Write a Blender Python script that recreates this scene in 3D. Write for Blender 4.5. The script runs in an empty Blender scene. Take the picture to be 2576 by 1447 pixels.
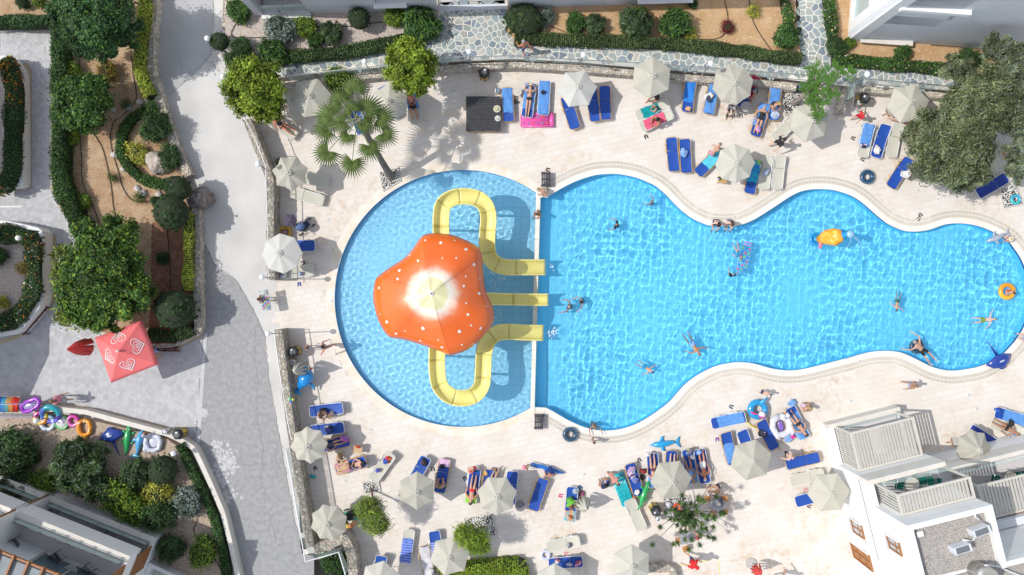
import bpy, math, random
import numpy as np
from mathutils import Vector, Matrix
from mathutils.geometry import tessellate_polygon
sc = bpy.context.scene
COL = sc.collection
random.seed(7)
RNG = np.random.default_rng(11)
# ---------------------------------------------------------------- camera, sky, sun, exposure
HC, S, CX, CY = 44.5, 45.0, 1288.0, 723.5
cam = bpy.data.cameras.new('camera'); cam_o = bpy.data.objects.new('camera', cam); COL.objects.link(cam_o)
sc.camera = cam_o
cam_o.location = (0, 0, HC); cam.sensor_width = 36; cam.lens = 36*HC/(2576/S); cam.clip_end = 2000
world = bpy.data.worlds.new('World'); sc.world = world; world.use_nodes = True
_nt = world.node_tree; _bg = _nt.nodes['Background']
_sky = _nt.nodes.new('ShaderNodeTexSky'); _sky.sky_type = 'NISHITA'; _sky.sun_disc = False
SUN_EL = math.radians(50); SUN_DIR = Vector((-math.cos(SUN_EL)*math.cos(.03), math.cos(SUN_EL)*math.sin(.03), math.sin(SUN_EL)))
_sky.sun_elevation = SUN_EL; _sky.sun_rotation = math.atan2(SUN_DIR.x, SUN_DIR.y)
_hs = _nt.nodes.new('ShaderNodeHueSaturation'); _hs.inputs['Saturation'].default_value = .5   # sky colour desaturated, so the light it throws into shade is less blue
_nt.links.new(_sky.outputs[0], _hs.inputs['Color']); _nt.links.new(_hs.outputs[0], _bg.inputs[0]); _bg.inputs[1].default_value = .15
sun = bpy.data.lights.new('sun', 'SUN'); sun.energy = 2.6; sun.angle = math.radians(.5); sun.color = (1, .965, .91)
sun_o = bpy.data.objects.new('sun', sun); COL.objects.link(sun_o)
sun_o.rotation_euler = SUN_DIR.to_track_quat('Z', 'Y').to_euler()
sun.cycles.is_caustics_light = True
sc.view_settings.view_transform = 'Standard'; sc.view_settings.look = 'None'
sc.view_settings.gamma = 1; sc.view_settings.use_curve_mapping = False
sc.view_settings.exposure = .37
sc.cycles.use_denoising = True; sc.cycles.max_bounces = 8; sc.cycles.sample_clamp_indirect = 6

# ---------------------------------------------------------------- helpers
def W(px, py, z=0.0):
    k = (1-z/HC)/S
    return Vector(((px-CX)*k, -(py-CY)*k, z))
def WP(pts, z=0.0): return [W(x, y, z) for x, y in pts]
def V2(p): return (p[0], p[1])
def mat(name, c, rough=.7, c2=None, scale=3., bump=0., bscale=None, attr=False, metal=0., spec=.5, trans=0., sss=0, coat=0., detail=6., lo=.35, hi=.65, coord='Object'):
    m = bpy.data.materials.new(name); m.use_nodes = True; nt = m.node_tree; b = nt.nodes['Principled BSDF']
    b.inputs['Base Color'].default_value = (*c, 1); b.inputs['Roughness'].default_value = rough
    b.inputs['Metallic'].default_value = metal; b.inputs['Specular IOR Level'].default_value = spec
    b.inputs['Coat Weight'].default_value = coat
    if trans: b.inputs['Alpha'].default_value = 1-trans
    src = None
    if c2 is not None or bump:
        tc = nt.nodes.new('ShaderNodeNewGeometry') if coord == 'World' else nt.nodes.new('ShaderNodeTexCoord')
        out = tc.outputs['Position'] if coord == 'World' else tc.outputs['Object']
    if c2 is not None:
        n = nt.nodes.new('ShaderNodeTexNoise'); n.inputs['Scale'].default_value = scale; n.inputs['Detail'].default_value = detail
        nt.links.new(out, n.inputs['Vector'])
        r = nt.nodes.new('ShaderNodeValToRGB'); r.color_ramp.elements[0].position = lo; r.color_ramp.elements[1].position = hi
        r.color_ramp.elements[0].color = (*c, 1); r.color_ramp.elements[1].color = (*c2, 1)
        nt.links.new(n.outputs['Fac'], r.inputs['Fac']); src = r.outputs['Color']
    if attr:
        a = nt.nodes.new('ShaderNodeAttribute'); a.attribute_name = 'tint'
        if src is None: src = a.outputs['Color']
        else:
            mx = nt.nodes.new('ShaderNodeMix'); mx.data_type = 'RGBA'; mx.blend_type = 'MULTIPLY'; mx.inputs[0].default_value = 1
            nt.links.new(src, mx.inputs[6]); nt.links.new(a.outputs['Color'], mx.inputs[7]); src = mx.outputs[2]
    if src is not None: nt.links.new(src, b.inputs['Base Color'])
    if bump:
        n2 = nt.nodes.new('ShaderNodeTexNoise'); n2.inputs['Scale'].default_value = bscale or scale*4; n2.inputs['Detail'].default_value = 4
        nt.links.new(out, n2.inputs['Vector'])
        bp = nt.nodes.new('ShaderNodeBump'); bp.inputs['Strength'].default_value = bump; bp.inputs['Distance'].default_value = .03
        nt.links.new(n2.outputs['Fac'], bp.inputs['Height']); nt.links.new(bp.outputs['Normal'], b.inputs['Normal'])
    return m
_mc = {}
def col(c, rough=.55, kind='paint', c2=None, **k):
    key = (kind, tuple(round(x, 3) for x in c), rough)
    if key not in _mc: _mc[key] = mat(kind, c, rough, c2 or tuple(x*.86 for x in c), scale=k.pop('scale', 5), **k)
    return _mc[key]

class MB:
    def __init__(s): s.v = []; s.f = []; s.m = []; s.t = []
    def add(s, vs, fs, m=0, tint=None):
        o = len(s.v); s.v += [tuple(x) for x in vs]; s.f += [tuple(i+o for i in f) for f in fs]; s.m += [m]*len(fs)
        if tint is not None:
            s.t += [(0, 0, 0)]*(o-len(s.t)) + [tint]*len(vs)
        return s
    def box(s, c, d, rz=0, m=0, ry=0, rx=0, tint=None):
        R = Matrix.Rotation(rz, 3, 'Z') @ Matrix.Rotation(ry, 3, 'Y') @ Matrix.Rotation(rx, 3, 'X'); c = Vector(c)
        vs = [c + R @ Vector((x*d[0]/2, y*d[1]/2, z*d[2]/2)) for z in (-1, 1) for x, y in ((-1, -1), (1, -1), (1, 1), (-1, 1))]
        return s.add(vs, [(3, 2, 1, 0), (4, 5, 6, 7), (0, 1, 5, 4), (1, 2, 6, 5), (2, 3, 7, 6), (3, 0, 4, 7)], m, tint)
    def bar(s, a, b, w, h, m=0):
        a = Vector(a); b = Vector(b); d = b-a; L = d.length; rz = math.atan2(d.y, d.x); ry = -math.asin(max(-1, min(1, d.z/max(L, 1e-6))))
        return s.box((a+b)/2, (L, w, h), rz, m, ry)
    def prism(s, poly, z0, z1, m=0, mside=None, bottom=False, tint=None):
        n = len(poly); P = [V2(p) for p in poly]
        A = sum(P[i][0]*P[(i+1) % n][1]-P[(i+1) % n][0]*P[i][1] for i in range(n))
        if A < 0: P = P[::-1]
        vs = [(x, y, z1) for x, y in P]+[(x, y, z0) for x, y in P]
        tr = tessellate_polygon([[Vector((x, y, 0)) for x, y in P]]) if n > 4 else [tuple(range(n))]
        fs = []
        for t in tr:
            q = [P[i] for i in t]
            a = sum(q[i][0]*q[(i+1) % len(q)][1]-q[(i+1) % len(q)][0]*q[i][1] for i in range(len(q)))
            fs.append(tuple(t) if a > 0 else tuple(t)[::-1])
        s.add(vs, fs, m, tint)
        o = len(s.v)-2*n
        sd = [(o+i, o+n+i, o+n+(i+1) % n, o+(i+1) % n) for i in range(n)]
        s.f += sd; s.m += [m if mside is None else mside]*n
        return s
    def loft(s, pts, rx, rz=None, n=8, m=0, caps=True, up=(0, 0, 1)):
        pts = [Vector(p) for p in pts]; N = len(pts)
        if not hasattr(rx, '__len__'): rx = [rx]*N
        if rz is None: rz = rx
        if not hasattr(rz, '__len__'): rz = [rz]*N
        vs = []; up0 = Vector(up)
        for i, p in enumerate(pts):
            t = (pts[min(i+1, N-1)]-pts[max(i-1, 0)])
            if t.length < 1e-9: t = Vector((0, 1, 0))
            t.normalize(); u = up0
            if abs(t.dot(u)) > .97: u = Vector((0, 1, 0)) if abs(t.y) < .9 else Vector((1, 0, 0))
            x = t.cross(u).normalized(); z = x.cross(t).normalized()
            for k in range(n):
                a = 2*math.pi*k/n; vs.append(p + x*math.cos(a)*rx[i] + z*math.sin(a)*rz[i])
        fs = [(i*n+k, i*n+(k+1) % n, (i+1)*n+(k+1) % n, (i+1)*n+k) for i in range(N-1) for k in range(n)]
        fs = [f[::-1] for f in fs]
        if caps: fs += [tuple(range(n)), tuple((N-1)*n+k for k in range(n))[::-1]]
        return s.add(vs, fs, m)
    def ell(s, c, r, n=10, k=6, m=0, rz=0, tilt=0):
        R = Matrix.Rotation(rz, 3, 'Z') @ Matrix.Rotation(tilt, 3, 'X'); c = Vector(c); vs = [c+R@Vector((0, 0, -r[2]))]
        for j in range(1, k):
            a = -math.pi/2+math.pi*j/k
            for i in range(n):
                b = 2*math.pi*i/n; vs.append(c+R@Vector((r[0]*math.cos(a)*math.cos(b), r[1]*math.cos(a)*math.sin(b), r[2]*math.sin(a))))
        vs.append(c+R@Vector((0, 0, r[2]))); e = len(vs)-1; fs = []
        for i in range(n):
            fs.append((0, 1+(i+1) % n, 1+i)); fs.append((e, e-n+i, e-n+(i+1) % n))
            for j in range(k-2): fs.append((1+j*n+i, 1+j*n+(i+1) % n, 1+(j+1)*n+(i+1) % n, 1+(j+1)*n+i))
        return s.add(vs, fs, m)
    def torus(s, c, R, r, n=28, k=8, m=0, rz_=None, seg=None, a0=0, a1=2*math.pi, ms=None):
        c = Vector(c); rr = rz_ or r; full = a1-a0 > 6.2; nn = n if full else n+1; vs = []
        for i in range(nn):
            a = a0+(a1-a0)*i/n
            for j in range(k):
                b = 2*math.pi*j/k; q = R+r*math.cos(b); vs.append(c+Vector((q*math.cos(a), q*math.sin(a), rr*math.sin(b))))
        for i in range(n):
            fs = []
            for j in range(k):
                i2 = (i+1) % nn; fs.append((i*k+j, i2*k+j, i2*k+(j+1) % k, i*k+(j+1) % k))
            if i == 0: o = len(s.v); s.v += [tuple(x) for x in vs]
            mm = ms[i % len(ms)] if ms else m
            s.f += [tuple(q+o for q in f) for f in fs]; s.m += [mm]*k
        return s
    def disc(s, c, r, h, n=16, m=0, r2=None):
        c = Vector(c); r2 = r if r2 is None else r2
        vs = [c+Vector((r*math.cos(2*math.pi*i/n), r*math.sin(2*math.pi*i/n), 0)) for i in range(n)]+[c+Vector((r2*math.cos(2*math.pi*i/n), r2*math.sin(2*math.pi*i/n), h)) for i in range(n)]
        return s.add(vs, [tuple(range(n))[::-1], tuple(range(n, 2*n))]+[(i, (i+1) % n, n+(i+1) % n, n+i) for i in range(n)], m)
    def mesh(s, name, mats, smooth=False):
        me = bpy.data.meshes.new(name); me.from_pydata(s.v, [], s.f)
        for m in (mats if isinstance(mats, (list, tuple)) else [mats]): me.materials.append(m)
        me.polygons.foreach_set('material_index', s.m)
        if s.t:
            t = s.t+[(0, 0, 0)]*(len(s.v)-len(s.t)); a = me.color_attributes.new('tint', 'FLOAT_COLOR', 'POINT')
            a.data.foreach_set('color', np.c_[np.array(t, dtype=np.float32), np.ones(len(t), np.float32)].ravel())
        if smooth: me.shade_smooth()
        me.update(); return me
    def obj(s, name, mats, parent=None, smooth=False, label=None):
        return link(name, s.mesh(name, mats, smooth), parent, label)
def link(name, me, parent=None, label=None):
    o = bpy.data.objects.new(name, me); COL.objects.link(o); o.parent = parent
    if label: o['label'] = label
    return o
def tag(o, label, cat, group=None):
    o['label'] = label; o['category'] = cat
    if group: o['group'] = group
    return o
def thing(name, label, cat, loc=(0, 0, 0), rz=0, group=None, scale=1):
    o = bpy.data.objects.new(name, None); COL.objects.link(o); o.location = loc; o.rotation_euler = (0, 0, rz)
    if scale != 1: o.scale = (scale,)*3
    return tag(o, label, cat, group)
def struct(o): o['kind'] = 'structure'; return o
def stuff(o): o['kind'] = 'stuff'; return o
KIDS = {}
def dup(root, loc, rz, label, group=None, scale=None):
    r = root.copy(); COL.objects.link(r); r.location = loc; r.rotation_euler = (0, 0, rz); r['label'] = label
    if group: r['group'] = group
    if scale: r.scale = (scale,)*3
    for ch in KIDS.setdefault(root.name, [c for c in COL.objects if c.parent == root]):
        c = ch.copy(); COL.objects.link(c); c.parent = r
        for g in KIDS.setdefault(ch.name, [x for x in COL.objects if x.parent == ch]):
            d = g.copy(); COL.objects.link(d); d.parent = c
    return r
def inside(p, poly):
    x, y = p[0], p[1]; c = False; n = len(poly)
    for i in range(n):
        x1, y1 = poly[i][0], poly[i][1]; x2, y2 = poly[(i+1) % n][0], poly[(i+1) % n][1]
        if (y1 > y) != (y2 > y) and x < (x2-x1)*(y-y1)/(y2-y1)+x1: c = not c
    return c
def inside_np(X, Y, poly):
    c = np.zeros(X.shape, bool); n = len(poly)
    for i in range(n):
        x1, y1 = poly[i][0], poly[i][1]; x2, y2 = poly[(i+1) % n][0], poly[(i+1) % n][1]
        if y1 == y2: continue
        c ^= ((y1 > Y) != (y2 > Y)) & (X < (x2-x1)*(Y-y1)/(y2-y1)+x1)
    return c
def smooth_line(pts, sub=4, closed=False):
    P = [Vector((*p[:2], 0)) for p in pts]; n = len(P); out = []
    for i in range(n if closed else n-1):
        p0 = P[(i-1) % n] if closed or i > 0 else P[0]; p1 = P[i]; p2 = P[(i+1) % n]; p3 = P[(i+2) % n] if closed or i+2 < n else P[n-1]
        for k in range(sub):
            t = k/sub; out.append(.5*((2*p1)+(p2-p0)*t+(2*p0-5*p1+4*p2-p3)*t*t+(3*p1-p0-3*p2+p3)*t**3))
    if not closed: out.append(P[-1])
    return out
def resample(pts, step):
    out = [pts[0].copy()]; acc = 0
    for a, b in zip(pts, pts[1:]):
        L = (b-a).length; 
        if L < 1e-9: continue
        d = step-acc
        while d <= L: out.append(a+(b-a)*(d/L)); d += step
        acc = L-(d-step)
    return out
def normals(pts):
    out = []
    for i in range(len(pts)):
        t = pts[min(i+1, len(pts)-1)]-pts[max(i-1, 0)]; t.normalize(); out.append(Vector((t.y, -t.x, 0)))
    return out
def offset(pts, d): return [p+n*d for p, n in zip(pts, normals(pts))]
def ribbon(mb, pts, d0, d1, z0, z1=None, m=0):
    """strip between offsets d0 and d1 of a polyline, at height z0 (top) down to z1"""
    A = offset(pts, d0); B = offset(pts, d1); n = len(pts)
    vs = [(p.x, p.y, z0) for p in A]+[(p.x, p.y, z0) for p in B]
    s = 1 if d1 > d0 else -1
    fs = [(i, n+i, n+i+1, i+1)[::s] for i in range(n-1)]
    mb.add(vs, fs, m)
    if z1 is not None:
        vs = [(p.x, p.y, z) for q in (A, B) for z in (z0, z1) for p in q]
        fs = [(i, i+1, n+i+1, n+i)[::s] for i in range(n-1)]+[(2*n+i, 3*n+i, 3*n+i+1, 2*n+i+1)[::s] for i in range(n-1)]
        fs += [(0, n, 3*n, 2*n)[::s], (n-1, 3*n-1, 4*n-1, 2*n-1)[::s]]
        mb.add(vs, fs, m)
    return mb
def sheet(name, pxpoly, z, m, holes=(), parent=None):
    P = [[Vector((*V2(W(x, y)), 0)) for x, y in pxpoly]]+[[Vector((p[0], p[1], 0)) for p in h] for h in holes]
    tr = tessellate_polygon(P); fl = [p for q in P for p in q]; fs = []
    for t in tr:
        a, b, c = (fl[i] for i in t); fs.append(tuple(t) if (b-a).cross(c-a).z > 0 else tuple(t)[::-1])
    mb = MB(); mb.add([(p.x, p.y, z) for p in fl], fs); return mb.obj(name, m, parent)
def voronoi(pts, shrink, keep=None, nb=26):
    P = np.array(pts); out = []
    for i, p in enumerate(P):
        if keep is not None and not keep(p): continue
        d = ((P-p)**2).sum(1); idx = np.argsort(d)[1:nb]; r = 1.6*math.sqrt(d[idx[5]])
        poly = [(p[0]-r, p[1]-r), (p[0]+r, p[1]-r), (p[0]+r, p[1]+r), (p[0]-r, p[1]+r)]
        for j in idx:
            q = P[j]; nx, ny = q-p; L = math.hypot(nx, ny); nx /= L; ny /= L; D = nx*(p[0]+q[0])/2+ny*(p[1]+q[1])/2-shrink
            new = []; n = len(poly)
            for k in range(n):
                a = poly[k]; b = poly[(k+1) % n]; da = nx*a[0]+ny*a[1]-D; db = nx*b[0]+ny*b[1]-D
                if da <= 0: new.append(a)
                if (da < 0) != (db < 0) and da != db: t = da/(da-db); new.append((a[0]+(b[0]-a[0])*t, a[1]+(b[1]-a[1])*t))
            poly = new
            if len(poly) < 3: break
        if len(poly) >= 3: out.append((p, poly))
    return out
def slab(mb, poly, z0, z1, bev=.01, m=0, tint=None, f=None):
    """a stone: flat top, sloped edge; f maps (x,y,z) to space"""
    n = len(poly); cx = sum(p[0] for p in poly)/n; cy = sum(p[1] for p in poly)/n
    A = sum(poly[i][0]*poly[(i+1) % n][1]-poly[(i+1) % n][0]*poly[i][1] for i in range(n))
    if A < 0: poly = poly[::-1]
    top = []
    for x, y in poly:
        d = math.hypot(x-cx, y-cy)+1e-6; k = max(.3, 1-bev/d); top.append((cx+(x-cx)*k, cy+(y-cy)*k, z1))
    vs = top+[(x, y, z0) for x, y in poly]
    if f: vs = [f(*v) for v in vs]
    return mb.add(vs, [tuple(range(n))]+[(i, n+i, n+(i+1) % n, (i+1) % n) for i in range(n)], m, tint)

# ---------------------------------------------------------------- foliage
def leaf_mesh(name, blobs, n, size, tints, mats, clumps=40, ratio=1.8, spread=.16, core=True, upright=.35, flowers=None, coarse=.72, bottom=-.35, seed=0):
    """blobs: (cx,cy,cz,rx,ry,rz); leaves gathered in clumps over a lumpy shell, a few inside"""
    rng = np.random.default_rng(seed+len(name)*7)
    B = np.array(blobs, float); wgt = (B[:, 3]*B[:, 4])**.8; wgt /= wgt.sum()
    nc = clumps*len(B); bi = rng.choice(len(B), nc, p=wgt)
    d = rng.normal(size=(nc, 3)); d /= np.linalg.norm(d, axis=1)[:, None]; d[:, 2] = np.where(d[:, 2] < bottom, -d[:, 2], d[:, 2])
    rad = rng.uniform(.68, 1.06, nc)
    cc = B[bi, :3]+d*B[bi, 3:]*rad[:, None]; ctint = rng.uniform(.5, 1.45, nc)
    k = rng.integers(0, nc, n); sp = spread*np.minimum(B[bi[k], 3], B[bi[k], 4])[:, None]
    off = rng.normal(size=(n, 3))*sp*np.array([1, 1, .75]); P = cc[k]+off
    P[:, 2] = np.maximum(P[:, 2], B[:, 2].min()-B[:, 5].max()*.9)
    nr = d[k]*.8+rng.normal(size=(n, 3))*.55; nr[:, 2] += upright; nr /= np.linalg.norm(nr, axis=1)[:, None]
    a = np.cross(nr, rng.normal(size=(n, 3))); a /= np.linalg.norm(a, axis=1)[:, None]; b = np.cross(nr, a)
    sz = size*rng.uniform(.6, 1.35, n)[:, None]
    v = np.stack([P-a*sz*ratio/2, P+b*sz*.38, P+a*sz*ratio/2, P-b*sz*.38], 1).reshape(-1, 3)
    T = np.array(tints)[rng.integers(0, len(tints), n)]*(ctint[k]*rng.uniform(.8, 1.2, n))[:, None]
    if flowers is not None:
        fr, fc = flowers; fm = (rng.random(n) < fr) & (P[:, 2] > np.median(P[:, 2])); T[fm] = np.array(fc)[rng.integers(0, len(fc), fm.sum())]
    T = np.repeat(T, 4, 0); nv = len(v); f = np.arange(nv).reshape(-1, 4); mi = [0]*len(f)
    V = v.tolist(); F = f.tolist()
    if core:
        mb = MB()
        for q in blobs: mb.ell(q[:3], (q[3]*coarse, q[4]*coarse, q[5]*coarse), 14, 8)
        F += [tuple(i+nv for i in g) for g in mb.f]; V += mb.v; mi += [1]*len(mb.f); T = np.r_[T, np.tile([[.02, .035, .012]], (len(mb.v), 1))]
    me = bpy.data.meshes.new(name); me.from_pydata(V, [], F)
    for m in mats: me.materials.append(m)
    me.polygons.foreach_set('material_index', mi)
    at = me.color_attributes.new('tint', 'FLOAT_COLOR', 'POINT'); at.data.foreach_set('color', np.c_[T, np.ones(len(T))].astype(np.float32).ravel())
    return me
def leaf_material():
    m = bpy.data.materials.new('leaf'); m.use_nodes = True; nt = m.node_tree; b = nt.nodes['Principled BSDF']; o = nt.nodes['Material Output']
    a = nt.nodes.new('ShaderNodeAttribute'); a.attribute_name = 'tint'; nt.links.new(a.outputs['Color'], b.inputs['Base Color']); b.inputs['Roughness'].default_value = .55; b.inputs['Specular IOR Level'].default_value = .25
    t = nt.nodes.new('ShaderNodeBsdfTranslucent'); nt.links.new(a.outputs['Color'], t.inputs['Color'])
    mx = nt.nodes.new('ShaderNodeMixShader'); mx.inputs[0].default_value = .25
    nt.links.new(b.outputs[0], mx.inputs[1]); nt.links.new(t.outputs[0], mx.inputs[2]); nt.links.new(mx.outputs[0], o.inputs['Surface']); return m
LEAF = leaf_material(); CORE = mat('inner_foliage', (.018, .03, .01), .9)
BARK = mat('bark', (.16, .11, .075), .9, (.09, .065, .045), 9, bump=.6)
G_DARK = [(.045, .10, .035), (.065, .14, .04), (.035, .075, .03)]
G_MID = [(.08, .17, .03), (.12, .23, .04), (.05, .115, .025)]
G_BRIGHT = [(.21, .29, .03), (.32, .40, .045), (.11, .17, .02)]
G_LIME = [(.26, .38, .04), (.34, .46, .06), (.19, .30, .04)]
G_YEL = [(.45, .45, .07), (.55, .52, .09), (.30, .33, .06)]
G_OLIVE = [(.17, .20, .09), (.24, .26, .13), (.10, .13, .055)]
G_GREY = [(.17, .22, .17), (.23, .28, .23), (.11, .15, .11)]
G_HEDGE = [(.085, .13, .045), (.12, .17, .06), (.06, .095, .035)]
# ================================================================ SETTING
M_CONC = mat('concrete', (.62, .605, .58), .9, (.52, .505, .485), .45, bump=.25, bscale=14, coord='World')
M_ASPH = mat('asphalt', (.30, .30, .305), .95, (.37, .368, .365), 4, bump=.6, bscale=30, coord='World')
M_ASPH2 = mat('old_asphalt', (.46, .46, .465), .95, (.38, .38, .385), .6, bump=.4, bscale=30, coord='World')
M_GROUT = mat('grout', (.60, .55, .49), .9)
M_STONE = mat('travertine', (.735, .685, .63), .75, (.68, .62, .545), .7, bump=.12, bscale=12, attr=True, coord='World', lo=.42, hi=.7, detail=9)
def rusty(m):   # tan mineral stains of the travertine: fine veins inside broad patches
    nt = m.node_tree; b = nt.nodes['Principled BSDF']; g = nt.nodes.new('ShaderNodeNewGeometry'); f = []
    for s_, d, lo, hi in ((.16, 3, .50, .66), (2.6, 12, .46, .62)):
        n = nt.nodes.new('ShaderNodeTexNoise'); n.inputs['Scale'].default_value = s_; n.inputs['Detail'].default_value = d; n.inputs['Roughness'].default_value = .7; nt.links.new(g.outputs['Position'], n.inputs['Vector'])
        r = nt.nodes.new('ShaderNodeMapRange'); r.inputs[1].default_value = lo; r.inputs[2].default_value = hi; nt.links.new(n.outputs['Fac'], r.inputs[0]); f.append(r)
    mu = nt.nodes.new('ShaderNodeMath'); mu.operation = 'MULTIPLY'; nt.links.new(f[0].outputs[0], mu.inputs[0]); nt.links.new(f[1].outputs[0], mu.inputs[1])
    mx = nt.nodes.new('ShaderNodeMix'); mx.data_type = 'RGBA'; old = b.inputs['Base Color'].links[0].from_socket; nt.links.new(mu.outputs[0], mx.inputs[0]); nt.links.new(old, mx.inputs[6]); mx.inputs[7].default_value = (.55, .40, .26, 1); nt.links.new(mx.outputs[2], b.inputs['Base Color'])
rusty(M_STONE)
M_COPE = mat('coping_stone', (.82, .78, .72), .7, (.74, .69, .61), 1.2, bump=.1, bscale=12, coord='World')
M_BLUE = mat('pool_paint', (.21, .70, .93), .6, (.19, .68, .92), .4, coord='World')
M_NAVY = mat('navy_waterline_tile', (.01, .06, .25), .3)
M_KIDS = mat('kids_pool_tile', (.32, .68, .90), .6, (.36, .72, .91), .5, coord='World')
M_KIDSW = mat('kids_waterline_tile', (.02, .30, .58), .3)
def tile_lines(m, size, k):
    nt = m.node_tree; b = nt.nodes['Principled BSDF']; br = nt.nodes.new('ShaderNodeTexBrick'); g = nt.nodes.new('ShaderNodeNewGeometry')
    br.offset = 0; br.inputs['Scale'].default_value = 1/size; br.inputs['Brick Width'].default_value = 1; br.inputs['Row Height'].default_value = 1; br.inputs['Mortar Size'].default_value = .02
    br.inputs['Color1'].default_value = br.inputs['Color2'].default_value = (1, 1, 1, 1); br.inputs['Mortar'].default_value = (k, k, k, 1)
    nt.links.new(g.outputs['Position'], br.inputs['Vector']); mx = nt.nodes.new('ShaderNodeMix'); mx.data_type = 'RGBA'; mx.blend_type = 'MULTIPLY'; mx.inputs[0].default_value = 1
    old = b.inputs['Base Color'].links[0].from_socket; nt.links.new(old, mx.inputs[6]); nt.links.new(br.outputs['Color'], mx.inputs[7]); nt.links.new(mx.outputs[2], b.inputs['Base Color'])
tile_lines(M_KIDS, .5, .72)

# -------- pools
BIG = [(1384,492),(1403,479.5),(1428,466),(1453,454.5),(1478,446),(1503,440),(1528,438),(1553,438),(1578,442),(1603,448),(1628,458),(1648,468),(1663,479.5),(1678,493),(1693,509.5),(1708,524.5),(1723,537),(1738,548),(1758,558),(1778,566),(1798,569),(1818,570),(1838,569.5),(1858,567),(1878,561),(1898,552),(1913,543),(1932,531),(1952,518),(1972,504.5),(1992,492),(2014.5,482),(2039.5,477),(2064.5,476),(2092,478),(2117,484),(2139.5,492),(2157,502),(2172,513),(2187,526),(2202,539.5),(2217,552),(2232,563),(2252,573),(2274.5,581),(2297,583),(2319.5,581.5),(2342,577),(2362,569.5),(2382,564),(2404.5,562),(2427,563),(2452,567),(2477,574.5),(2492,581),(2514.5,592),(2537,608),(2552,627),(2567,649.5),(2580,680),(2591,720),(2594,760),(2586,795),(2574,826),(2554.5,856),(2539.5,873.5),(2522,891),(2502,903.5),(2482,915),(2457,923.5),(2432,928.5),(2407,932),(2382,932),(2357,927),(2337,920),(2317,910),(2297,900),(2277,891),(2257,885),(2232,883),(2207,883.5),(2182,887),(2157,893.5),(2132,901),(2107,907),(2082,913.5),(2057,920),(2032,926),(2007,930.5),(1982,932),(1957,930),(1932,925),(1900.5,916),(1875,912),(1850,911.5),(1825,915),(1800,921),(1775,932),(1750,946),(1725,965),(1705,986),(1688,1006),(1668,1023.5),(1645,1040),(1620,1056),(1595,1068.5),(1570,1077),(1545,1082),(1520,1083),(1495,1081),(1470,1075),(1448,1066),(1425,1055),(1403,1042),(1388,1033.5),(1373,1025.5)]
big = smooth_line([W(*p) for p in BIG], 3)
big = [W(1359, 498)]+big+[W(1345, 1024.5)]
KC, KR = W(1165, 751), 323/S
a0 = math.atan2(265, 185)
kids = [Vector((KC.x+KR*math.cos(a), KC.y+KR*math.sin(a), 0)) for a in np.linspace(math.atan2(W(0, 486).y-KC.y, W(1350, 0).x-KC.x), 2*math.pi+math.atan2(W(0, 1020).y-KC.y, W(1336, 0).x-KC.x), 140)]
HOLE = kids+big[::-1]       # counter-clockwise: kids arc over the west, then the big pool outline back
DECK = [(560, 120), (605, 165), (622, 300), (655, 365), (697, 450), (697, 705), (690, 745), (697, 830), (730, 1080), (765, 1300), (775, 1392), (900, 1392), (905, 1700), (3000, 1700), (3000, 120)]
deck = struct(sheet('deck', DECK, 0, M_GROUT, [HOLE]))
def wall_band(name, line, z0, z1, m, flip):
    n = len(line); mb = MB(); fs = [(i, i+1, n+i+1, n+i) for i in range(n-1)]
    if flip: fs = [f[::-1] for f in fs]
    mb.add([(p.x, p.y, z1) for p in line]+[(p.x, p.y, z0) for p in line], fs); return mb.obj(name, m)
DB, DK = -.90, -.42
p0 = wall_band('pool_wall', big, DB-.02, -.17, M_BLUE, False); struct(p0)
wall_band('waterline_tile_band', big, -.17, .012, M_NAVY, False).parent = p0
p1 = wall_band('pool_wall', kids, DK-.02, -.1, M_KIDSW, True); struct(p1)
wall_band('waterline_tile_band', kids, -.1, .012, M_KIDSW, True).parent = p1
fb = struct(sheet('pool_floor', [(1338, 400), (2700, 400), (2700, 1120), (1338, 1120)], DB, M_BLUE))
fk = struct(sheet('pool_floor', [(820, 400), (1355, 400), (1353.5, 470), (1339.5, 1040), (1338, 1110), (820, 1110)], DK, M_KIDS))
for o in (fb, fk, p0, p1): o.cycles.is_caustics_receiver = True
# dam wall between the pools
dam = MB(); NS = 22
for i in range(NS):
    t0, t1 = i/NS, (i+1)/NS; y0, y1 = 476+t0*556, 476+t1*556
    xa, xb = lambda t: 1349-15*t, lambda t: 1360-15.5*t
    dam.prism([W(xa(t0), y0), W(xb(t0), y0), W(xb(t1), y1-.35), W(xa(t1), y1-.35)], -1.3, .02)
struct(dam.obj('dam_wall', M_COPE))
bl = MB(); bl.prism([W(1360.3, 480), W(1361.3, 480), W(1346.5, 1030), W(1345.2, 1030)], -1.3, -.05); struct(bl.obj('dam_wall', M_BLUE))
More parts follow.
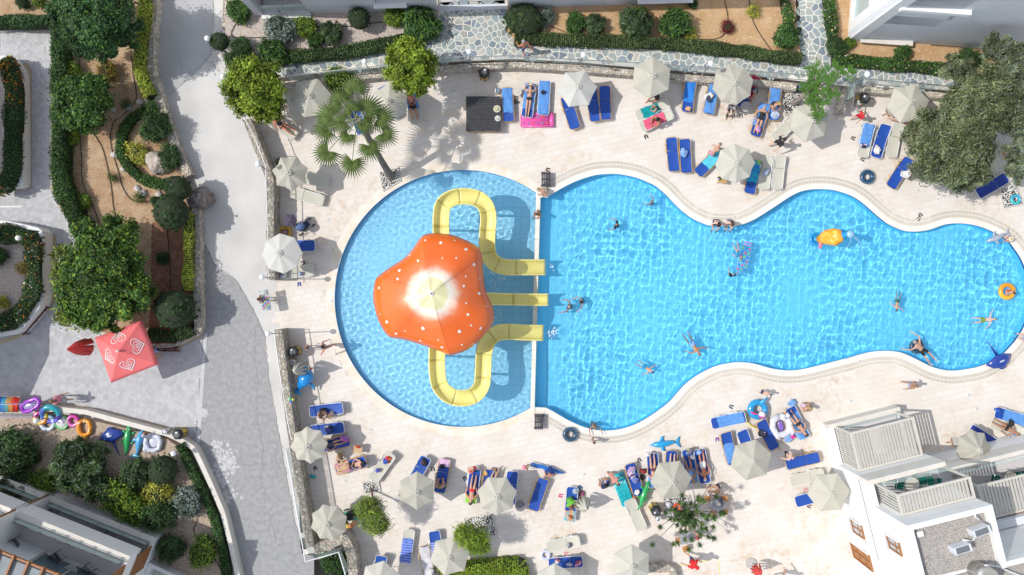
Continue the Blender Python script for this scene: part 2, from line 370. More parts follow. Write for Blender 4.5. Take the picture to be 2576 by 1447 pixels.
# -------- water: real waves; the sun through them draws the net of light on the floor
def water(name, x0, x1, y0, y1, z, step, comps, poly, margin, seed, colr, calm=None):
    rng = np.random.default_rng(seed); X = np.arange(x0, x1, step); Y = np.arange(y0, y1, step); gx, gy = np.meshgrid(X, Y); h = np.zeros_like(gx)
    for k in range(64):
        lam = rng.uniform(*comps[0]); th = rng.uniform(0, 2*math.pi); a = comps[1]*lam**1.4*rng.uniform(.4, 1.6)
        h += a*np.sin(2*math.pi/lam*(gx*math.cos(th)+gy*math.sin(th))+rng.uniform(0, 6.28))
    env = np.ones_like(gx)
    for k in range(6):
        lam = rng.uniform(4, 11); th = rng.uniform(0, 6.28); env += .13*np.sin(2*math.pi/lam*(gx*math.cos(th)+gy*math.sin(th))+rng.uniform(0, 6.28))
    if calm: env *= calm(gx, gy)
    h *= np.clip(env, .15, 1.8)
    v = np.stack([gx, gy, h+z], -1).reshape(-1, 3); nx, ny = len(X), len(Y)
    cx_, cy_ = gx[:-1, :-1]+step/2, gy[:-1, :-1]+step/2
    keep = inside_np(cx_, cy_, poly)
    for dx, dy in ((margin, 0), (-margin, 0), (0, margin), (0, -margin)): keep |= inside_np(cx_+dx, cy_+dy, poly)
    i = (np.arange(nx-1)[None]+np.arange(ny-1)[:, None]*nx)[keep]
    f = np.stack([i, i+1, i+nx+1, i+nx], -1); used = np.unique(f); mp = np.zeros(len(v), int); mp[used] = np.arange(len(used))
    v = v[used]; f = mp[f]; me = bpy.data.meshes.new(name); me.vertices.add(len(v)); me.vertices.foreach_set('co', v.astype(np.float32).ravel())
    me.loops.add(len(f)*4); me.loops.foreach_set('vertex_index', f.ravel().astype(np.int32)); me.polygons.add(len(f)); me.polygons.foreach_set('loop_start', (np.arange(len(f))*4).astype(np.int32))
    me.update(calc_edges=True); me.shade_smooth()
    m = bpy.data.materials.new('pool_water'); m.use_nodes = True; b = m.node_tree.nodes['Principled BSDF']
    b.inputs['Base Color'].default_value = (*colr, 1); b.inputs['Roughness'].default_value = 0; b.inputs['IOR'].default_value = 1.33; b.inputs['Transmission Weight'].default_value = 1
    me.materials.append(m); o = struct(link(name, me)); o.cycles.is_caustics_caster = True; return o
bigpoly = [V2(p) for p in big]; kpoly = [V2(p) for p in kids]
dam_x = W(1353, 0).x
water('pool_water', dam_x-.05, W(2610, 0).x, W(0, 1100).y, W(0, 425).y, -.11, .03, ((.2, .68), .0037), bigpoly, .14, 5, (.88, .975, 1), lambda x, y: np.clip((x-dam_x)/1.6, .3, 1))
water('kids_pool_water', W(835, 0).x, dam_x+.02, W(0, 1090).y, W(0, 415).y, -.085, .026, ((.15, .45), .0045), kpoly+[V2(W(1346, 500))], .12, 9, (.93, .985, 1))
# -------- coping and overflow grate round the big pool
line = resample(big, .05)[1:-1]; line = [p for p in line]
sg = 1 if not inside(offset(line, .3)[len(line)//3], bigpoly) else -1
cp = MB(); ribbon(cp, line, 0, sg*.30, .024, 0); struct(cp.obj('pool_coping', M_COPE))
gr = MB(); ribbon(gr, line, sg*.31, sg*.76, .011); rec = struct(gr.obj('overflow_channel', mat('channel_dark', (.40, .36, .30), .9)))
g2 = MB(); A = offset(line, sg*.33); B = offset(line, sg*.52); A2 = offset(line, sg*.55); B2 = offset(line, sg*.73)
for P, Q in ((A, B), (A2, B2)):
    for i in range(0, len(line)-1):
        d = (line[i+1]-line[i]).normalized()*.027
        a, b = P[i], Q[i]; g2.add([(a.x, a.y, .02), (b.x, b.y, .02), (b.x+d.x, b.y+d.y, .02), (a.x+d.x, a.y+d.y, .02)], [(0, 1, 2, 3) if sg > 0 else (3, 2, 1, 0)])
ribbon(g2, line, sg*.305, sg*.335, .022); ribbon(g2, line, sg*.515, sg*.555, .022); ribbon(g2, line, sg*.725, sg*.765, .022)
go = g2.obj('overflow_grate', mat('grate_stone', (.78, .72, .63), .7), rec); stuff(go)
kc = MB(); kl = kids[:]
ribbon(kc, kl, 0, (1 if not inside(offset(kl, .3)[50], kpoly) else -1)*.5, .014, 0); struct(kc.obj('kids_pool_coping', mat('kids_coping', (.79, .74, .66), .7, (.70, .60, .47), 1.4, bump=.1, bscale=12, coord='World')))
# -------- deck paving stones
tile_pts = []; ang = math.radians(12); ca, sa = math.cos(ang), math.sin(ang); TW, TH = .62, .31
deckW = [V2(W(*p)) for p in DECK]; bo = [V2(p) for p in offset(line, sg*.55)]; ko = [(KC.x+(KR+.33)*math.cos(t), KC.y+(KR+.33)*math.sin(t)) for t in np.linspace(0, 6.283, 80)[:-1]]
us = np.arange(-40, 40, TW); vs_ = np.arange(-26, 26, TH); gu, gv = np.meshgrid(us, vs_)
gu = gu+(np.arange(len(vs_))*.37 % 1)[:, None]*TW
cxs = gu*ca-gv*sa; cys = gu*sa+gv*ca
ok = inside_np(cxs, cys, deckW) & ~inside_np(cxs, cys, bo) & (np.abs(cxs) < 30.5) & (np.abs(cys) < 17.5)
kin = (cxs-KC.x)**2+(cys-KC.y)**2 < (KR+.33)**2; kin &= cxs < W(1364, 0).x; ok &= ~kin
C = np.c_[cxs[ok], cys[ok]]; rr = RNG.random(len(C)); pat = np.sin(C[:, 0]*.9+1)*np.cos(C[:, 1]*1.1)+.8*np.sin(C[:, 0]*.31-C[:, 1]*.47)
near = set(np.argsort((C[:, 0]+3)**2*.35+(C[:, 1]-8.3)**2*2.5)[:300].tolist())
def stone_tint(r, p):
    k = .96+.05*r
    if p > 1. and r > .7: return (k*.98, k*.94, k*.88)
    return (k, k*(.985+.012*r), k*(.97+.025*r))
rest = MB(); variants = []
for i in range(8):
    mb = MB(); w, h = TW/2-.006, TH/2-.006; R = Matrix.Rotation(ang, 3, 'Z'); pl = [tuple((R@Vector((x*w, y*h, 0)))[:2]) for x, y in ((-1, -1), (1, -1), (1, 1), (-1, 1))]
    slab(mb, pl, 0, .006, .008, tint=stone_tint(i/7, 1.2 if i % 3 == 0 else 0)); variants.append(mb.mesh('paving_stone', M_STONE))
w, h = TW/2-.006, TH/2-.006
for i, (x, y) in enumerate(C):
    if i in near:
        o = link('paving_stone', variants[RNG.integers(0, 8)], deck); o.location = (x, y, 0)
    else:
        pl = [(x+a*w*ca-b*h*sa, y+a*w*sa+b*h*ca) for a, b in ((-1, -1), (1, -1), (1, 1), (-1, 1))]
        slab(rest, pl, 0, .006, .008, tint=stone_tint(rr[i], pat[i]))
stuff(rest.obj('paving_stones', M_STONE, deck))
# expansion joints and small drain covers in the deck
for pts in ([(2190, 725), (2500, 700)],): pass
DRAINS = [(1140, 228), (851, 698-160), (740, 0)]
for x, y in [(1140, 228), (826, 551), (835, 757), (870, 1209), (1075, 1282), (1470, 1193), (1461, 1361), (933, 1081), (2141, 1008), (2438, 993), (2458, 1027), (1955, 322), (2164, 909), (1424, 442), (1643, 447), (1849, 547), (1396, 1070), (2415, 952)]:
    t = thing('floor_drain', 'x', 'drain', W(x, y, .006), .2, 'floor drains in the deck'); DRAINS.append(t)
    b = MB(); b.box((0, 0, .006), (.2, .2, .012)); b.obj('drain_frame', col((.78, .78, .76), .4), t)
    b = MB(); [b.box((0, q, .015), (.14, .022, .006)) for q in (-.05, 0, .05)]; b.obj('drain_grid', col((.28, .30, .34), .5), t)
DL = ['above the long shadow left of the black pump platform', 'beside the folded grey stroller near the round pool', 'just left of the round pool rim beside sandals', 'between the colourful towel and the pebble square', 'just below the beige parasol next to the red bikini woman', 'below the pair of swimmers at the diving rope, by the navy man', 'at the head of the beige lounger above the unicorn ring', 'above the wooden side table near the squatting child', 'above the white terrace on the right', 'on the open deck near the right edge, upper one', 'on the open deck near the right edge, lower one', 'at the foot of the leaning beige lounger beside a man in black', 'on the coping bulge below the right half of the pool', 'on the curved grate beside the upper small slatted bench', 'on the grate at the top right bend of the deep pool', 'on the grate by the couple sitting at the water', 'on the grate beside the lower small slatted bench', 'below the navy ray float on the right']
for t, l in zip(DRAINS[3:], DL): t['label'] = 'square drain cover '+l

# houses beyond the left edge, whose shade falls on the plaza
for pp in ([(-99, 165), (-99, 470), (-500, 470), (-500, 165)], [(-99, 565), (-102, 884), (-152, 991), (-500, 991), (-500, 565)]): hb_ = MB(); hb_.prism(WP(pp), -.02, 6); struct(hb_.obj('neighbouring_house', M_COPE))
# -------- left side: concrete, asphalt, herringbone plaza
struct(sheet('concrete_road', [(-1600, -1200), (760, -1200), (760, 100), (720, 300), (760, 1500), (900, 2600), (-1600, 2600)], -.012, M_CONC))
struct(sheet('ground', [(-6000, -5000), (8500, -5000), (8500, 6500), (-6000, 6500)], -1.45, mat('earth', (.36, .31, .25), .95, (.28, .24, .19), .4, coord='World')))
struct(sheet('backland', [(760, -1200), (5000, -1200), (5000, 135), (2900, 135), (560, 135), (560, -60), (720, -200)], -.016, M_CONC))
struct(sheet('asphalt_road', [(380, -500), (538, -500), (538, 30), (533, 80), (530, 140), (480, 195), (423, 243), (380, 200)], -.006, M_ASPH2))
road_r = [(500, 590), (512, 606), (530, 640), (534, 655), (548, 672), (560, 685), (583, 697), (600, 712), (630, 765), (648, 800), (665, 838), (668, 880), (676, 950), (685, 1010), (700, 1085), (712, 1150), (725, 1220), (742, 1310), (760, 1392), (790, 1400), (790, 1800)]
struct(sheet('asphalt_road', road_r+[(640, 1800), (560, 1250), (480, 1110), (480, 850)], -.006, M_ASPH))
cr = MB()
def crack(pts, w=.018, jit=.08):
    P = resample([W(*p) for p in pts], .16); P = [p+Vector((random.uniform(-jit, jit), random.uniform(-jit, jit), 0)) for p in P]; ribbon(cr, P, -w/2, w/2, -.002)
for c in ([(423, 243), (480, 195), (530, 140)], [(452, 150), (458, 185), (452, 200)], [(478, 165), (476, 178), (484, 190)], [(512, 150), (540, 165), (548, 180)], [(646, 825), (640, 900), (650, 980), (645, 1040), (660, 1110)], [(655, 1085), (662, 1140), (655, 1200), (670, 1260)], [(690, 1180), (700, 1200)], [(600, 1170), (720, 1168)], [(700, 1120), (690, 1150), (705, 1180)], [(675, 1290), (690, 1350), (705, 1380)], [(735, 1392), (750, 1447)]): crack(c)
crack([(530, 140), (538, 60), (537, 0)], .022, .04); crack([(512, 606), (530, 640), (534, 655), (548, 672), (583, 697), (600, 712), (648, 800), (665, 838), (676, 950), (712, 1150), (742, 1310), (760, 1392)], .025, .05)
co = cr.obj('road_crack', mat('crack', (.20, .20, .20), .95)); stuff(co); co.parent = COL.objects['concrete_road']
# pale worn patches of paint on the asphalt
pm = MB(); rp = random.Random(3)
for cx_, cy_, n_, sp in ((566, 1165, 150, 30), (507, 1040, 40, 12), (545, 1122, 40, 13), (575, 1250, 40, 22), (560, 1210, 40, 26)):
    for _ in range(n_):
        x, y = rp.gauss(cx_, sp*.5), rp.gauss(cy_, sp*.5); r = rp.uniform(.02, .13); z = -.0035-.0001*rp.random()*0
        p = W(x, y); k = rp.randint(6, 9); pm.add([(p.x+r*rp.uniform(.4, 1.3)*math.cos(6.283*i/k), p.y+r*rp.uniform(.4, 1.3)*math.sin(6.283*i/k), -.005+.000008*len(pm.f)) for i in range(k)], [tuple(range(k))])
stuff(pm.obj('worn_paint_patch', mat('worn_white', (.60, .59, .58), .9, (.42, .42, .42), 6, coord='World'), COL.objects['concrete_road']))
PLAZA = [(-90, 70), (128, 70), (128, 470), (150, 520), (205, 592), (260, 870), (430, 880), (512, 842), (495, 1087), (470, 1108), (400, 1080), (190, 1030), (-90, 1015)]
plaza = struct(sheet('plaza', PLAZA, -.004, mat('paver_sand', (.30, .295, .29), .95)))
pw = [V2(W(*p)) for p in PLAZA]; M_PAV = mat('concrete_paver', (.57, .57, .58), .85, (.49, .49, .50), 2, bump=.2, bscale=25, attr=True, coord='World')
U = .112; pv = []; r45 = math.radians(45); c4, s4 = math.cos(r45), math.sin(r45)
x0, y0, x1, y1 = -31, -9.5, -16.5, 15.5
for i in range(-170, 170):
    for j in range(-260, 260):
        k = (i-j) % 4
        if k not in (0, 3): continue
        a, b = (i+1, j+.5) if k == 0 else (i+.5, j+1)
        x, y = (a*c4-b*s4)*U-23, (a*s4+b*c4)*U+3
        if x0 < x < x1 and y0 < y < y1 and inside((x, y), pw): pv.append((x, y, k))
pv.sort(key=lambda p: (p[0]+21)**2+(p[1]+4.5)**2)
pmv = []
for k in (0, 3):
    for q in range(5):
        mb = MB(); w2, h2 = (U-.008, U/2-.008) if k == 0 else (U/2-.008, U-.008)
        pl = [(a*w2*c4-b*h2*s4, a*w2*s4+b*h2*c4) for a, b in ((-1, -1), (1, -1), (1, 1), (-1, 1))]
        t = .88+.06*q; slab(mb, pl, -.004, .002, .006, tint=(t, t, t*1.01)); pmv.append(mb.mesh('paver', M_PAV))
rp2 = MB()
for n_, (x, y, k) in enumerate(pv):
    if n_ < 300: o = link('paver', pmv[(0 if k == 0 else 5)+int(RNG.integers(0, 5))], plaza); o.location = (x, y, 0)
    else:
        w2, h2 = (U-.008, U/2-.008) if k == 0 else (U/2-.008, U-.008); t = RNG.uniform(.86, 1.14)
        slab(rp2, [(x+a*w2*c4-b*h2*s4, y+a*w2*s4+b*h2*c4) for a, b in ((-1, -1), (1, -1), (1, 1), (-1, 1))], -.004, .002, .006, tint=(t, t, t*1.01))
stuff(rp2.obj('pavers', M_PAV, plaza))
kb = MB(); ribbon(kb, [W(517, 838), W(498, 1112)], -.1, .1, .004, -.01); struct(kb.obj('kerb_strip', mat('kerb_concrete', (.55, .56, .57), .9, (.47, .48, .49), 4, coord='World')))

# -------- flagstone path above the pool, on its terrace
PATH = [(680, 206), (800, 193), (940, 179), (1090, 166), (1290, 156), (1450, 164), (1600, 178), (1760, 191), (1932, 203), (2100, 222), (2130, 226), (2300, 230), (2480, 246), (2700, 262), (2700, 205), (2400, 178), (2108, 168), (2103, 130), (2085, 100), (2068, 0), (2066, -90), (1996, -90), (1998, 0), (2010, 100), (2020, 152), (1930, 146), (1800, 124), (1600, 114), (1400, 106), (1300, 104), (1272, 90), (1270, 10), (1100, 16), (1106, 70), (1098, 92), (1060, 108), (1000, 122), (880, 136), (740, 150), (680, 160)]
ZP = .6
path = struct(sheet('flagstone_path', PATH, ZP, mat('path_mortar', (.76, .72, .64), .9)))
pw2 = [V2(W(x, y, ZP)) for x, y in PATH]; M_FLAG = mat('flagstone', (.78, .8, .8), .7, (.62, .66, .68), 3, bump=.3, bscale=8, attr=True, coord='World')
rs = random.Random(5); seeds = []
for _ in range(14000):
    x, y = rs.uniform(-14.5, 30.5), rs.uniform(9.5, 17.5)
    if not inside((x, y), pw2) and rs.random() > .25: continue
    dmin = rs.choice((.2, .28, .42, .56))
    if all((x-a)**2+(y-b)**2 > dmin*dmin for a, b in seeds): seeds.append((x, y))
cells = [c for c in voronoi(seeds, .022, lambda p: inside((p[0], p[1]-.28), pw2))]
cells.sort(key=lambda c: -abs(sum(c[1][i][0]*c[1][(i+1) % len(c[1])][1]-c[1][(i+1) % len(c[1])][0]*c[1][i][1] for i in range(len(c[1]))))+(10 if abs(c[0][0]) > 29 or c[0][1] > 16.3 else 0))
restf = MB(); FT = [(.37, .42, .42), (.44, .48, .46), (.31, .36, .39), (.48, .51, .48), (.25, .29, .34), (.50, .47, .42), (.41, .45, .42)]
for n_, (p, poly) in enumerate(cells):
    t = rs.choice(FT); k = rs.uniform(.95, 1.35); t = tuple(x*k for x in t)
    if n_ < 300:
        mb = MB(); slab(mb, poly, ZP, ZP+.012, .02, tint=t); mb.obj('flagstone', M_FLAG, path)
    else: slab(restf, poly, ZP, ZP+.012, .02, tint=t)
stuff(restf.obj('flagstones', M_FLAG, path))
# terrace edge: low stone wall below the railing
M_WST = mat('wall_stone', (.72, .68, .60), .85, (.50, .46, .40), 5, bump=.6, bscale=14, attr=True, coord='World')
M_MORT = mat('wall_mortar', (.40, .36, .31), .95, (.28, .25, .22), 6, bump=.5, coord='World')
WT = [(1., .97, .93), (.82, .8, .77), (.95, .88, .78), (.72, .71, .70), (1.05, 1.03, 1.0)]
def stone_wall(name, label, pts, width, z0, z1, size=.22, tint=1., cat='wall', parent=None, group=None, mort=None):
    """irregular stone wall; pts = px of the top centre line at height z1"""
    P = [W(x, y, z1) for x, y in pts]; P = resample([Vector((p.x, p.y, 0)) for p in P], .3); L = .3*(len(P)-1)
    root = thing(name, label, cat, (0, 0, 0), 0, group); mb = MB(); ribbon(mb, P, -width/2, width/2, z1-.02, z0); mb.obj('mortar', mort or M_MORT, root)
    N = normals(P)
    def at(s, d, z):
        i = max(0, min(len(P)-2, int(s/.3))); f = s/.3-i; p = P[i].lerp(P[i+1], f); n = N[i].lerp(N[i+1], f); return (p.x+n.x*d, p.y+n.y*d, z)
    R = random.Random(len(pts)+int(L*10)); st = MB()
    def cellset(h): # seeds on a strip L x h
        s = []; tr = 0
        while tr < 40*L*h/size**2*.4:
            tr += 1; q = (R.uniform(-size*.4, L+size*.4), R.uniform(-size*.35, h+size*.35))
            if all((q[0]-a)**2+(q[1]-b)**2 > (size*.72)**2 for a, b in s[-400:]): s.append(q)
        return [(p, [(min(max(x, 0), L), min(max(y, 0), h)) for x, y in poly]) for p, poly in voronoi(s, .012, lambda p: 0 < p[0] < L and -size*.2 < p[1] < h+size*.2, 18)]
    for p, poly in cellset(width):
        t = R.choice(WT); k = R.uniform(.8, 1.1)*tint; slab(st, poly, 0, 1, .02, tint=tuple(x*k for x in t), f=lambda x, y, z: at(x, y-width/2, z1-.025+.035*z))
    h = z1-z0
    for sgn in (1, -1):
        for p, poly in cellset(h):
            t = R.choice(WT); k = R.uniform(.75, 1.05)*tint; q = MB(); slab(q, poly, 0, 1, .02, f=lambda x, y, z: at(x, sgn*(width/2-.01+.03*z), z0+y))
            if sgn < 0: q.f = [g[::-1] for g in q.f]
            st.add(q.v, q.f, 0, tuple(x*k for x in t))
    stuff(st.obj('stones', M_WST, root)); return root
stone_wall('stone_wall', 'low pale stone terrace wall running under the glass railing above the deck', [(665, 222), (716, 216), (800, 204), (937, 189), (1040, 180), (1180, 167), (1290, 163), (1460, 173), (1610, 185), (1760, 199), (1932, 209), (2010, 222)], .3, 0, .72, .2, 1.0)
stone_wall('stone_wall', 'pale stone terrace wall behind the tilted parasol at the far right', [(2150, 222), (2300, 235), (2480, 249), (2700, 268)], .3, 0, .72, .2, 1.)
stone_wall('stone_wall', 'short stone ramp wall beside the yellow bin at the top right', [(2138, 218), (2125, 250), (2118, 285)], .35, 0, .75, .2, .95)
stone_wall('stone_wall', 'thick grey and tan stone wall bending down from the driveway to the deck', [(620, 300), (640, 350), (664, 410), (679, 452), (679, 560), (682, 706)], .42, 0, 1.15, .24, .72)
stone_wall('stone_wall', 'rough stone wall beside the blue whale float and the lower left loungers', [(699, 829), (708, 900), (722, 1010), (735, 1100), (745, 1170), (757, 1240), (772, 1330), (781, 1382)], .42, 0, 1.15, .24, .74)
stone_wall('stone_wall', 'rough stone wall turning round the dark green planter at the bottom', [(790, 1385), (835, 1366), (868, 1352), (885, 1400), (893, 1500)], .5, 0, 1.15, .24, .8)
stone_wall('stone_wall', 'long white rubble retaining wall curving between the garden and the driveway', [(385, -60), (385, 0), (380, 60), (375, 150), (379, 185), (395, 235), (418, 310), (448, 390), (478, 455)], .45, -.01, .6, .26, .98)
stone_wall('stone_wall', 'straight white stone wall beside the yellow hedge below the driftwood stump', [(492, 522), (494, 600), (496, 700), (498, 833), (440, 862), (372, 868)], .42, -.01, .6, .26, .98)
stone_wall('stone_wall', 'short stone edging beside the driveway at the very top', [(569, -40), (568, 30), (562, 75)], .3, 0, .5, .22, .9)
# -------- raised beds
M_SOIL = mat('orange_soil', (.46, .28, .135), .95, (.52, .35, .20), 2.2, bump=.7, bscale=18, coord='World', detail=12)
M_SOILD = mat('mulch', (.38, .235, .13), .95, (.50, .36, .23), 1.6, bump=.9, bscale=22, coord='World', detail=12)
M_SOILR = mat('red_soil', (.20, .085, .05), .95, (.28, .14, .09), 3, bump=.9, bscale=22, coord='World', detail=12)
M_GRAV = mat('pink_gravel', (.62, .55, .50), .95, (.45, .36, .31), 9, bump=1., bscale=40, coord='World', detail=12)
M_GRAV2 = mat('brown_gravel', (.56, .45, .35), .95, (.38, .29, .22), 9, bump=1., bscale=40, coord='World', detail=12)
M_WHITE = mat('white_render', (.80, .80, .79), .8, (.75, .75, .74), .7, bump=.08, bscale=10, coord='World')
M_CREAM = mat('cream_render', (.70, .66, .60), .85, (.63, .59, .53), 1.5, bump=.1, bscale=10, coord='World')
def bed(name, pts, z, m, zb=-.02):
    mb = MB(); mb.prism(WP(pts, z), zb, z); return struct(mb.obj(name, m))
bed('garden_bed', [(128, -90), (375, -90), (374, 0), (368, 90), (366, 175), (382, 235), (408, 312), (440, 390), (474, 470), (482, 530), (484, 848), (440, 856), (370, 862), (300, 850), (225, 825), (190, 640), (190, 590), (152, 515), (132, 470)], .42, M_SOILD)
bed('garden_bed', [(382, 560), (484, 545), (484, 840), (375, 830)], .426, M_SOILR, .40)
bed('garden_bed', [(-90, -90), (128, -90), (128, 66), (-90, 66)], .3, M_SOILD)
bed('gravel_bed', [(-90, 1045), (150, 1046), (250, 1062), (420, 1104), (466, 1138), (508, 1210), (545, 1300), (585, 1500), (-90, 1500)], .35, M_GRAV2)
bed('gravel_bed', [(572, -90), (1100, -90), (1104, 60), (1080, 104), (1000, 124), (880, 138), (740, 152), (662, 165), (590, 140), (566, 80)], .66, M_GRAV)
bed('garden_bed', [(1276, -90), (1998, -90), (2004, 60), (2016, 156), (1930, 148), (1800, 126), (1600, 116), (1400, 108), (1300, 105), (1276, 80)], .66, M_SOIL)
bed('garden_bed', [(2074, -90), (2700, -90), (2700, 212), (2400, 182), (2112, 170), (2108, 120), (2080, 20)], .66, M_SOIL)
# gravel and mulch: real chips scattered on the beds
def chips(name, poly, z, n, s, cols, seed, parent):
    rng = random.Random(seed); P = [V2(W(x, y, z)) for x, y in poly]; xs = [p[0] for p in P]; ys = [p[1] for p in P]; mb = MB(); k = 0
    while k < n:
        x, y = rng.uniform(max(min(xs), -30), min(max(xs), 30)), rng.uniform(max(min(ys), -17), min(max(ys), 17)); 
        if not inside((x, y), P): continue
        k += 1; r = s*rng.uniform(.5, 1.5); a = rng.uniform(0, 3); c = rng.choice(cols); vs = [(x+r*math.cos(a+t)*(1 if q else .6), y+r*math.sin(a+t)*(1 if q else .6), z) for q, t in enumerate((0, 2.2, 4.1))]
        mb.add(vs+[(x, y, z+r*.5)], [(0, 1, 3), (1, 2, 3), (2, 0, 3)], tint=c)
    o = stuff(mb.obj(name, mat('chip', (1, 1, 1), .9, attr=True), parent)); return o
for o in list(COL.objects):
    pass
beds = [o for o in COL.objects if o.name.startswith(('garden_bed', 'gravel_bed'))]
chips('bark_chip', [(150, 300), (366, 175), (408, 312), (474, 470), (484, 840), (225, 825), (190, 590), (140, 470)], .42, 9000, .035, [(.62, .45, .30), (.50, .32, .2), (.7, .6, .45), (.35, .2, .12)], 1, beds[0])
chips('gravel', [(572, -60), (1100, -60), (1104, 60), (1080, 104), (880, 138), (662, 165), (590, 140)], .66, 12000, .03, [(.8, .75, .7), (.62, .5, .45), (.75, .66, .6), (.4, .33, .3)], 2, beds[4])
chips('gravel', [(-60, 1045), (150, 1046), (420, 1104), (508, 1210), (545, 1300), (580, 1490), (-60, 1490)], .35, 14000, .03, [(.75, .66, .55), (.6, .45, .35), (.8, .74, .66), (.35, .26, .2)], 3, beds[3])
chips('gravel', [(1276, -60), (1998, -60), (2004, 60), (2016, 156), (1800, 126), (1400, 108), (1276, 80)], .66, 2500, .03, [(.75, .6, .42), (.6, .4, .22), (.85, .75, .6)], 4, beds[5])
chips('gravel', [(2078, -60), (2600, -60), (2600, 200), (2400, 182), (2112, 170)], .66, 2200, .03, [(.75, .6, .42), (.6, .4, .22), (.85, .75, .6)], 5, beds[6])
# irrigation hoses
def hose(label, pts, z=.46):
    P = smooth_line([W(x, y, z) for x, y in pts], 5); mb = MB(); mb.loft([(p.x, p.y, z) for p in P], .02, n=5); tag(mb.obj('irrigation_hose', col((.02, .02, .02), .6, 'black_rubber')), label, 'hose', 'black irrigation hoses')
hose('black drip hose on the left of the mulch garden', [(200, 150), (199, 300), (205, 400), (205, 440), (215, 480), (235, 520), (249, 560)])
hose('black drip hose down the middle of the mulch garden', [(230, 330), (256, 370), (272, 430), (282, 490), (285, 520), (298, 570)])
hose('black drip hose curving round the rock garden', [(330, 140), (335, 190), (342, 250), (310, 290), (285, 310), (278, 360), (300, 440), (310, 475), (335, 505), (378, 507)])
hose('black drip hose across the red soil strip', [(420, 570), (425, 640), (428, 700), (425, 760)])
hose('black hose through the white gravel bed along the building', [(592, 60), (585, 92), (660, 94), (690, 90), (800, 68), (880, 66), (945, 57), (1010, 50), (1040, 33)], .7)
hose('black hose between the round bush and the next shrubs', [(1385, 65), (1400, 72), (1425, 82)], .7)
hose('black hose running down through the red shrub', [(1823, 0), (1831, 45), (1826, 80), (1800, 98), (1740, 98), (1700, 95)], .7)
hose('black hose running down beside the small variegated shrub', [(1885, 0), (1890, 40), (1905, 75), (1932, 115), (1940, 125)], .7)
hose('black hose at the bottom of the lower left gravel bed', [(495, 1285), (495, 1310), (490, 1345), (545, 1415), (560, 1447)], .4)

# -------- rendered low walls and planters
def low_wall(label, pts, width, z0, z1, m=None, cap=None, name='low_wall'):
    P = [W(x, y, z1) for x, y in pts]; P = resample([Vector((p.x, p.y, 0)) for p in P], .25); mb = MB(); ribbon(mb, P, -width/2, width/2, z1, z0); return tag(mb.obj(name, m or M_CREAM), label, 'wall')
low_wall('white rendered wall curving round the lower left gravel garden', [(-60, 1028), (150, 1030), (215, 1037), (300, 1060), (420, 1092), (455, 1108), (487, 1128), (505, 1165), (530, 1220), (560, 1290), (580, 1370), (604, 1480)], .26, -.01, .62)
low_wall('narrow tan stone strip edging the plaza above the white wall', [(-60, 1019), (150, 1020), (215, 1026), (300, 1048), (420, 1078), (452, 1092)], .16, -.004, .05, mat('tan_edge', (.52, .42, .28), .9, (.44, .35, .23), 3, coord='World'), name='edging_strip')
low_wall('tan stone strip at the foot of the upper left planter', [(60, 158), (74, 175), (75, 465), (72, 474), (-60, 476)], .16, -.004, .05, COL.objects['edging_strip'].data.materials[0], name='edging_strip')
low_wall('tan stone strip at the foot of the lower left planter', [(-60, 560), (50, 575), (136, 594), (137, 700), (134, 755), (122, 772), (50, 845), (0, 862), (-60, 866)], .16, -.004, .05, COL.objects['edging_strip'].data.materials[0], name='edging_strip')
low_wall('tan edging under the hedge at the top of the plaza', [(-60, 71), (128, 70)], .16, -.004, .1, COL.objects['edging_strip'].data.materials[0], name='edging_strip')
low_wall('tan edging along the diagonal hedge beside the plaza', [(128, 470), (150, 520), (200, 590)], .14, -.004, .12, COL.objects['edging_strip'].data.materials[0], name='edging_strip')
low_wall('thin pale line of stone set in the plaza between the planters', [(-60, 520), (60, 520)], .08, -.004, .008, M_WHITE, name='edging_strip')
low_wall('low tan kerb at the foot of the stone wall by the red parasol', [(428, 884), (512, 842)], .12, -.004, .1, COL.objects['edging_strip'].data.materials[0], name='edging_strip')
def planter(label, pts, h, m_in=M_SOIL, t=.22):
    r = thing('planter', label, 'planter'); P = WP(pts, h); mb = MB(); n = len(P)
    Q = [Vector((p.x, p.y, 0)) for p in P]; mb.prism(P, -.01, h-.12); mb.obj('soil', m_in, r)
    L = resample(Q+[Q[0]], .2); w = MB(); ribbon(w, L, 0, t if not inside(offset(L, .1)[len(L)//2], [V2(q) for q in Q]) else -t, h, -.01); w.obj('wall', M_WHITE, r); return r
planter('white rendered planter at the left edge holding the hedge with orange flowers', [(-90, 150), (24, 150), (40, 172), (46, 192), (48, 462), (-90, 464)], .75, M_GRAV)
planter('white rendered planter at the left edge with white gravel and a globe lamp', [(-90, 556), (20, 566), (98, 584), (98, 745), (90, 770), (40, 830), (-90, 850)], 1.0, M_GRAV)

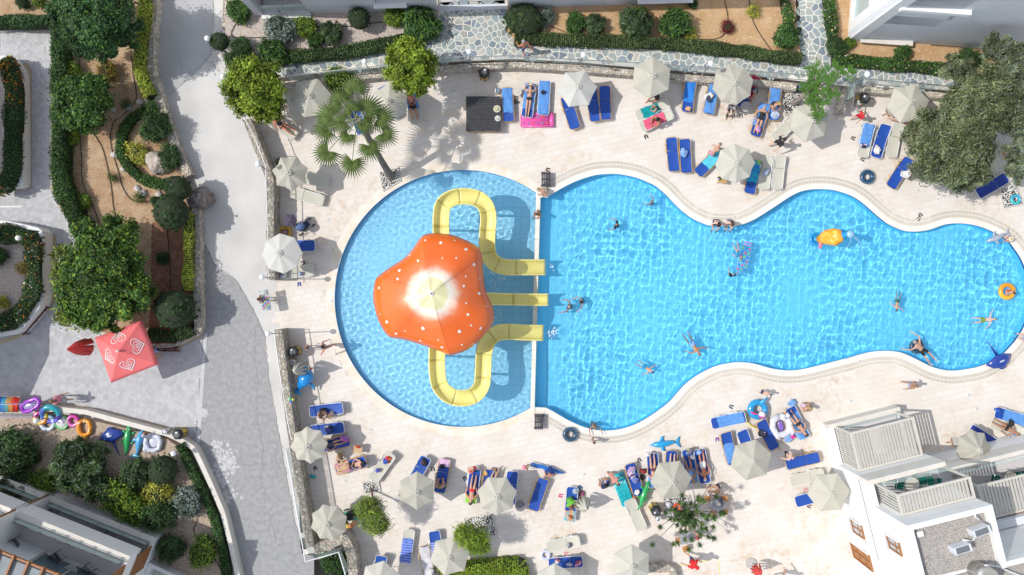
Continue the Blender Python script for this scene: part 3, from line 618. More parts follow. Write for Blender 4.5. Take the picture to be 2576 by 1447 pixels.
# -------- hedges and shrubs
def hedge(label, pts, width, h, z0, tints, n=None, flowers=None, cat='hedge', size=.085, lumps=0, seed=0):
    P = [W(x, y, z0+h*.8) for x, y in pts]; P = resample([Vector((p.x, p.y, 0)) for p in P], .12); N = normals(P); rng = np.random.default_rng(seed+len(P)+len(label)); L = len(P)
    if n is None: n = int(L*.12*(width+1.2*h)*430)
    P_ = np.array([(p.x, p.y) for p in P]); N_ = np.array([(q.x, q.y) for q in N]); k = rng.integers(0, L, n); s = rng.uniform(-1, 1, n)
    prof = np.sqrt(np.clip(1-np.abs(s)**4, 0, 1)); bmp = rng.normal(size=L//4+3).cumsum(); bmp = np.interp(np.arange(L)/4, np.arange(len(bmp)), rng.normal(size=len(bmp)))*.10; wv = 1+.10*np.sin(k*.35+seed)+bmp[k]
    x = P_[k, 0]+N_[k, 0]*s*width/2*wv; y = P_[k, 1]+N_[k, 1]*s*width/2*wv
    side = rng.random(n) < .3; zt = z0+h*(.6+.4*prof)*(1+.05*np.sin(k*.5)+.06*rng.normal(size=n)); s2 = np.where(side, np.sign(s), s)
    x = np.where(side, P_[k, 0]+N_[k, 0]*s2*width/2*wv, x); y = np.where(side, P_[k, 1]+N_[k, 1]*s2*width/2*wv, y)
    z = np.where(side, z0+h*rng.random(n)**.6*.95, zt); C = np.c_[x, y, z]+rng.normal(size=(n, 3))*.018
    nr = rng.normal(size=(n, 3))*.6; nr[:, 2] += np.where(side, .3, 1.); nr[:, 0] += np.where(side, N_[k, 0]*s2, N_[k, 0]*s*.5); nr[:, 1] += np.where(side, N_[k, 1]*s2, N_[k, 1]*s*.5)
    nr /= np.linalg.norm(nr, axis=1)[:, None]; a = np.cross(nr, rng.normal(size=(n, 3))); a /= np.linalg.norm(a, axis=1)[:, None]; b = np.cross(nr, a); sz = size*rng.uniform(.6, 1.3, n)[:, None]
    v = np.stack([C-a*sz*.8, C+b*sz*.38, C+a*sz*.8, C-b*sz*.38], 1).reshape(-1, 3); T = np.array(tints)[rng.integers(0, len(tints), n)]*rng.uniform(.7, 1.3, n)[:, None]*(1+.2*np.sin(k*.21+seed*2))[:, None]
    if flowers: fm = (rng.random(n) < flowers[0]) & (flowers[2](k/L) if len(flowers) > 2 else True); T[fm] = np.array(flowers[1])[rng.integers(0, len(flowers[1]), fm.sum())]
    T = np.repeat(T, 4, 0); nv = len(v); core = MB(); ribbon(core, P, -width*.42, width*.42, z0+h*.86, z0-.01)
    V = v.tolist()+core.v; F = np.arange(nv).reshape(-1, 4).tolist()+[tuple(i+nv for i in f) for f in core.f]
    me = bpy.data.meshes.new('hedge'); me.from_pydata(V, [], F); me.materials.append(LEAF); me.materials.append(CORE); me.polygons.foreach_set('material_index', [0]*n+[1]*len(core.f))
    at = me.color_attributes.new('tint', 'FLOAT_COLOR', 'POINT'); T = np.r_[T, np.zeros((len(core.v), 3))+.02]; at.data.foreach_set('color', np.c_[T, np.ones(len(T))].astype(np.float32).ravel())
    return tag(link('hedge', me), label, cat)
PINKW = [(.75, .35, .38), (.8, .72, .66), (.75, .6, .2)]; ORG = [(.85, .18, .02), (.8, .25, .03), (.75, .5, .03)]
hedge('tall dark green hedge along the right side of the paver walk', [(148, -20), (148, 120), (150, 300), (147, 440), (160, 490), (185, 540), (212, 592)], .85, 1.1, .3, G_DARK+G_MID[:1], seed=1)
hedge('dark green hedge across the top left corner of the paver walk', [(-40, 53), (130, 52)], .62, .9, .2, G_DARK, seed=2)
hedge('yellow green hedge along the long rubble wall at the top', [(366, -40), (362, 40), (353, 110), (349, 170), (358, 200), (378, 242)], .6, .75, .42, G_YEL+G_LIME, seed=3)
hedge('yellow green hedge along the straight white wall below the stump', [(474, 540), (474, 640), (470, 728)], .48, .7, .42, G_YEL+G_LIME, seed=4)
hedge('hedge with orange and yellow flowers in the upper left planter', [(10, 150), (26, 180), (32, 230), (30, 330), (28, 430), (10, 466), (-20, 468)], .95, .55, .62, G_DARK, flowers=(.16, ORG, lambda t: (t < .33) | (t > .9)), seed=5)
hedge('hedge with white and orange flowers in the lower left planter', [(-30, 585), (40, 590), (82, 605), (82, 680), (80, 740), (40, 800), (-30, 822)], .9, .5, .85, G_DARK, flowers=(.06, ORG+[(.8, .8, .75)]), seed=6)
hedge('low dark hedge bordering the white gravel bed above the crazy paving', [(570, 152), (640, 153), (735, 140), (850, 132), (960, 112), (1050, 90), (1088, 66)], .66, .6, .64, G_DARK+G_HEDGE, seed=7)
hedge('long clipped olive green hedge between orange soil and crazy paving', [(1296, 94), (1400, 98), (1550, 102), (1700, 109), (1850, 125), (1950, 141), (2018, 147)], .62, .6, .64, G_HEDGE, seed=8)
hedge('narrow hedge dotted with pink flowers left of the short path', [(1974, -20), (1980, 20), (1990, 58)], .5, .5, .64, G_MID+G_DARK, flowers=(.07, PINKW), seed=9)
hedge('narrow hedge dotted with pink flowers right of the short path', [(2084, -20), (2090, 30), (2098, 92)], .55, .5, .64, G_MID+G_DARK, flowers=(.07, PINKW), seed=10)
hedge('low green hedge with pink roses below the right white building', [(2098, 150), (2150, 152), (2230, 160), (2310, 166), (2400, 176)], .6, .5, .64, G_MID+G_DARK, flowers=(.04, PINKW), seed=11)
hedge('ivy hedge along the inside of the white curving wall', [(452, 1120), (468, 1155), (490, 1200), (515, 1250), (540, 1310), (558, 1380), (572, 1460)], .45, .5, .35, G_DARK+G_MID[:1], seed=12)
hedge('dark hedge between the big round bush and the brown bench', [(372, 838), (410, 850), (450, 845), (482, 828)], .6, .5, .42, G_DARK+G_HEDGE, seed=13)
hedge('loose green hedge ringing the rock garden', [(392, 262), (360, 280), (330, 295), (305, 335), (300, 380), (318, 415), (350, 448), (400, 466), (440, 452)], .5, .45, .42, G_DARK+G_MID, seed=14)
hedge('lime green clipped hedge at the bottom edge of the deck', [(1112, 1447), (1160, 1437), (1240, 1428), (1306, 1424), (1320, 1500)], .95, .6, .0, G_LIME+G_BRIGHT, seed=15)
hb = hedge('lime green hedge block filling the bottom edge of the deck', [(1105, 1470), (1230, 1462), (1308, 1458)], 1.6, .6, .0, G_LIME+G_BRIGHT, seed=16)
hedge('dark green hedge inside the small stone walled planter at the bottom', [(812, 1420), (840, 1408), (856, 1420), (862, 1470)], 1., .7, .2, G_DARK+G_MID[:1], seed=17)
SH = {}
def shrub_proto(kind):
    if kind in SH: return SH[kind]
    spec = {'spiky': (G_MID+G_DARK, .12, 3.6, 4200, .18), 'round': (G_DARK+G_HEDGE, .055, 1.5, 9000, .05), 'ball': (G_DARK, .05, 1.4, 9000, .03), 'rosemary': (G_HEDGE+G_GREY[:1]+G_DARK, .055, 3., 11000, .10),
            'bright': (G_MID+G_BRIGHT, .09, 1.8, 4500, .18), 'yellow': (G_YEL, .1, 1.6, 1800, .22), 'silver': (G_GREY+[(.3, .35, .33)], .09, 2.6, 3400, .2), 'red': ([(.2, .03, .035), (.28, .05, .05), (.12, .02, .025)], .08, 1.6, 1500, .2),
            'dark': (G_DARK+G_HEDGE[:1], .075, 1.9, 6000, .16), 'sparse': (G_MID+G_DARK, .1, 1.8, 700, .3), 'autumn': (G_BRIGHT[:1]+[(.35, .14, .04), (.28, .22, .05)], .09, 1.6, 1500, .24)}[kind]
    tints, size, ratio, n, sp = spec
    bl = [(0, 0, .52, 1, 1, .62)] if kind in ('round', 'ball') else [(0, 0, .5, .85, .85, .6), (.3, .25, .45, .55, .55, .45), (-.35, .1, .4, .55, .6, .45), (.05, -.4, .4, .55, .5, .4)]
    if kind == 'ball': bl = [(0, 0, 1., 1, 1, .95)]
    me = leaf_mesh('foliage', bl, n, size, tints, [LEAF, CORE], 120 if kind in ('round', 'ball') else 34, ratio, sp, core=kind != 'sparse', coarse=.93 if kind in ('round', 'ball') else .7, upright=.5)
    SH[kind] = me; return me
def shrub(kind, x, y, r, z0, label, sy=1., name='shrub', group=None, hs=None):
    R = r/S*(1-(z0+.5)/HC); p = W(x, y, z0+R*.6); root = thing(name, label, 'shrub' if name == 'shrub' else 'topiary', (p.x, p.y, z0), random.uniform(0, 6.28), group)
    o = link('foliage', shrub_proto(kind), root); o.scale = (R, R*sy, R*(hs or 1.1)); st = MB(); st.loft([(0, 0, -.02), (0, 0, R*.5)], [.04, .025], n=5); st.obj('stem', BARK, root); return root
SHR = [('spiky', 601, 27, 30, .66, 'spiky green shrub at the corner by the driveway top', 1), ('dark', 606, 120, 30, .66, 'dark oleander bush beside the clipped ball near the driveway', 1), ('dark', 585, 148, 24, .66, 'low dark shrub behind the bright round tree', .8),
 ('silver', 706, 75, 38, .66, 'silvery feathery shrub in the white gravel', 1.1), ('bright', 768, 68, 28, .66, 'leafy green shrub right of the silvery one', 1.2), ('rosemary', 835, 82, 34, .66, 'grassy dark green bush in the middle of the white gravel', .9),
 ('spiky', 795, 100, 22, .66, 'small bright oleander below the grassy bush', .8), ('spiky', 690, 128, 40, .66, 'wide oleander at the hedge under the silvery shrub', .7), ('bright', 993, 42, 28, .66, 'leafy shrub right of the clipped ball tree on white gravel', 1.1),
 ('spiky', 1060, 60, 42, .66, 'large bright green oleander at the corner of the crazy paving', 1.2), ('round', 1318, 50, 44, .66, 'big rounded grey green bush by the man in red on the path', 1.15), ('silver', 1370, 45, 22, .66, 'silvery bush touching the big rounded bush', 1.3),
 ('spiky', 1447, 57, 22, .66, 'narrow bright oleander on the orange soil', 1.3), ('rosemary', 1498, 63, 32, .66, 'dark rosemary mound right of the narrow oleander', .9), ('rosemary', 1597, 60, 50, .66, 'widest dark rosemary mound with light shoots on the orange soil', .85),
 ('bright', 1608, 34, 24, .66, 'light green shoots on top of the widest rosemary mound', .7), ('spiky', 1700, 57, 38, .66, 'star leaved oleander in the middle of the orange soil', .95), ('yellow', 1738, 86, 18, .66, 'small pale variegated shrub under the star leaved oleander', 1),
 ('red', 1831, 68, 20, .66, 'dark red leaved shrub on the orange soil', 1.1), ('yellow', 1896, 28, 18, .66, 'small variegated shrub near the top of the orange soil', 1.1), ('dark', 1744, 10, 14, .66, 'small dark shrub against the white building corner', 1),
 ('spiky', 1980, 92, 30, .66, 'dense dark green oleander at the end of the clipped hedge', 1.1), ('dark', 2105, 118, 26, .66, 'dark bush at the corner of the right path', 1.2), ('bright', 2138, 108, 16, .66, 'small shrub beside a pale stone near the right building', 1),
 ('spiky', 2270, 134, 21, .66, 'round dark green oleander alone on orange soil under the building', .9), ('dark', 2440, 148, 34, .66, 'dark green bush partly under the olive tree', .8), ('autumn', 268, 180, 34, .42, 'orange and gold leaved shrub below the tall top left tree', .9),
 ('bright', 180, 175, 28, .42, 'bright green shrub growing out of the hedge', .8), ('bright', 178, 345, 22, .42, 'light green young shrub at the hedge below the orange tree', 1.3), ('sparse', 316, 262, 16, .42, 'small dark leafy plant by the rocks', 1),
 ('bright', 208, 506, 22, .42, 'bright green young tree in the lower mulch', 1), ('sparse', 284, 447, 18, .42, 'small leafy sapling beside the middle hose', .7), ('sparse', 350, 498, 17, .42, 'small green plant by the white edging stones', 1),
 ('dark', 392, 507, 15, .42, 'small dark plant left of the clipped ball tree', 1), ('dark', 409, 650, 18, .42, 'small dark shrub in the red soil', 1), ('dark', 392, 322, 46, .42, 'dark oleander with pink flowers in the rock garden', .8), ('dark', 425, 395, 30, .42, 'dark shrub with pink flowers right of the big rock', 1.3),
 ('yellow', 345, 385, 26, .42, 'yellow green shrub left of the big rock', 1.4), ('dark', 22, 1140, 62, .35, 'tall dark conifer bush at the left edge of the gravel', 1.2), ('rosemary', 25, 1215, 52, .35, 'lower dark bush at the left edge by the balcony', 1.1), ('dark', 88, 1150, 18, .35, 'small dark shrub beside the tall conifer bush', 1),
 ('rosemary', 202, 1172, 78, .35, 'huge rounded grey green juniper bush', .95), ('bright', 108, 1215, 36, .35, 'bright yellow green shrub left of the huge juniper', .9), ('rosemary', 245, 1225, 58, .35, 'dark juniper leaning against the white balcony wall', .7), ('rosemary', 342, 1192, 44, .35, 'feathery grey green bush left of the clipped grey ball', 1),
 ('bright', 300, 1252, 52, .35, 'glossy green bush above the balcony parapet', .9), ('bright', 335, 1280, 50, .35, 'green bush hanging over the balcony parapet', .8), ('yellow', 402, 1243, 40, .35, 'pale yellow shrub below the clipped grey ball', 1.2), ('dark', 398, 1298, 54, .35, 'dark bush below the pale yellow shrub', .8), ('silver', 470, 1262, 42, .35, 'grey leaved bush beside the ivy hedge', .9),
 ('dark', 428, 1382, 36, .35, 'dark upright bush at the corner of the balcony wall', 1.15), ('bright', 510, 1388, 34, .35, 'green shrub in the gravel right of the dark upright bush', 1.4), ('dark', -5, 645, 26, .9, 'dark bush in the white gravel planter at the left edge', 1), ('autumn', 56, 675, 20, .9, 'reddish brown shrub inside the gravel planter', 1), ('yellow', 5, 760, 22, .9, 'yellowish shrub at the lower end of the gravel planter', .8),
 ('bright', 855, 205, 44, 0., 'green bushy tree between the beige parasols above the palm', .85), ('dark', 55, 5, 22, .3, 'dark shrub at the very top left corner', .8), ('bright', 98, 5, 20, .3, 'green shrub at the top left near the hose', .8), ('sparse', 703, 408, 12, 0, 'small weed growing at the wall beside the scalloped parasol', 1)]
for k, x, y, r, z, l, sy in SHR: shrub(k, x, y, r, z, l, sy)
for x, y, r, z, l in ((555, 107, 25, .66, 'clipped ball bush beside the driveway lamp'), (905, 50, 29, .9, 'clipped ball tree on a bent trunk in the white gravel'), (452, 475, 34, .9, 'smaller clipped ball tree beside the driftwood stump'), (437, 536, 46, 1., 'larger clipped ball tree below the smaller one'), (446, 777, 52, .6, 'huge clipped egg shaped bush near the red parasol'), (415, 1180, 38, .5, 'clipped grey green ball bush by the globe lamp')):
    shrub('ball', x, y, r, z, l, 1.05, 'clipped_bush', hs=.9)
# pebble squares
M_PEB = mat('white_pebble', (.80, .79, .77), .6, (.62, .60, .57), 6, attr=True)
def pebble_bed(label, pts, n=220, sz=.07):
    P = WP(pts, 0); r = thing('pebble_bed', label, 'pebble bed'); s = MB(); s.prism(P, .012, .03); s.obj('soil', col((.06, .05, .045), .9, 'dark_soil'), r)
    Q = [Vector((p.x, p.y, 0)) for p in P]; e = MB(); k = len(Q)
    for i in range(k):
        a, b = Q[i], Q[(i+1) % k]; e.bar((a.x, a.y, .04), (b.x, b.y, .04+.001*i), .05, .08)
    e.obj('metal_edging', col((.62, .58, .54), .5, 'edging_metal'), r)
    rr = random.Random(n+int(pts[0][0])); xs = [q.x for q in Q]; ys = [q.y for q in Q]; pb = MB(); L = []
    for _ in range(9000):
        x, y = rr.uniform(min(xs), max(xs)), rr.uniform(min(ys), max(ys))
        if inside((x, y), [V2(q) for q in Q]) and all((x-a)**2+(y-b)**2 > (sz*1.35)**2 for a, b in L): L.append((x, y))
    for x, y in L:
        v0 = len(pb.v); a = rr.uniform(.7, 1.15)*sz; pb.ell((x, y, .04+.01*rr.random()), (a, a*rr.uniform(.65, .95), a*.55), 7, 4, rz=rr.uniform(0, 3)); t = rr.uniform(.75, 1.05); pb.t += [(0, 0, 0)]*(v0-len(pb.t))+[(t, t, t*.98)]*(len(pb.v)-v0)
    stuff(pb.obj('pebbles', M_PEB, r, True)); return r
pebble_bed('square of white pebbles at the foot of the palm', [(955, 434), (1002, 422), (1008, 456), (964, 481)])
pebble_bed('small square of white pebbles under the slender willow tree', [(912, 1213), (952, 1209), (957, 1236), (918, 1242)])
pebble_bed('slanted square of white pebbles under the lower willow tree', [(1167, 1304), (1238, 1293), (1250, 1347), (1184, 1358)])
pebble_bed('square of white pebbles at the right by the blue lounger', [(2513, 474), (2557, 465), (2572, 514), (2523, 524)])
pebble_bed('white pebbles round the dracaena beside the life ring', [(1668, 1253), (1734, 1246), (1742, 1288), (1690, 1304), (1672, 1290)])
pebble_bed('white pebbles round the leaning trunk at the upper deck', [(1966, 240), (2012, 232), (2018, 262), (1994, 284), (1974, 292)])
# rocks
def rock(label, x, y, r, z, seed, c=(.55, .47, .40), name='rock', fl=.7):
    from mathutils import noise
    mb = MB(); mb.ell((0, 0, 0), (r, r*.9, r*fl), 28, 18); V = []
    for v in mb.v:
        v = Vector(v); d = 1+.34*noise.noise(v*1.6/r+Vector((seed, 0, 0)))+.14*noise.noise(v*4.5/r+Vector((0, seed, 0)))+.07*noise.noise(v*10/r); V.append(tuple(v*d))
    mb.v = V; p = W(x, y, z+r*.4); o = mb.obj(name, mat('rock', c, .9, tuple(q*.55 for q in c), 4, bump=1, bscale=9), None, True); o.location = (p.x, p.y, z+r*.25); return tag(o, label, 'rock')
rock('large pale boulder in the middle of the rock garden', 398, 410, .72, .42, 3.)
rock('gnarled grey driftwood stump standing on the wall gap beside the driveway', 506, 497, .62, .35, 8., (.30, .255, .235), 'driftwood_stump', 1.1)
rock('second knotty piece of grey driftwood under the clipped trees', 488, 508, .42, .35, 12., (.27, .23, .21), 'driftwood_stump', 1.)
for i, (x, y, r, l) in enumerate([(326, 270, .2, 'flat grey stone beside the curved hose'), (353, 257, .2, 'pale stone near the tip of the yellow hedge'), (372, 253, .18, 'grey stone at the tip of the yellow hedge'), (288, 390, .22, 'edging rock on the left of the rock garden'), (312, 425, .2, 'edging rock at the lower left of the rock garden'), (346, 475, .2, 'long pale edging stone below the rock garden'), (360, 487, .22, 'pale stone under the rock garden hedge'), (400, 490, .2, 'small pale stone left of the clipped ball tree'), (285, 277, .17, 'pale stone right of the orange tree'), (562, 140, .3, 'pale boulder at the foot of the clipped bush'), (575, 180, .28, 'white boulder beside the lamp by the bright round tree'), (2128, 120, .16, 'pale stone near the right path corner'), (306, 332, .2, 'edging rock at the upper left of the rock garden')]): rock(l, x, y, r, .4 if y > 200 else .6, i*3.3, (.62, .58, .54))

# -------- trees
def limbs(mb, base, top, r, n, spread, R):
    base = Vector(base); top = Vector(top); mid = base.lerp(top, .5)+Vector((R.uniform(-.1, .1), R.uniform(-.1, .1), 0)); mb.loft([base, mid, top], [r, r*.8, r*.6], n=7)
    for i in range(n):
        a = 6.283*i/n+R.uniform(-.3, .3); s = mid.lerp(top, R.uniform(.3, 1)); e = top+Vector((math.cos(a)*spread[0], math.sin(a)*spread[1], R.uniform(0, spread[2]))); mb.loft([s, s.lerp(e, .5)+Vector((0, 0, .1)), e], [r*.5, r*.32, r*.12], n=5)
def tree(label, base, blobs, n, size, tints, ratio=1.8, spread=.16, clumps=60, kind='tree', zb=0, r=.14, core=True, flowers=None, coarse=.68, seed=0, cat='tree'):
    """blobs in px: (x,y,z,rx_px,ry_px,rz_m)"""
    b = W(*base, zb); root = thing(kind, label, cat, b); B = []
    for x, y, z, rx, ry, rz in blobs:
        p = W(x, y, z); k = (1-z/HC)/S; B.append((p.x-b.x, p.y-b.y, z-zb, rx*k, ry*k, rz))
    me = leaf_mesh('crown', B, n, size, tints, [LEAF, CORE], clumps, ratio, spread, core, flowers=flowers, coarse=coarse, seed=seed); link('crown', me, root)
    R = random.Random(seed); t = MB(); q = B[0]; limbs(t, (0, 0, -.02), (q[0], q[1], q[2]*.6), r, 5, (q[3]*.7, q[4]*.7, q[5]*.5), R); t.obj('trunk', BARK, root); return root
tree('tall dark green tree filling the top left of the garden', (275, 110), [(250, 45, 3.6, 92, 85, 1.5), (190, 20, 3.2, 55, 70, 1.2), (300, 75, 3., 48, 65, 1.2), (245, 110, 2.8, 60, 40, 1.)], 42000, .10, G_DARK+[(.05, .12, .05)]+G_MID[:1], 1.9, .12, 50, zb=.42, seed=1)
tree('glossy green orange tree in the upper mulch garden', (215, 262), [(208, 262, 2., 62, 62, .9), (180, 240, 1.8, 38, 40, .8), (240, 235, 1.9, 40, 42, .8), (205, 300, 1.7, 42, 34, .7)], 20000, .11, G_MID+G_DARK+[(.11, .2, .04)], 1.7, .13, 40, zb=.42, seed=2)
tree('large bright green citrus tree beside the plaza', (275, 690), [(265, 680, 2.9, 85, 85, 1.3), (220, 740, 2.6, 62, 70, 1.1), (300, 610, 2.5, 60, 58, 1.), (330, 740, 2.5, 52, 62, 1.), (235, 620, 2.5, 50, 60, 1.), (255, 790, 2.4, 60, 42, .9)], 52000, .115, G_MID*3+G_BRIGHT[:2]+G_DARK, 1.8, .13, 44, zb=.42, seed=3)
tree('feathery loose shrub tree on the left of the big citrus tree', (190, 740), [(165, 690, 1.6, 22, 40, .5), (185, 775, 1.4, 34, 34, .5), (160, 640, 1.5, 20, 16, .4)], 3000, .12, G_BRIGHT+G_OLIVE, 4, .3, 20, zb=.2, core=False, seed=4, r=.05)
tree('round light green tree left of the upper parasols', (655, 245), [(643, 225, 2.9, 70, 74, 1.35), (625, 195, 2.9, 45, 42, 1.1), (665, 260, 2.7, 48, 44, 1.)], 30000, .10, G_BRIGHT+G_LIME[:1]+G_BRIGHT, 1.6, .10, 60, seed=5)
tree('round light green tree overhanging the second parasol', (1045, 205), [(1037, 168, 3.1, 62, 62, 1.25), (1022, 130, 3.1, 38, 32, .9), (1050, 200, 3., 42, 34, .9)], 26000, .10, G_BRIGHT+G_LIME[:1]+G_BRIGHT, 1.6, .10, 60, seed=6)
tree('huge grey green olive tree over the right deck', (2400, 330), [(2395, 385, 3.4, 98, 88, 1.2), (2340, 340, 3.2, 62, 62, 1.), (2440, 300, 3.8, 80, 72, 1.2), (2480, 240, 3.9, 80, 66, 1.2), (2420, 420, 3., 70, 55, .9), (2400, 175, 3.4, 52, 34, .8)], 85000, .07, G_OLIVE+G_OLIVE+G_GREY[:1], 3.0, .1, 80, seed=7, r=.22)
tree('olive tree at the right edge beside the building', (2580, 300), [(2570, 250, 3.7, 60, 95, 1.2), (2540, 160, 4., 46, 55, 1.), (2500, 120, 4., 36, 34, .8), (2590, 350, 3.4, 52, 90, 1.), (2560, 420, 3., 34, 40, .8)], 38000, .07, G_OLIVE+G_GREY[:2], 3.0, .12, 60, seed=8, r=.18)
tree('slender willow like tree beside the lower left stroller', (933, 1226), [(935, 1292, 2.4, 26, 34, .7), (952, 1318, 2.2, 20, 22, .5), (918, 1280, 2.3, 17, 18, .5)], 7000, .042, G_BRIGHT+G_MID[1:2]+G_OLIVE[1:2], 7, .36, 22, core=False, seed=9, r=.07)
tree('willow like tree over the slanted pebble square', (1212, 1325), [(1186, 1350, 2.1, 30, 24, .7), (1206, 1368, 2., 22, 18, .5), (1164, 1343, 2., 17, 17, .5)], 7000, .042, G_BRIGHT+G_LIME[:1]+G_MID[1:2], 7, .36, 22, core=False, seed=10, r=.07)
# feather leaved young tree by the grey stroller (leaning trunk)
def twiggy(label, base, tips, zt, name, tuft, r0, R, fork=None):
    b = W(*base, 0); root = thing(name, label, 'tree', b); t = MB(); V = []; F = []; T = []
    f = W(*fork) if fork else None; fk = (f-b) if f else Vector((0, 0, .8))
    t.loft([(0, 0, -.02), fk*.5+Vector((0, 0, .1)), fk], [r0, r0*.8, r0*.6], n=8)
    for (x, y, z) in tips:
        e = W(x, y, z)-b; m = fk.lerp(e, .5)+Vector((R.uniform(-.12, .12), R.uniform(-.12, .12), .12)); t.loft([fk, m, e], [r0*.34, r0*.2, r0*.08], n=5)
        tuft(V, F, T, e, e-m, R)
    t.obj('trunk', mat('grey_bark', (.34, .29, .25), .9, (.2, .17, .15), 8, bump=.5), root)
    me = bpy.data.meshes.new('crown'); me.from_pydata(V, [], F); me.materials.append(LEAF); at = me.color_attributes.new('tint', 'FLOAT_COLOR', 'POINT'); at.data.foreach_set('color', [c for q in T for c in (*q, 1)]); link('crown', me, root); return root
def tuft_spiky(V, F, T, e, d, R):
    n = 22; c = R.choice([(.09, .17, .05), (.13, .22, .06), (.06, .12, .04)])
    for i in range(n):
        a = 6.283*i/n+R.uniform(-.1, .1); L = R.uniform(.16, .3); z = R.uniform(-.05, .16); q = Vector((math.cos(a)*L, math.sin(a)*L, z)); s = Vector((-math.sin(a), math.cos(a), 0))*.014; o = len(V)
        V += [tuple(e+s), tuple(e+q*.5+s*1.4+Vector((0, 0, .04))), tuple(e+q), tuple(e-s)]; F.append((o, o+1, o+2, o+3)); k = R.uniform(.7, 1.3); T += [tuple(x*k for x in c)]*4
def tuft_pinnate(V, F, T, e, d, R):
    for j in range(9):
        a = R.uniform(0, 6.283); L = R.uniform(.35, .6); D = Vector((math.cos(a), math.sin(a), R.uniform(-.25, .2))); s = Vector((-D.y, D.x, 0))
        for i in range(2, 12):
            p = e+D*L*i/12+Vector((0, 0, -.1*(i/12)**2)); w = .11*(1-abs(i-6)/9)
            for g in (1, -1):
                q = p+s*g*w+D*.04; u = D*.03; o = len(V); V += [tuple(p), tuple(p.lerp(q, .5)+u), tuple(q), tuple(p.lerp(q, .5)-u)]; F.append((o, o+1, o+2, o+3)); k = R.uniform(.7, 1.2); T += [(.10*k, .22*k, .04*k)]*4
R_ = random.Random(21)
tips = [(1735+R_.gauss(0, 38), 1305+R_.gauss(0, 30), R_.uniform(1.5, 2.7)) for _ in range(62)]+[(1802, 1248, 2.3), (1822, 1290, 2.2), (1783, 1350, 2.2), (1695, 1368, 2.), (1662, 1325, 2.), (1758, 1250, 2.4)]
twiggy('spreading dracaena with spiky leaf rosettes beside the life ring', (1712, 1272), tips, 2.2, 'dracaena', tuft_spiky, .12, R_, (1722, 1285, 1.))
tips = [(2062, 170, 3.), (2085, 185, 3.), (2110, 178, 3.1), (2135, 186, 3.1), (2050, 190, 2.9), (2068, 200, 3.), (2095, 172, 3.), (2048, 212, 2.8), (2062, 222, 2.8), (2040, 230, 2.6), (2030, 245, 2.5), (2055, 240, 2.6), (2078, 236, 2.8), (2098, 231, 2.8), (2048, 256, 2.5), (2072, 250, 2.6), (2058, 282, 2.6), (2066, 268, 2.6), (2040, 262, 2.4), (2080, 205, 3.), (2050, 168, 3.), (2030, 222, 2.6)]
twiggy('feathery leaved tree leaning over the crazy paving by the ramp', (1993, 262), tips, 2.8, 'tree', tuft_pinnate, .16, R_, (2045, 226, 2.2))
# fan palm
b = W(985, 446); palm = thing('fan_palm', 'fan palm with drooping fan leaves leaning from its pebble square', 'palm', b); cr_ = W(900, 300, 5.4)-b
t = MB(); pts = [(0, 0, -.02), (cr_.x*.12, cr_.y*.12, .9), (cr_.x*.35, cr_.y*.35, 2.2), (cr_.x*.66, cr_.y*.66, 3.7), tuple(cr_)]; t.loft(pts, [.24, .19, .16, .15, .17], n=12); t.obj('trunk', mat('palm_trunk', (.25, .22, .19), .95, (.13, .115, .10), 12, bump=1, bscale=30), palm)
def fan_leaf(e_px, z, R_m, seed):
    R = random.Random(seed); tip = W(*e_px, z)-b; d = tip-cr_; root = cr_+d.normalized()*.1; base = tip-d.normalized()*R_m*.42; hd = math.atan2(d.y, d.x); V = []; F = []; T = []
    side = Vector((-math.sin(hd), math.cos(hd), 0)); fwd = Vector((math.cos(hd), math.sin(hd), 0)); n = 24
    for i in range(n):
        a = -2.15+4.3*i/(n-1); dr = fwd*math.cos(a)+side*math.sin(a); L = R_m*(1-.22*abs(a)/2.15)*R.uniform(.92, 1.05); w = L*.055; pr = Vector((-dr.y, dr.x, 0)); drop = .20+.2*abs(a)/2.1
        P = [base, base+dr*L*.35+Vector((0, 0, .05)), base+dr*L*.7+Vector((0, 0, -.10*drop*3*L)), base+dr*L+Vector((0, 0, -drop*L))]; ww = [.01, w, w*.75, .004]; o = len(V); k = R.uniform(.75, 1.2)
        for j, (p, q) in enumerate(zip(P, ww)):
            V += [tuple(p-pr*q), tuple(p+Vector((0, 0, .02+.12*q))), tuple(p+pr*q)]; c = (.12, .17, .045) if j < 2 else (.10, .15, .04) if j == 2 else (.28, .28, .13); T += [tuple(x*k for x in c)]*3
        for j in range(3): F += [(o+3*j, o+3*j+3, o+3*j+4, o+3*j+1), (o+3*j+1, o+3*j+4, o+3*j+5, o+3*j+2)]
    me = bpy.data.meshes.new('frond'); me.from_pydata(V, [], F); me.materials.append(LEAF); at = me.color_attributes.new('tint', 'FLOAT_COLOR', 'POINT'); at.data.foreach_set('color', [c for q in T for c in (*q, 1)]); fr = link('frond', me, palm)
    st = MB(); m = root.lerp(base, .5)+Vector((0, 0, .12)); st.loft([tuple(root), tuple(m), tuple(base)], [.035, .025, .02], n=5); st.obj('leaf_stalk', col((.20, .26, .09), .5, 'stalk'), fr)
for i, (x, y, z, r) in enumerate([(816, 292, 4.9, .95), (806, 330, 4.8, .8), (812, 395, 4.6, .85), (884, 425, 4.6, .8), (935, 385, 4.9, .75), (980, 345, 4.8, .75), (972, 295, 5., .85), (935, 262, 5.3, .95), (890, 208, 5.2, .85), (845, 245, 5.3, .8), (880, 265, 5.7, .6), (850, 310, 5.5, .65), (925, 320, 5.5, .6), (868, 352, 5.2, .6)]): fan_leaf((x, y), z, r*1.15, i)
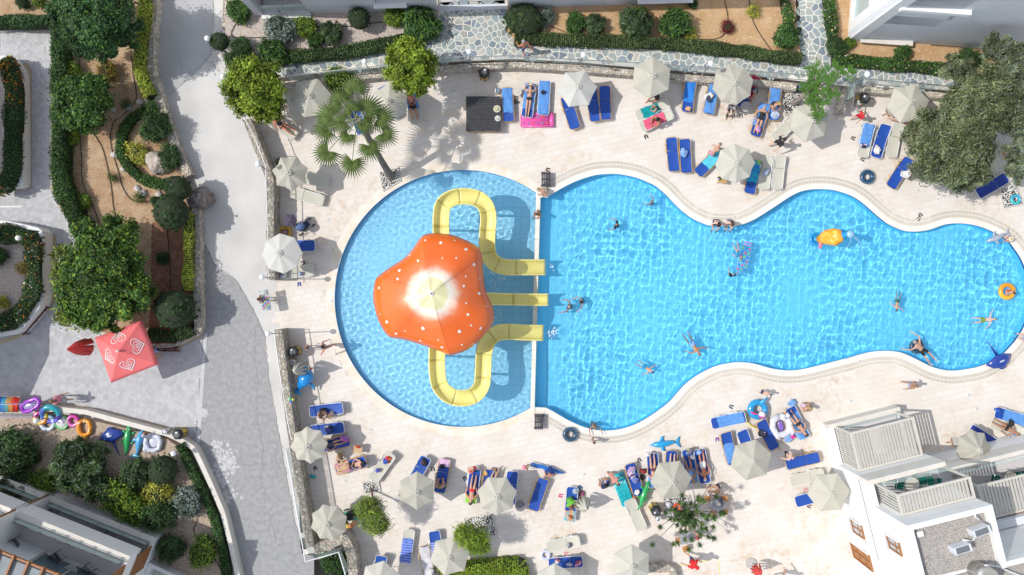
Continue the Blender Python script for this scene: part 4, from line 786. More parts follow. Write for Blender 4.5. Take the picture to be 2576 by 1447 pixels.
# ================================================================ RAILINGS AND LAMPS
M_STEEL = mat('brushed_steel', (.55, .55, .54), .35, metal=.9)
M_GLASSP = mat('rail_glass', (.62, .78, .74), .05, trans=.72)
def railing(label, pts, zb, zt, step=1.6, glass=True, m=None, r=.03):
    """pts = px of the top rail"""
    root = thing('railing', label, 'railing'); m = m or M_STEEL; P = [W(x, y, zt) for x, y in pts]; mb = MB(); mb.loft(P, r, n=6); mb.obj('handrail', m, root)
    Q = resample([Vector((p.x, p.y, 0)) for p in P], step)
    for i, q in enumerate(Q):
        d = (Q[min(i+1, len(Q)-1)]-Q[max(i-1, 0)]).normalized(); b = MB(); b.loft([(q.x, q.y, zb), (q.x, q.y, zt)], .022, n=5); b.obj('post', m, root)
        if glass and i+1 < len(Q):
            a, c = q+(Q[i+1]-q)*.06, q+(Q[i+1]-q)*.94; g = MB(); g.bar((a.x, a.y, (zb+zt)/2), (c.x, c.y, (zb+zt)/2), .012, zt-zb-.12); g.obj('glass_pane', M_GLASSP, root)
    return root
railing('long steel and glass railing along the crazy paving above the parasols', [(716, 193), (800, 182), (937, 168), (965, 164), (1105, 145), (1290, 140), (1450, 150), (1606, 158), (1770, 170), (1932, 182), (2055, 192)], .7, 1.65)
railing('steel and glass railing behind the far right parasol', [(2156, 197), (2300, 209), (2420, 220), (2560, 235)], .7, 1.65)
railing('short steel railing running down beside the yellow bin', [(2153, 198), (2150, 230), (2145, 271)], .7, 1.65, 1.)
railing('steel handrail on top of the grey stone wall by the driveway', [(609, 286), (640, 344), (668, 419), (671, 520), (674, 620), (675, 708)], 1.1, 1.75, 2.2, False, M_WHITE, .025)
railing('pale handrail on top of the rough wall by the whale float', [(689, 831), (698, 900), (712, 990), (725, 1065), (733, 1105)], 1.1, 1.75, 2.2, False, M_WHITE, .025)
railing('angled glass railing on the wall above the green planter at the bottom', [(719, 1133), (730, 1190), (742, 1260), (755, 1340), (768, 1413), (810, 1402), (852, 1389), (870, 1450)], 1.1, 1.95, 1.3, True, mat('white_metal', (.8, .8, .8), .4), .035)
def lamp(label, head, base, zb, zh):
    b = W(*base, zb); h = W(*head, zh)-b; r = thing('globe_lamp', label, 'lamp', b, 0, 'white globe lamps'); m = MB(); m.loft([(0, 0, 0), (h.x, h.y, h.z-.1)], .03, n=6); m.disc((0, 0, 0), .07, .05); m.obj('post', col((.30, .28, .27), .5, 'dark_metal'), r)
    g = MB(); g.ell((h.x, h.y, h.z), (.15, .15, .15), 16, 10); g.obj('globe', mat('opal_glass', (.85, .87, .88), .25), r, True); c = MB(); c.disc((h.x, h.y, h.z-.18), .06, .06); c.obj('collar', M_STEEL, r)
for l, h, b, zb, zh in [('white globe lamp beside the clipped ball at the driveway', (521, 97), (533, 108), .5, 1.7), ('white globe lamp at the foot of the left round tree', (561, 193), (572, 188), .5, 1.6), ('white globe lamp on the railing left of the second round tree', (917, 155), (933, 185), .7, 3.1), ('white globe lamp on the railing above the yellow bin', (1180, 130), (1184, 163), .7, 3.), ('white globe lamp on the railing right of the man in red', (1468, 138), (1461, 167), .7, 3.1), ('white globe lamp on the railing beside the blue towel loungers', (1788, 160), (1766, 189), .7, 3.2), ('white globe lamp on the railing near the feathery tree', (2182, 187), (2140, 208), .7, 3.3), ('white globe lamp on the grey wall by the scalloped parasol', (649, 412), (674, 431), 1.1, 3.2), ('white globe lamp at the end of the grey wall by the beach mattress child', (659, 697), (685, 700), 1.1, 3.2), ('white globe lamp at the start of the rough wall by the yellow bin', (674, 839), (698, 839), 1.1, 3.2), ('white globe lamp beside the stack of swim rings', (91, 1059), (112, 1052), .35, 1.6), ('white globe lamp at the end of the ivy hedge', (436, 1141), (456, 1132), .35, 1.6), ('white globe lamp on the flowering planter at the left edge', (46, 599), (72, 602), .9, 1.9)]: lamp(l, h, b, zb, zh)
# ================================================================ MUSHROOM SLIDE TOWER
RIM = [(939,723),(944,702),(956.5,689.5),(976.5,674.5),(1011.5,652),(1034,629.5),(1049,608),(1060,594.5),(1074,588),(1091.5,586),(1114,587),(1134,589.5),(1156.5,597),(1179,607),(1199,619.5),(1209,632),(1213,652),(1214,674.5),(1216.5,699.5),(1219,723.5),(1224,738.5),(1234,761),(1241.5,781),(1242,796),(1238,816),(1224,836),(1204,858.5),(1186.5,873.5),(1164,886),(1139,894),(1126.5,893.5),(1109,886),(1079,875),(1044,863.5),(1014,855),(986.5,851),(974,845),(961.5,828.5),(949,803.5),(941.5,778.5),(937,748.5)]
base = W(1110, 745, 0); tower = thing('mushroom_slide_tower', 'giant orange mushroom roof with white dots over a tower with yellow slides', 'slide tower', base)
ZR, ZA = 3.5, 4.85
apex = W(1086, 739, ZA)-base; rim = [W(x, y, ZR)-base for x, y in RIM]; rim = smooth_line(rim, 3, True); nR = len(rim); K = 18
def cap_pt(i, t):
    r = rim[i % nR]; c = Vector((apex.x, apex.y, 0)); p = c.lerp(Vector((r.x, r.y, 0)), t)
    z = ZR+(ZA-ZR)*(1-t**1.9) ; z += .10*math.exp(-((t-.0)/.18)**2)+.05*math.sin(t*3.1)*math.cos(2*math.pi*i/nR*5+2.1)
    if t > .9: z -= (t-.9)*2.2
    return Vector((p.x, p.y, z))
V = [tuple(cap_pt(0, 0))]; F = []
for k in range(1, K+1):
    for i in range(nR): V.append(tuple(cap_pt(i, k/K)))
for i in range(nR):
    F.append((0, 1+i, 1+(i+1) % nR))
    for k in range(K-1): F.append((1+k*nR+i, 1+(k+1)*nR+i, 1+(k+1)*nR+(i+1) % nR, 1+k*nR+(i+1) % nR))
o_ = len(V)
for i in range(nR): p = cap_pt(i, 1); V.append((p.x*.985, p.y*.985, p.z-.12))
for i in range(nR): F.append((o_-nR+i, o_+i, o_+(i+1) % nR, o_-nR+(i+1) % nR))
for i in range(nR): p = cap_pt(i, 1); V.append((p.x*.55, p.y*.55, p.z+.3))
for i in range(nR): F.append((o_+i, o_+nR+i, o_+nR+(i+1) % nR, o_+(i+1) % nR))
area = sum(rim[i].x*rim[(i+1) % nR].y-rim[(i+1) % nR].x*rim[i].y for i in range(nR))
if area < 0: F = [f[::-1] for f in F]
me = bpy.data.meshes.new('mushroom_cap'); me.from_pydata(V, [], F); me.shade_smooth()
M_CAP = bpy.data.materials.new('orange_fibreglass'); M_CAP.use_nodes = True; nt = M_CAP.node_tree; bs = nt.nodes['Principled BSDF']; bs.inputs['Roughness'].default_value = .3; bs.inputs['Coat Weight'].default_value = .25; bs.inputs['Coat Roughness'].default_value = .12
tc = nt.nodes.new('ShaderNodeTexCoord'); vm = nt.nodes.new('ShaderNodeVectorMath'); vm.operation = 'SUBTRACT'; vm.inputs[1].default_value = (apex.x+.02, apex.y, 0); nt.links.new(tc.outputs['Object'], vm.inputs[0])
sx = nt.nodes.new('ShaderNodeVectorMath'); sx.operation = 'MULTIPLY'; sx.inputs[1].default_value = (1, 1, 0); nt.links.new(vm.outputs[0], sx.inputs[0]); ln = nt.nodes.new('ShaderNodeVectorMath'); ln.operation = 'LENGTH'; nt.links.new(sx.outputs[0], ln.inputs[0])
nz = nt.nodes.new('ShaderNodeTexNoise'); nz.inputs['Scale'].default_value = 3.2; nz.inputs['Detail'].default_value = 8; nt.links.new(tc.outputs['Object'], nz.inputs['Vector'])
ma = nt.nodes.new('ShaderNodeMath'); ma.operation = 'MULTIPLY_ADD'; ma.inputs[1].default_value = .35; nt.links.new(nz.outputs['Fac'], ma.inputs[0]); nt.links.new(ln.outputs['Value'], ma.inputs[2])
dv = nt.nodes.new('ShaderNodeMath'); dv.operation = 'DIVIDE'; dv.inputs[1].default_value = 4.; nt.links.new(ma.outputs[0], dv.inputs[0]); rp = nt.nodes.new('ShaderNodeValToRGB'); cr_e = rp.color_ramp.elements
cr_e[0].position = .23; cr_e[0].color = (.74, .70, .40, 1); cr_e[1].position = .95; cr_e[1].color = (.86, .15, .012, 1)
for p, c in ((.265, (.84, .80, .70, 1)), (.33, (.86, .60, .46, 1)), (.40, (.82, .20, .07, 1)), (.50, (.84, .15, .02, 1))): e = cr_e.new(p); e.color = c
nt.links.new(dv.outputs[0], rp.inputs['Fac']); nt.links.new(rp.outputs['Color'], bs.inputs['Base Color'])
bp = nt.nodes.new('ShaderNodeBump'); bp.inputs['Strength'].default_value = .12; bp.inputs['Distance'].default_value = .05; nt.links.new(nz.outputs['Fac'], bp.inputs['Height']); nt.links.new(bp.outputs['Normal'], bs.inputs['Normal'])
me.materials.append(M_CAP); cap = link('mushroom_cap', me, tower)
def ray_cap(px, py):
    """point on the cap seen at a pixel"""
    best = None
    for i in range(nR):
        for k in range(2, K*2+1):
            q = cap_pt(i, k/(K*2)); w = q+base; s_ = HC/(HC-w.z); d = (w.x*S*s_+CX-px)**2+(CY-w.y*S*s_-py)**2
            if best is None or d < best[0]: best = (d, i, k/(K*2))
    return best[1], best[2]
M_DOT = mat('white_dot', (.80, .77, .70), .4)
for x, y, r in [(1069,604,6),(1106.5,609,8),(1145,607,5),(1172,625,8),(1028,642.5,7),(1051,658,7),(1113,648.5,4),(1147.5,651,5),(1192,664.5,8),(1007.5,676,8),(977.5,685.5,4),(999.5,702.5,7),(1171,695,5),(1206.5,700.5,4),(1167,718,7),(953,722,7),(1205,737,8),(1172,763.5,5),(1178.5,793,7),(1222.5,773,4),(954,788,4),(973,809,8),(996.5,840,8),(1018.5,831,4),(1062,824,9),(1060.5,856,7),(1102.5,855.5,4),(1155,837,9),(1185,821,5),(1210.5,824,8),(1113.5,875,8),(1161,870,6),(1188,864,4)]:
    i, t = ray_cap(x, y); p = cap_pt(i, t); a, b2 = cap_pt(i+1, t)-p, cap_pt(i, t+.02)-p; nrm = a.cross(b2).normalized(); nrm = nrm if nrm.z > 0 else -nrm; u = a.normalized(); v_ = nrm.cross(u); R = r/S*.46
    mb = MB(); mb.add([p+nrm*.022]+[p+nrm*.014+u*R*math.cos(q*.5236)+v_*R*1.08*math.sin(q*.5236) for q in range(12)], [(0, 1+q, 1+(q+1) % 12) for q in range(12)]); mb.obj('dot', M_DOT, cap)
mb = MB(); mb.ell(apex+Vector((0, 0, .10)), (.14, .14, .08), 14, 6); mb.ell(apex+Vector((.0, 0, .18)), (.05, .05, .03), 8, 5, m=1); mb.obj('water_nozzle', [M_DOT, col((.05, .05, .05), .5, 'dark')], tower)
sm = MB()
for q in range(0, nR, nR//3):
    a = [cap_pt(q+6, t/16) for t in range(3, 17)]; sm.loft([x+Vector((0, 0, .012)) for x in a], .005, n=4)
sm.obj('cap_seam', col((.45, .08, .02), .6, 'seam'), tower)
tb = MB(); tb.disc((0, 0, -.45), 1.25, 3.9, 28, r2=.75); tb.obj('stem', mat('cream_fibreglass', (.78, .74, .58), .5), tower, True)
pf = MB(); pf.disc((0, 0, 2.35), 2.15, .12, 28); pf.obj('platform', mat('platform', (.6, .62, .62), .7), tower)
st = MB()
for i in range(11): a = 2.2+i*.22; st.box((math.cos(a)*1.7, math.sin(a)*1.7, .2+i*.2), (.9, .32, .06), a)
st.obj('steps', mat('platform', (.6, .62, .62), .7), tower)
# flumes: U-shaped channels in bolted sections with a lip on both sides
M_YEL = mat('yellow_flume', (.84, .76, .27), .28, (.80, .71, .24), 1.2, coat=.4)
def flume(path, hw, parent, n=10, wall=.34):
    P = [W(x, y, z) for x, y, z in path]; f = len(P); d = []
    for i in range(f-1):
        for k in range(6):
            p0, p1, p2, p3 = P[max(i-1, 0)], P[i], P[i+1], P[min(i+2, f-1)]; t = k/6; d.append(.5*((2*p1)+(p2-p0)*t+(2*p0-5*p1+4*p2-p3)*t*t+(3*p1-p0-3*p2+p3)*t**3))
    d.append(P[-1]); d = [p-base for p in d]; root = MB(); first = None
    prof = [(-hw-.07, wall), (-hw-.07, wall-.05)]+[(-hw-.0, wall-.01)]+[(hw*math.sin(a), wall-(wall+.0)*math.cos(a)**.8) for a in np.linspace(-1.45, 1.45, 11)]+[(hw, wall-.01), (hw+.07, wall-.05), (hw+.07, wall)]
    prof = [(-hw-.08, wall-.04), (-hw-.08, wall), (-hw, wall)]+[(-hw*math.cos(a), wall-wall*math.sin(a)) for a in np.linspace(.15, math.pi-.15, 11)]+[(hw, wall), (hw+.08, wall), (hw+.08, wall-.04)]
    rows = []
    for i, p in enumerate(d):
        t = d[min(i+1, len(d)-1)]-d[max(i-1, 0)]; s_ = Vector((t.y, -t.x, 0)).normalized(); rows.append([p+s_*a+Vector((0, 0, z)) for a, z in prof])
    cuts = list(range(0, len(d), 9)); cuts = cuts[:-1]+[len(d)-1] if len(d)-1-cuts[-1] < 4 else cuts+[len(d)-1]
    for a, b in zip(cuts, cuts[1:]):
        mb = MB(); m_ = len(prof); vs = [q for r in rows[a:b+1] for q in r]; vs2 = [q-Vector((0, 0, .035)) for q in vs]
        vs = [q for q in vs]; nn = b-a+1
        fs = [(i*m_+k, (i+1)*m_+k, (i+1)*m_+k+1, i*m_+k+1) for i in range(nn-1) for k in range(m_-1)]; N0 = nn*m_
        fs2 = [tuple(N0+q for q in f)[::-1] for f in fs]; side = []
        for i in range(nn-1): side += [(i*m_, N0+i*m_, N0+(i+1)*m_, (i+1)*m_), (i*m_+m_-1, (i+1)*m_+m_-1, N0+(i+1)*m_+m_-1, N0+i*m_+m_-1)]
        for k in range(m_-1): side += [(k, k+1, N0+k+1, N0+k), ((nn-1)*m_+k, N0+(nn-1)*m_+k, N0+(nn-1)*m_+k+1, (nn-1)*m_+k+1)]
        mb.add(vs+vs2, fs+fs2+side); mb.obj('flume_section', M_YEL, parent, True)
    j = MB()
    for c in cuts[1:-1]: j.loft([rows[c][k]+Vector((0, 0, .006)) for k in range(3, len(prof)-3)], .008, n=4)
    j.obj('flume_joint', col((.70, .63, .24), .6, 'joint'), parent)
    for c in cuts[1::2]:
        p = d[c]
        if p.z > .6: q = MB(); q.loft([(p.x, p.y, -.4-base.z), (p.x, p.y, p.z-.02)], .07, n=8); q.obj('support_post', col((.7, .72, .74), .4, 'post_paint'), parent)
flume([(1112, 660, 2.3), (1111, 600, 2.25), (1111, 545, 2.15), (1118, 515, 2.07), (1142, 499, 2.), (1172, 496, 1.9), (1202, 502, 1.8), (1222, 520, 1.7), (1229, 548, 1.6), (1227, 580, 1.5), (1226, 620, 1.35), (1232, 648, 1.2), (1250, 666, 1.05), (1278, 673, .9), (1320, 673, .6), (1372, 673, .25)], .36, tower)
flume([(1150, 752, 2.3), (1190, 752, 2.), (1235, 752, 1.3), (1290, 753, .7), (1340, 754, .35), (1379, 754, .2)], .26, tower)
flume([(1104, 830, 2.3), (1101, 880, 2.25), (1101, 930, 2.15), (1108, 968, 2.05), (1130, 992, 1.95), (1160, 1000, 1.85), (1192, 993, 1.75), (1212, 968, 1.65), (1216, 930, 1.55), (1218, 890, 1.4), (1228, 856, 1.25), (1250, 838, 1.05), (1280, 834, .85), (1320, 836, .55), (1367, 837, .25)], .36, tower)
# ================================================================ FISH FOUNTAIN IN THE DEEP POOL
fp = W(2062, 604, 0); f = thing('fish_fountain', 'orange and blue sea creature fountain spraying water in the deep pool', 'fountain', fp)
mb = MB(); mb.torus((-.2, .05, .0), .3, .09, 20, 8); mb.loft([(-.2, .05, -1.2), (-.2, .05, .1)], .16, n=10); mb.obj('tail_ring', mat('blue_gloss', (.02, .28, .62), .25), f, True)
mb = MB(); mb.loft([(-.12, 0, .15), (.15, .12, .55), (.45, .1, 1.0), (.68, .2, 1.2), (.8, .24, 1.25)], [.2, .42, .50, .36, .2], [.2, .34, .36, .3, .2], 16); b_ = mb.obj('body', mat('orange_yellow_stripes', (.85, .34, .02), .35, (.82, .55, .10), 5, lo=.5, hi=.62), f, True)
mb = MB(); mb.loft([(.7, .2, 1.2), (.85, .22, 1.45), (.9, .22, 1.75)], [.25, .17, .14], n=12); mb.torus((.72, .2, 1.25), .27, .05, 18, 6); mb.obj('neck', mat('blue_gloss', (.02, .28, .62), .25), f, True)
mb = MB(); mb.ell((.92, .2, 1.88), (.2, .2, .13), 16, 8); mb.obj('head', mat('pale_blue_gloss', (.30, .52, .75), .3), f, True)
mb = MB(); mb.loft([(-.05, -.1, .4), (-.08, -.3, .35), (-.12, -.5, .3)], [.09, .11, .05], [.04, .03, .02], 8); mb.obj('fin', mat('pink_gloss', (.80, .2, .3), .3), f, True)
mb = MB(); mb.ell((.42, -.22, .9), (.16, .06, .2), 10, 6); mb.obj('belly_patch', col((.8, .75, .65), .4, 'cream_gloss'), f, True)
jt = MB(); Rj = random.Random(4)
for a, L in ((-.55, 1.7), (.5, .6), (-1.1, .9), (-.35, 1.3)):
    pts = [(.92+math.cos(a)*L*t/8, .2+math.sin(a)*L*t/8, 1.75+.3*t/8-2.05*(t/8)**2) for t in range(9)]; jt.loft(pts, .012, n=4)
jt.obj('water_jet', mat('spray', (.85, .93, .97), .1, trans=.3), f)
fo = MB()
for x, y in [(1262, 700), (1240, 690), (1255, 790), (1225, 800), (1205, 870), (1222, 872), (1385, 838), (1378, 672), (1392, 838), (1060+148, 622), (1215, 612), (1250, 810), (1245, 725)]:
    for _ in range(26):
        p = W(x+Rj.gauss(0, 8), y+Rj.gauss(0, 6), 0); r = Rj.uniform(.015, .045); fo.ell((p.x, p.y, -.06+Rj.random()*.06), (r, r*.8, r*.4), 5, 3)
stuff(tag(fo.obj('water_splash', mat('foam', (.86, .92, .95), .5)), 'white splashes and foam on the water round the slides', 'splash'))
# ================================================================ PARASOLS
M_PARA = mat('parasol_canvas', (.49, .47, .395), .85, (.45, .43, .36), 2, bump=.15, bscale=18)
M_PARAS = [M_PARA, mat('parasol_canvas', (.45, .43, .36), .85, (.40, .38, .32), 3, bump=.15, bscale=18), mat('parasol_canvas', (.53, .51, .44), .85, (.47, .455, .39), 1.3, bump=.2, bscale=14)]
M_PARAW = mat('faded_canvas', (.56, .555, .51), .85, (.52, .51, .47), 2, bump=.15, bscale=18)
M_POLE = mat('painted_pole', (.72, .71, .66), .4)
def canopy_mesh(n, R, drop, scal, seed, m, r0=0.0, lift=0):
    V = []; F = []; sub = 4; N = n*sub; rings = [r0, .16, .35, .55, .75, .9, 1.] if r0 == 0 else [r0, .35, .55, .75, .9, 1.]; rr = random.Random(seed); wob = [rr.uniform(-.03, .03) for _ in range(N)]
    for k, t in enumerate(rings):
        for i in range(N):
            a = 2*math.pi*i/N; f = (i % sub)/sub; mid = 1-abs(2*f-1) if f else 0; chord = math.cos(math.pi/n)/math.cos((f-.5)*2*math.pi/n)
            r = R*t*chord/ math.cos(0) * (1-scal*mid*t) * (1 if f else 1); r = R*t*(chord/(math.cos(math.pi/n)/math.cos(math.pi/n)))*(1-scal*mid*t)
            z = -drop*t**1.15-.035*mid*t*(1+wob[i]*8)+lift; V.append((r*math.cos(a), r*math.sin(a), z))
    K = len(rings)
    for k in range(K-1):
        for i in range(N): F.append((k*N+i, (k+1)*N+i, (k+1)*N+(i+1) % N, k*N+(i+1) % N))
    o = len(V); 
    for i in range(N): x, y, z = V[(K-1)*N+i]; V.append((x*1.004, y*1.004, z-.07))
    for i in range(N): F.append(((K-1)*N+i, o+i, o+(i+1) % N, (K-1)*N+(i+1) % N))
    me = bpy.data.meshes.new('canopy'); me.from_pydata(V, [], F); me.materials.append(m); return me
CAN = {}
PR = random.Random(8)
def parasol(label, hub, n, rpx, scal=.0, rot=0., tilt=(0, 0), zt=2.45, old=False, group='beige parasols on the deck'):
    tilt = (tilt[0]+PR.uniform(-.05, .05), tilt[1]+PR.uniform(-.05, .05)); scal += PR.choice((0, .015, .03))
    h = W(*hub, zt); root = thing('parasol', label, 'parasol', (h.x, h.y, 0), rot, group); R = rpx/S*(1-2.1/HC)*1.04; key = (n, scal, old, rpx)
    if key not in CAN: CAN[key] = (canopy_mesh(n, 1, .42, scal, len(CAN), M_PARAW if old else PR.choice(M_PARAS)), canopy_mesh(n, .19, .07, 0, 5, M_PARAW if old else M_PARA, lift=.055))
    cm, vm = CAN[key]; c = link('canopy', cm, root); c.location = (0, 0, zt); c.scale = (R, R, 1); c.rotation_euler = (tilt[0], tilt[1], 0)
    v = link('vent_cap', vm, root); v.location = (0, 0, zt); v.rotation_euler = (tilt[0], tilt[1], 0)
    T = Matrix.Rotation(tilt[1], 3, 'Y') @ Matrix.Rotation(tilt[0], 3, 'X') if tilt != (0, 0) else Matrix.Identity(3)
    g = MB(); g.torus((0, 0, 0), .15, .012, 12, 4); g = g.obj('vent_ring', M_POLE, root); g.location = (0, 0, zt+.035); g.rotation_euler = (tilt[0], tilt[1], 0)
    p = MB(); p.loft([(0, 0, 0), (0, 0, zt+.12)], .02, n=6); p.ell((0, 0, zt+.14), (.028, .028, .035), 8, 5); p.obj('pole', M_POLE, root)
    b = MB(); b.disc((0, 0, 0), .26, .07, 18, r2=.24); b.obj('base', mat('concrete_base', (.45, .43, .40), .9) if 'cb' not in CAN else CAN['cb'], root); CAN.setdefault('cb', root.children[-1].data.materials[0] if False else bpy.data.materials['concrete_base'])
    for i in range(n):
        a = 2*math.pi*i/n; rb = MB(); e = T @ Vector((math.cos(a)*R, math.sin(a)*R, -.445)); d0 = T @ Vector((math.cos(a)*.03, math.sin(a)*.03, -.03)); rb.bar(d0+Vector((0, 0, zt)), e+Vector((0, 0, zt)), .018, .012); rb.obj('rib', M_POLE, root)
    return root
PAR = [('beige parasol under the trees at the upper left of the deck', (779, 241), 6, 50, 0, .2, (0, .06), 0), ('beige parasol half under the second round tree', (977, 254), 6, 47, 0, .5, (0, 0), 0), ('scalloped beige parasol beside the grey stone wall', (725, 434), 7, 44, .09, .3, (.1, 0), 0),
 ('translucent pale parasol next to the blue lounger at the wall', (702, 637), 8, 49, .0, .1, (0, -.05), 1), ('scalloped beige parasol over the lower left family loungers', (772, 1125), 8, 46, .08, .1, (0, 0), 0), ('hexagonal parasol left of the woman in the black top', (1047, 1240), 6, 47, 0, .52, (0, 0), 0),
 ('beige parasol right of the woman in the red bikini', (1251, 1252), 7, 49, .02, .2, (0, 0), 0), ('scalloped parasol beside the rainbow swim ring', (822, 1321), 8, 46, .07, .3, (0, 0), 0), ('hexagonal parasol beside the lower willow tree', (1130, 1406), 6, 50, 0, .25, (0, 0), 0),
 ('beige parasol cut by the bottom edge near the planter', (952, 1466), 6, 47, 0, .3, (0, 0), 0), ('sagging pale parasol over two blue loungers at the top', (1454, 217), 6, 49, .04, .1, (-.05, .06), 1), ('wide hexagonal parasol above the red armband child', (1643, 190), 6, 50, 0, .45, (0, 0), 0),
 ('eight sided parasol over the lady in floral trousers', (1849, 207), 8, 50, .0, .2, (0, 0), 0), ('eight sided parasol above the turquoise towel lounger', (1855, 410), 8, 48, .02, .05, (.05, -.05), 0), ('beige parasol above the man in the black shirt', (2045, 303), 6, 50, 0, .35, (.08, 0), 0),
 ('tilted parasol at the far upper right under the olive tree', (2292, 256), 6, 50, 0, .15, (0, -.1), 0), ('parasol shading the lounging group beside the bin', (1693, 1213), 6, 51, 0, .1, (0, 0), 0), ('parasol left of the single blue lounger by the white building', (1895, 1162), 6, 51, 0, .3, (0, 0), 0),
 ('parasol at the bottom edge right of the centre', (1592, 1427), 6, 48, 0, .52, (0, 0), 0), ('parasol corner at the bottom edge below the unicorn ring', (1396, 1474), 6, 47, 0, .52, (0, 0), 0), ('hexagonal parasol against the white building wall', (2092, 1244), 6, 51, 0, .1, (0, 0), 0), ('tilted eight sided parasol right of the louvred terrace', (2466, 1134), 8, 49, .06, .1, (0, .22), 0)]
for l, h, n, r, s_, rot, t, old in PAR: parasol(l, h, n, r, s_, rot, t, 2.45, bool(old))
def closed_parasol(label, base, top, zt, m, w=.2, splay=1.6, stripes=None):
    b = W(*base, 0); h = W(*top, zt)-b; root = thing('closed_parasol', label, 'parasol', b); p = MB(); p.loft([(0, 0, 0), tuple(h)], .02, n=6); p.obj('pole', M_POLE, root); d = MB(); d.disc((0, 0, 0), .24, .07, 16); d.obj('base', bpy.data.materials['concrete_base'], root)
    R = random.Random(int(base[0])); lo = h*.45; u = Vector((-h.y, h.x, 0)); u = u.normalized() if u.length > .01 else Vector((1, 0, 0)); c = MB()
    for i in range(8):
        a = 6.283*i/8; o = Vector((math.cos(a), math.sin(a), 0))*w*splay*R.uniform(.7, 1.1); mid = h.lerp(lo, .5)+o*.55; c.loft([tuple(h+Vector((0, 0, .03))), tuple(mid), tuple(lo+o)], [.03, .075*w/.2, .10*w/.2], [.03, .06*w/.2, .04], 6)
    c.obj('folded_canopy', m, root, True); t = MB(); t.ell(h+Vector((0, 0, .08)), (.05, .05, .06), 10, 6); t.obj('finial', M_POLE, root); return root
closed_parasol('folded beige parasol beside the blue whale float', (768, 925), (741, 934), 2.3, M_PARA, .24, 1.5)
closed_parasol('folded beige parasol beside the woman in the green towel', (1462, 1262), (1474, 1278), 1.9, M_PARA, .26, 1.6)
M_RED = mat('red_canvas', (.70, .07, .06), .7, (.60, .05, .045), 3, bump=.2)
closed_parasol('folded red parasol with white heart print left of the big red one', (250, 872), (169, 879), 2.9, M_RED, .34, 1.5)
closed_parasol('folded red and white parasol at the bottom edge', (1890, 1418), (1915, 1448), 2., M_RED, .2, 1.4)
# big square coral parasol with four white heart emblems
M_COR = mat('coral_canvas', (.80, .17, .17), .75, (.74, .15, .15), 2, bump=.15, bscale=8)
zc, zr = 2.9, 2.25; cw = [W(354, 807, zr), W(396, 917, zr), W(279, 963, zr), W(238, 850, zr)]; ct = W(298, 883, zc); root = thing('square_parasol', 'big square coral parasol with white heart emblems over the plaza bench', 'parasol', (ct.x, ct.y, 0)); o3 = Vector((ct.x, ct.y, 0))
qv = []; fr = []
for i in range(4):
    a, b = cw[i]-o3, cw[(i+1) % 4]-o3; c = ct-o3; mb = MB(); V = []; F = []; n = 8
    for k in range(n+1):
        for j in range(n+1): p = c.lerp(a.lerp(b, j/n), k/n); p.z -= .05*math.sin(math.pi*j/n)*(k/n)*(1 if k else 0)+.03*math.sin(k/n*3.14); V.append(p)
    F = [(k*(n+1)+j, (k+1)*(n+1)+j, (k+1)*(n+1)+j+1, k*(n+1)+j+1) for k in range(n) for j in range(n)]
    e = len(V); V += [V[n*(n+1)+j]+Vector((0, 0, -.16)) for j in range(n+1)]; F += [(n*(n+1)+j, e+j, e+j+1, n*(n+1)+j+1) for j in range(n)]
    if (a-c).cross(b-c).z < 0: F = [f[::-1] for f in F]
    mb.add(V, F); pn = mb.obj('canopy_panel', M_COR, root, True)
    # emblem: two nested heart swirls, drawn as thin flat white bands on the cloth
    m_ = (a+b)/2; u = (m_-c); U_ = Vector((u.x, u.y, 0)).normalized(); Sd = Vector((-U_.y, U_.x, 0)); cen = c.lerp(m_, .60); slope = u.z/Vector((u.x, u.y, 0)).length; em = MB()
    def P3(x, y): q = cen+Sd*x+U_*y; t_ = (Vector((q.x, q.y, 0)).dot(U_))/(Vector((m_.x, m_.y, 0)).dot(U_)); q.z = c.z+u.z*t_-.05*math.cos(min(1.5, abs(x)*1.25))*t_-.03*math.sin(t_*3.14)+.03; return q
    for sc_, w_, t0, t1 in ((.025, .055, .25, 5.9), (.0145, .042, .5, 5.6), (.0055, .04, .0, 6.28)):
        pts = []
        for k in range(41):
            t = t0+(t1-t0)*k/40; pts.append((sc_*16*math.sin(t)**3, -sc_*.8*(13*math.cos(t)-5*math.cos(2*t)-2*math.cos(3*t)-math.cos(4*t))))
        for (x0_, y0_), (x1_, y1_), k in zip(pts, pts[1:], range(40)):
            dx, dy = x1_-x0_, y1_-y0_; L = math.hypot(dx, dy)+1e-6; w2 = w_*(.35+.65*math.sin(math.pi*(k+.5)/40)); nx, ny = -dy/L*w2/2, dx/L*w2/2
            em.add([P3(x0_-nx, y0_-ny), P3(x1_-nx, y1_-ny), P3(x1_+nx, y1_+ny), P3(x0_+nx, y0_+ny)], [(0, 1, 2, 3)])
    em.obj('heart_emblem', col((.80, .76, .75), .7, 'white_print'), pn)
p = MB(); p.loft([(0, 0, 0), (0, 0, zc+.08)], .03, n=8); p.ell((0, 0, zc+.12), (.07, .07, .07), 10, 6); p.obj('pole', M_POLE, root); p = MB(); p.box((0, 0, .06), (.6, .6, .12)); p.obj('base', bpy.data.materials['concrete_base'], root)
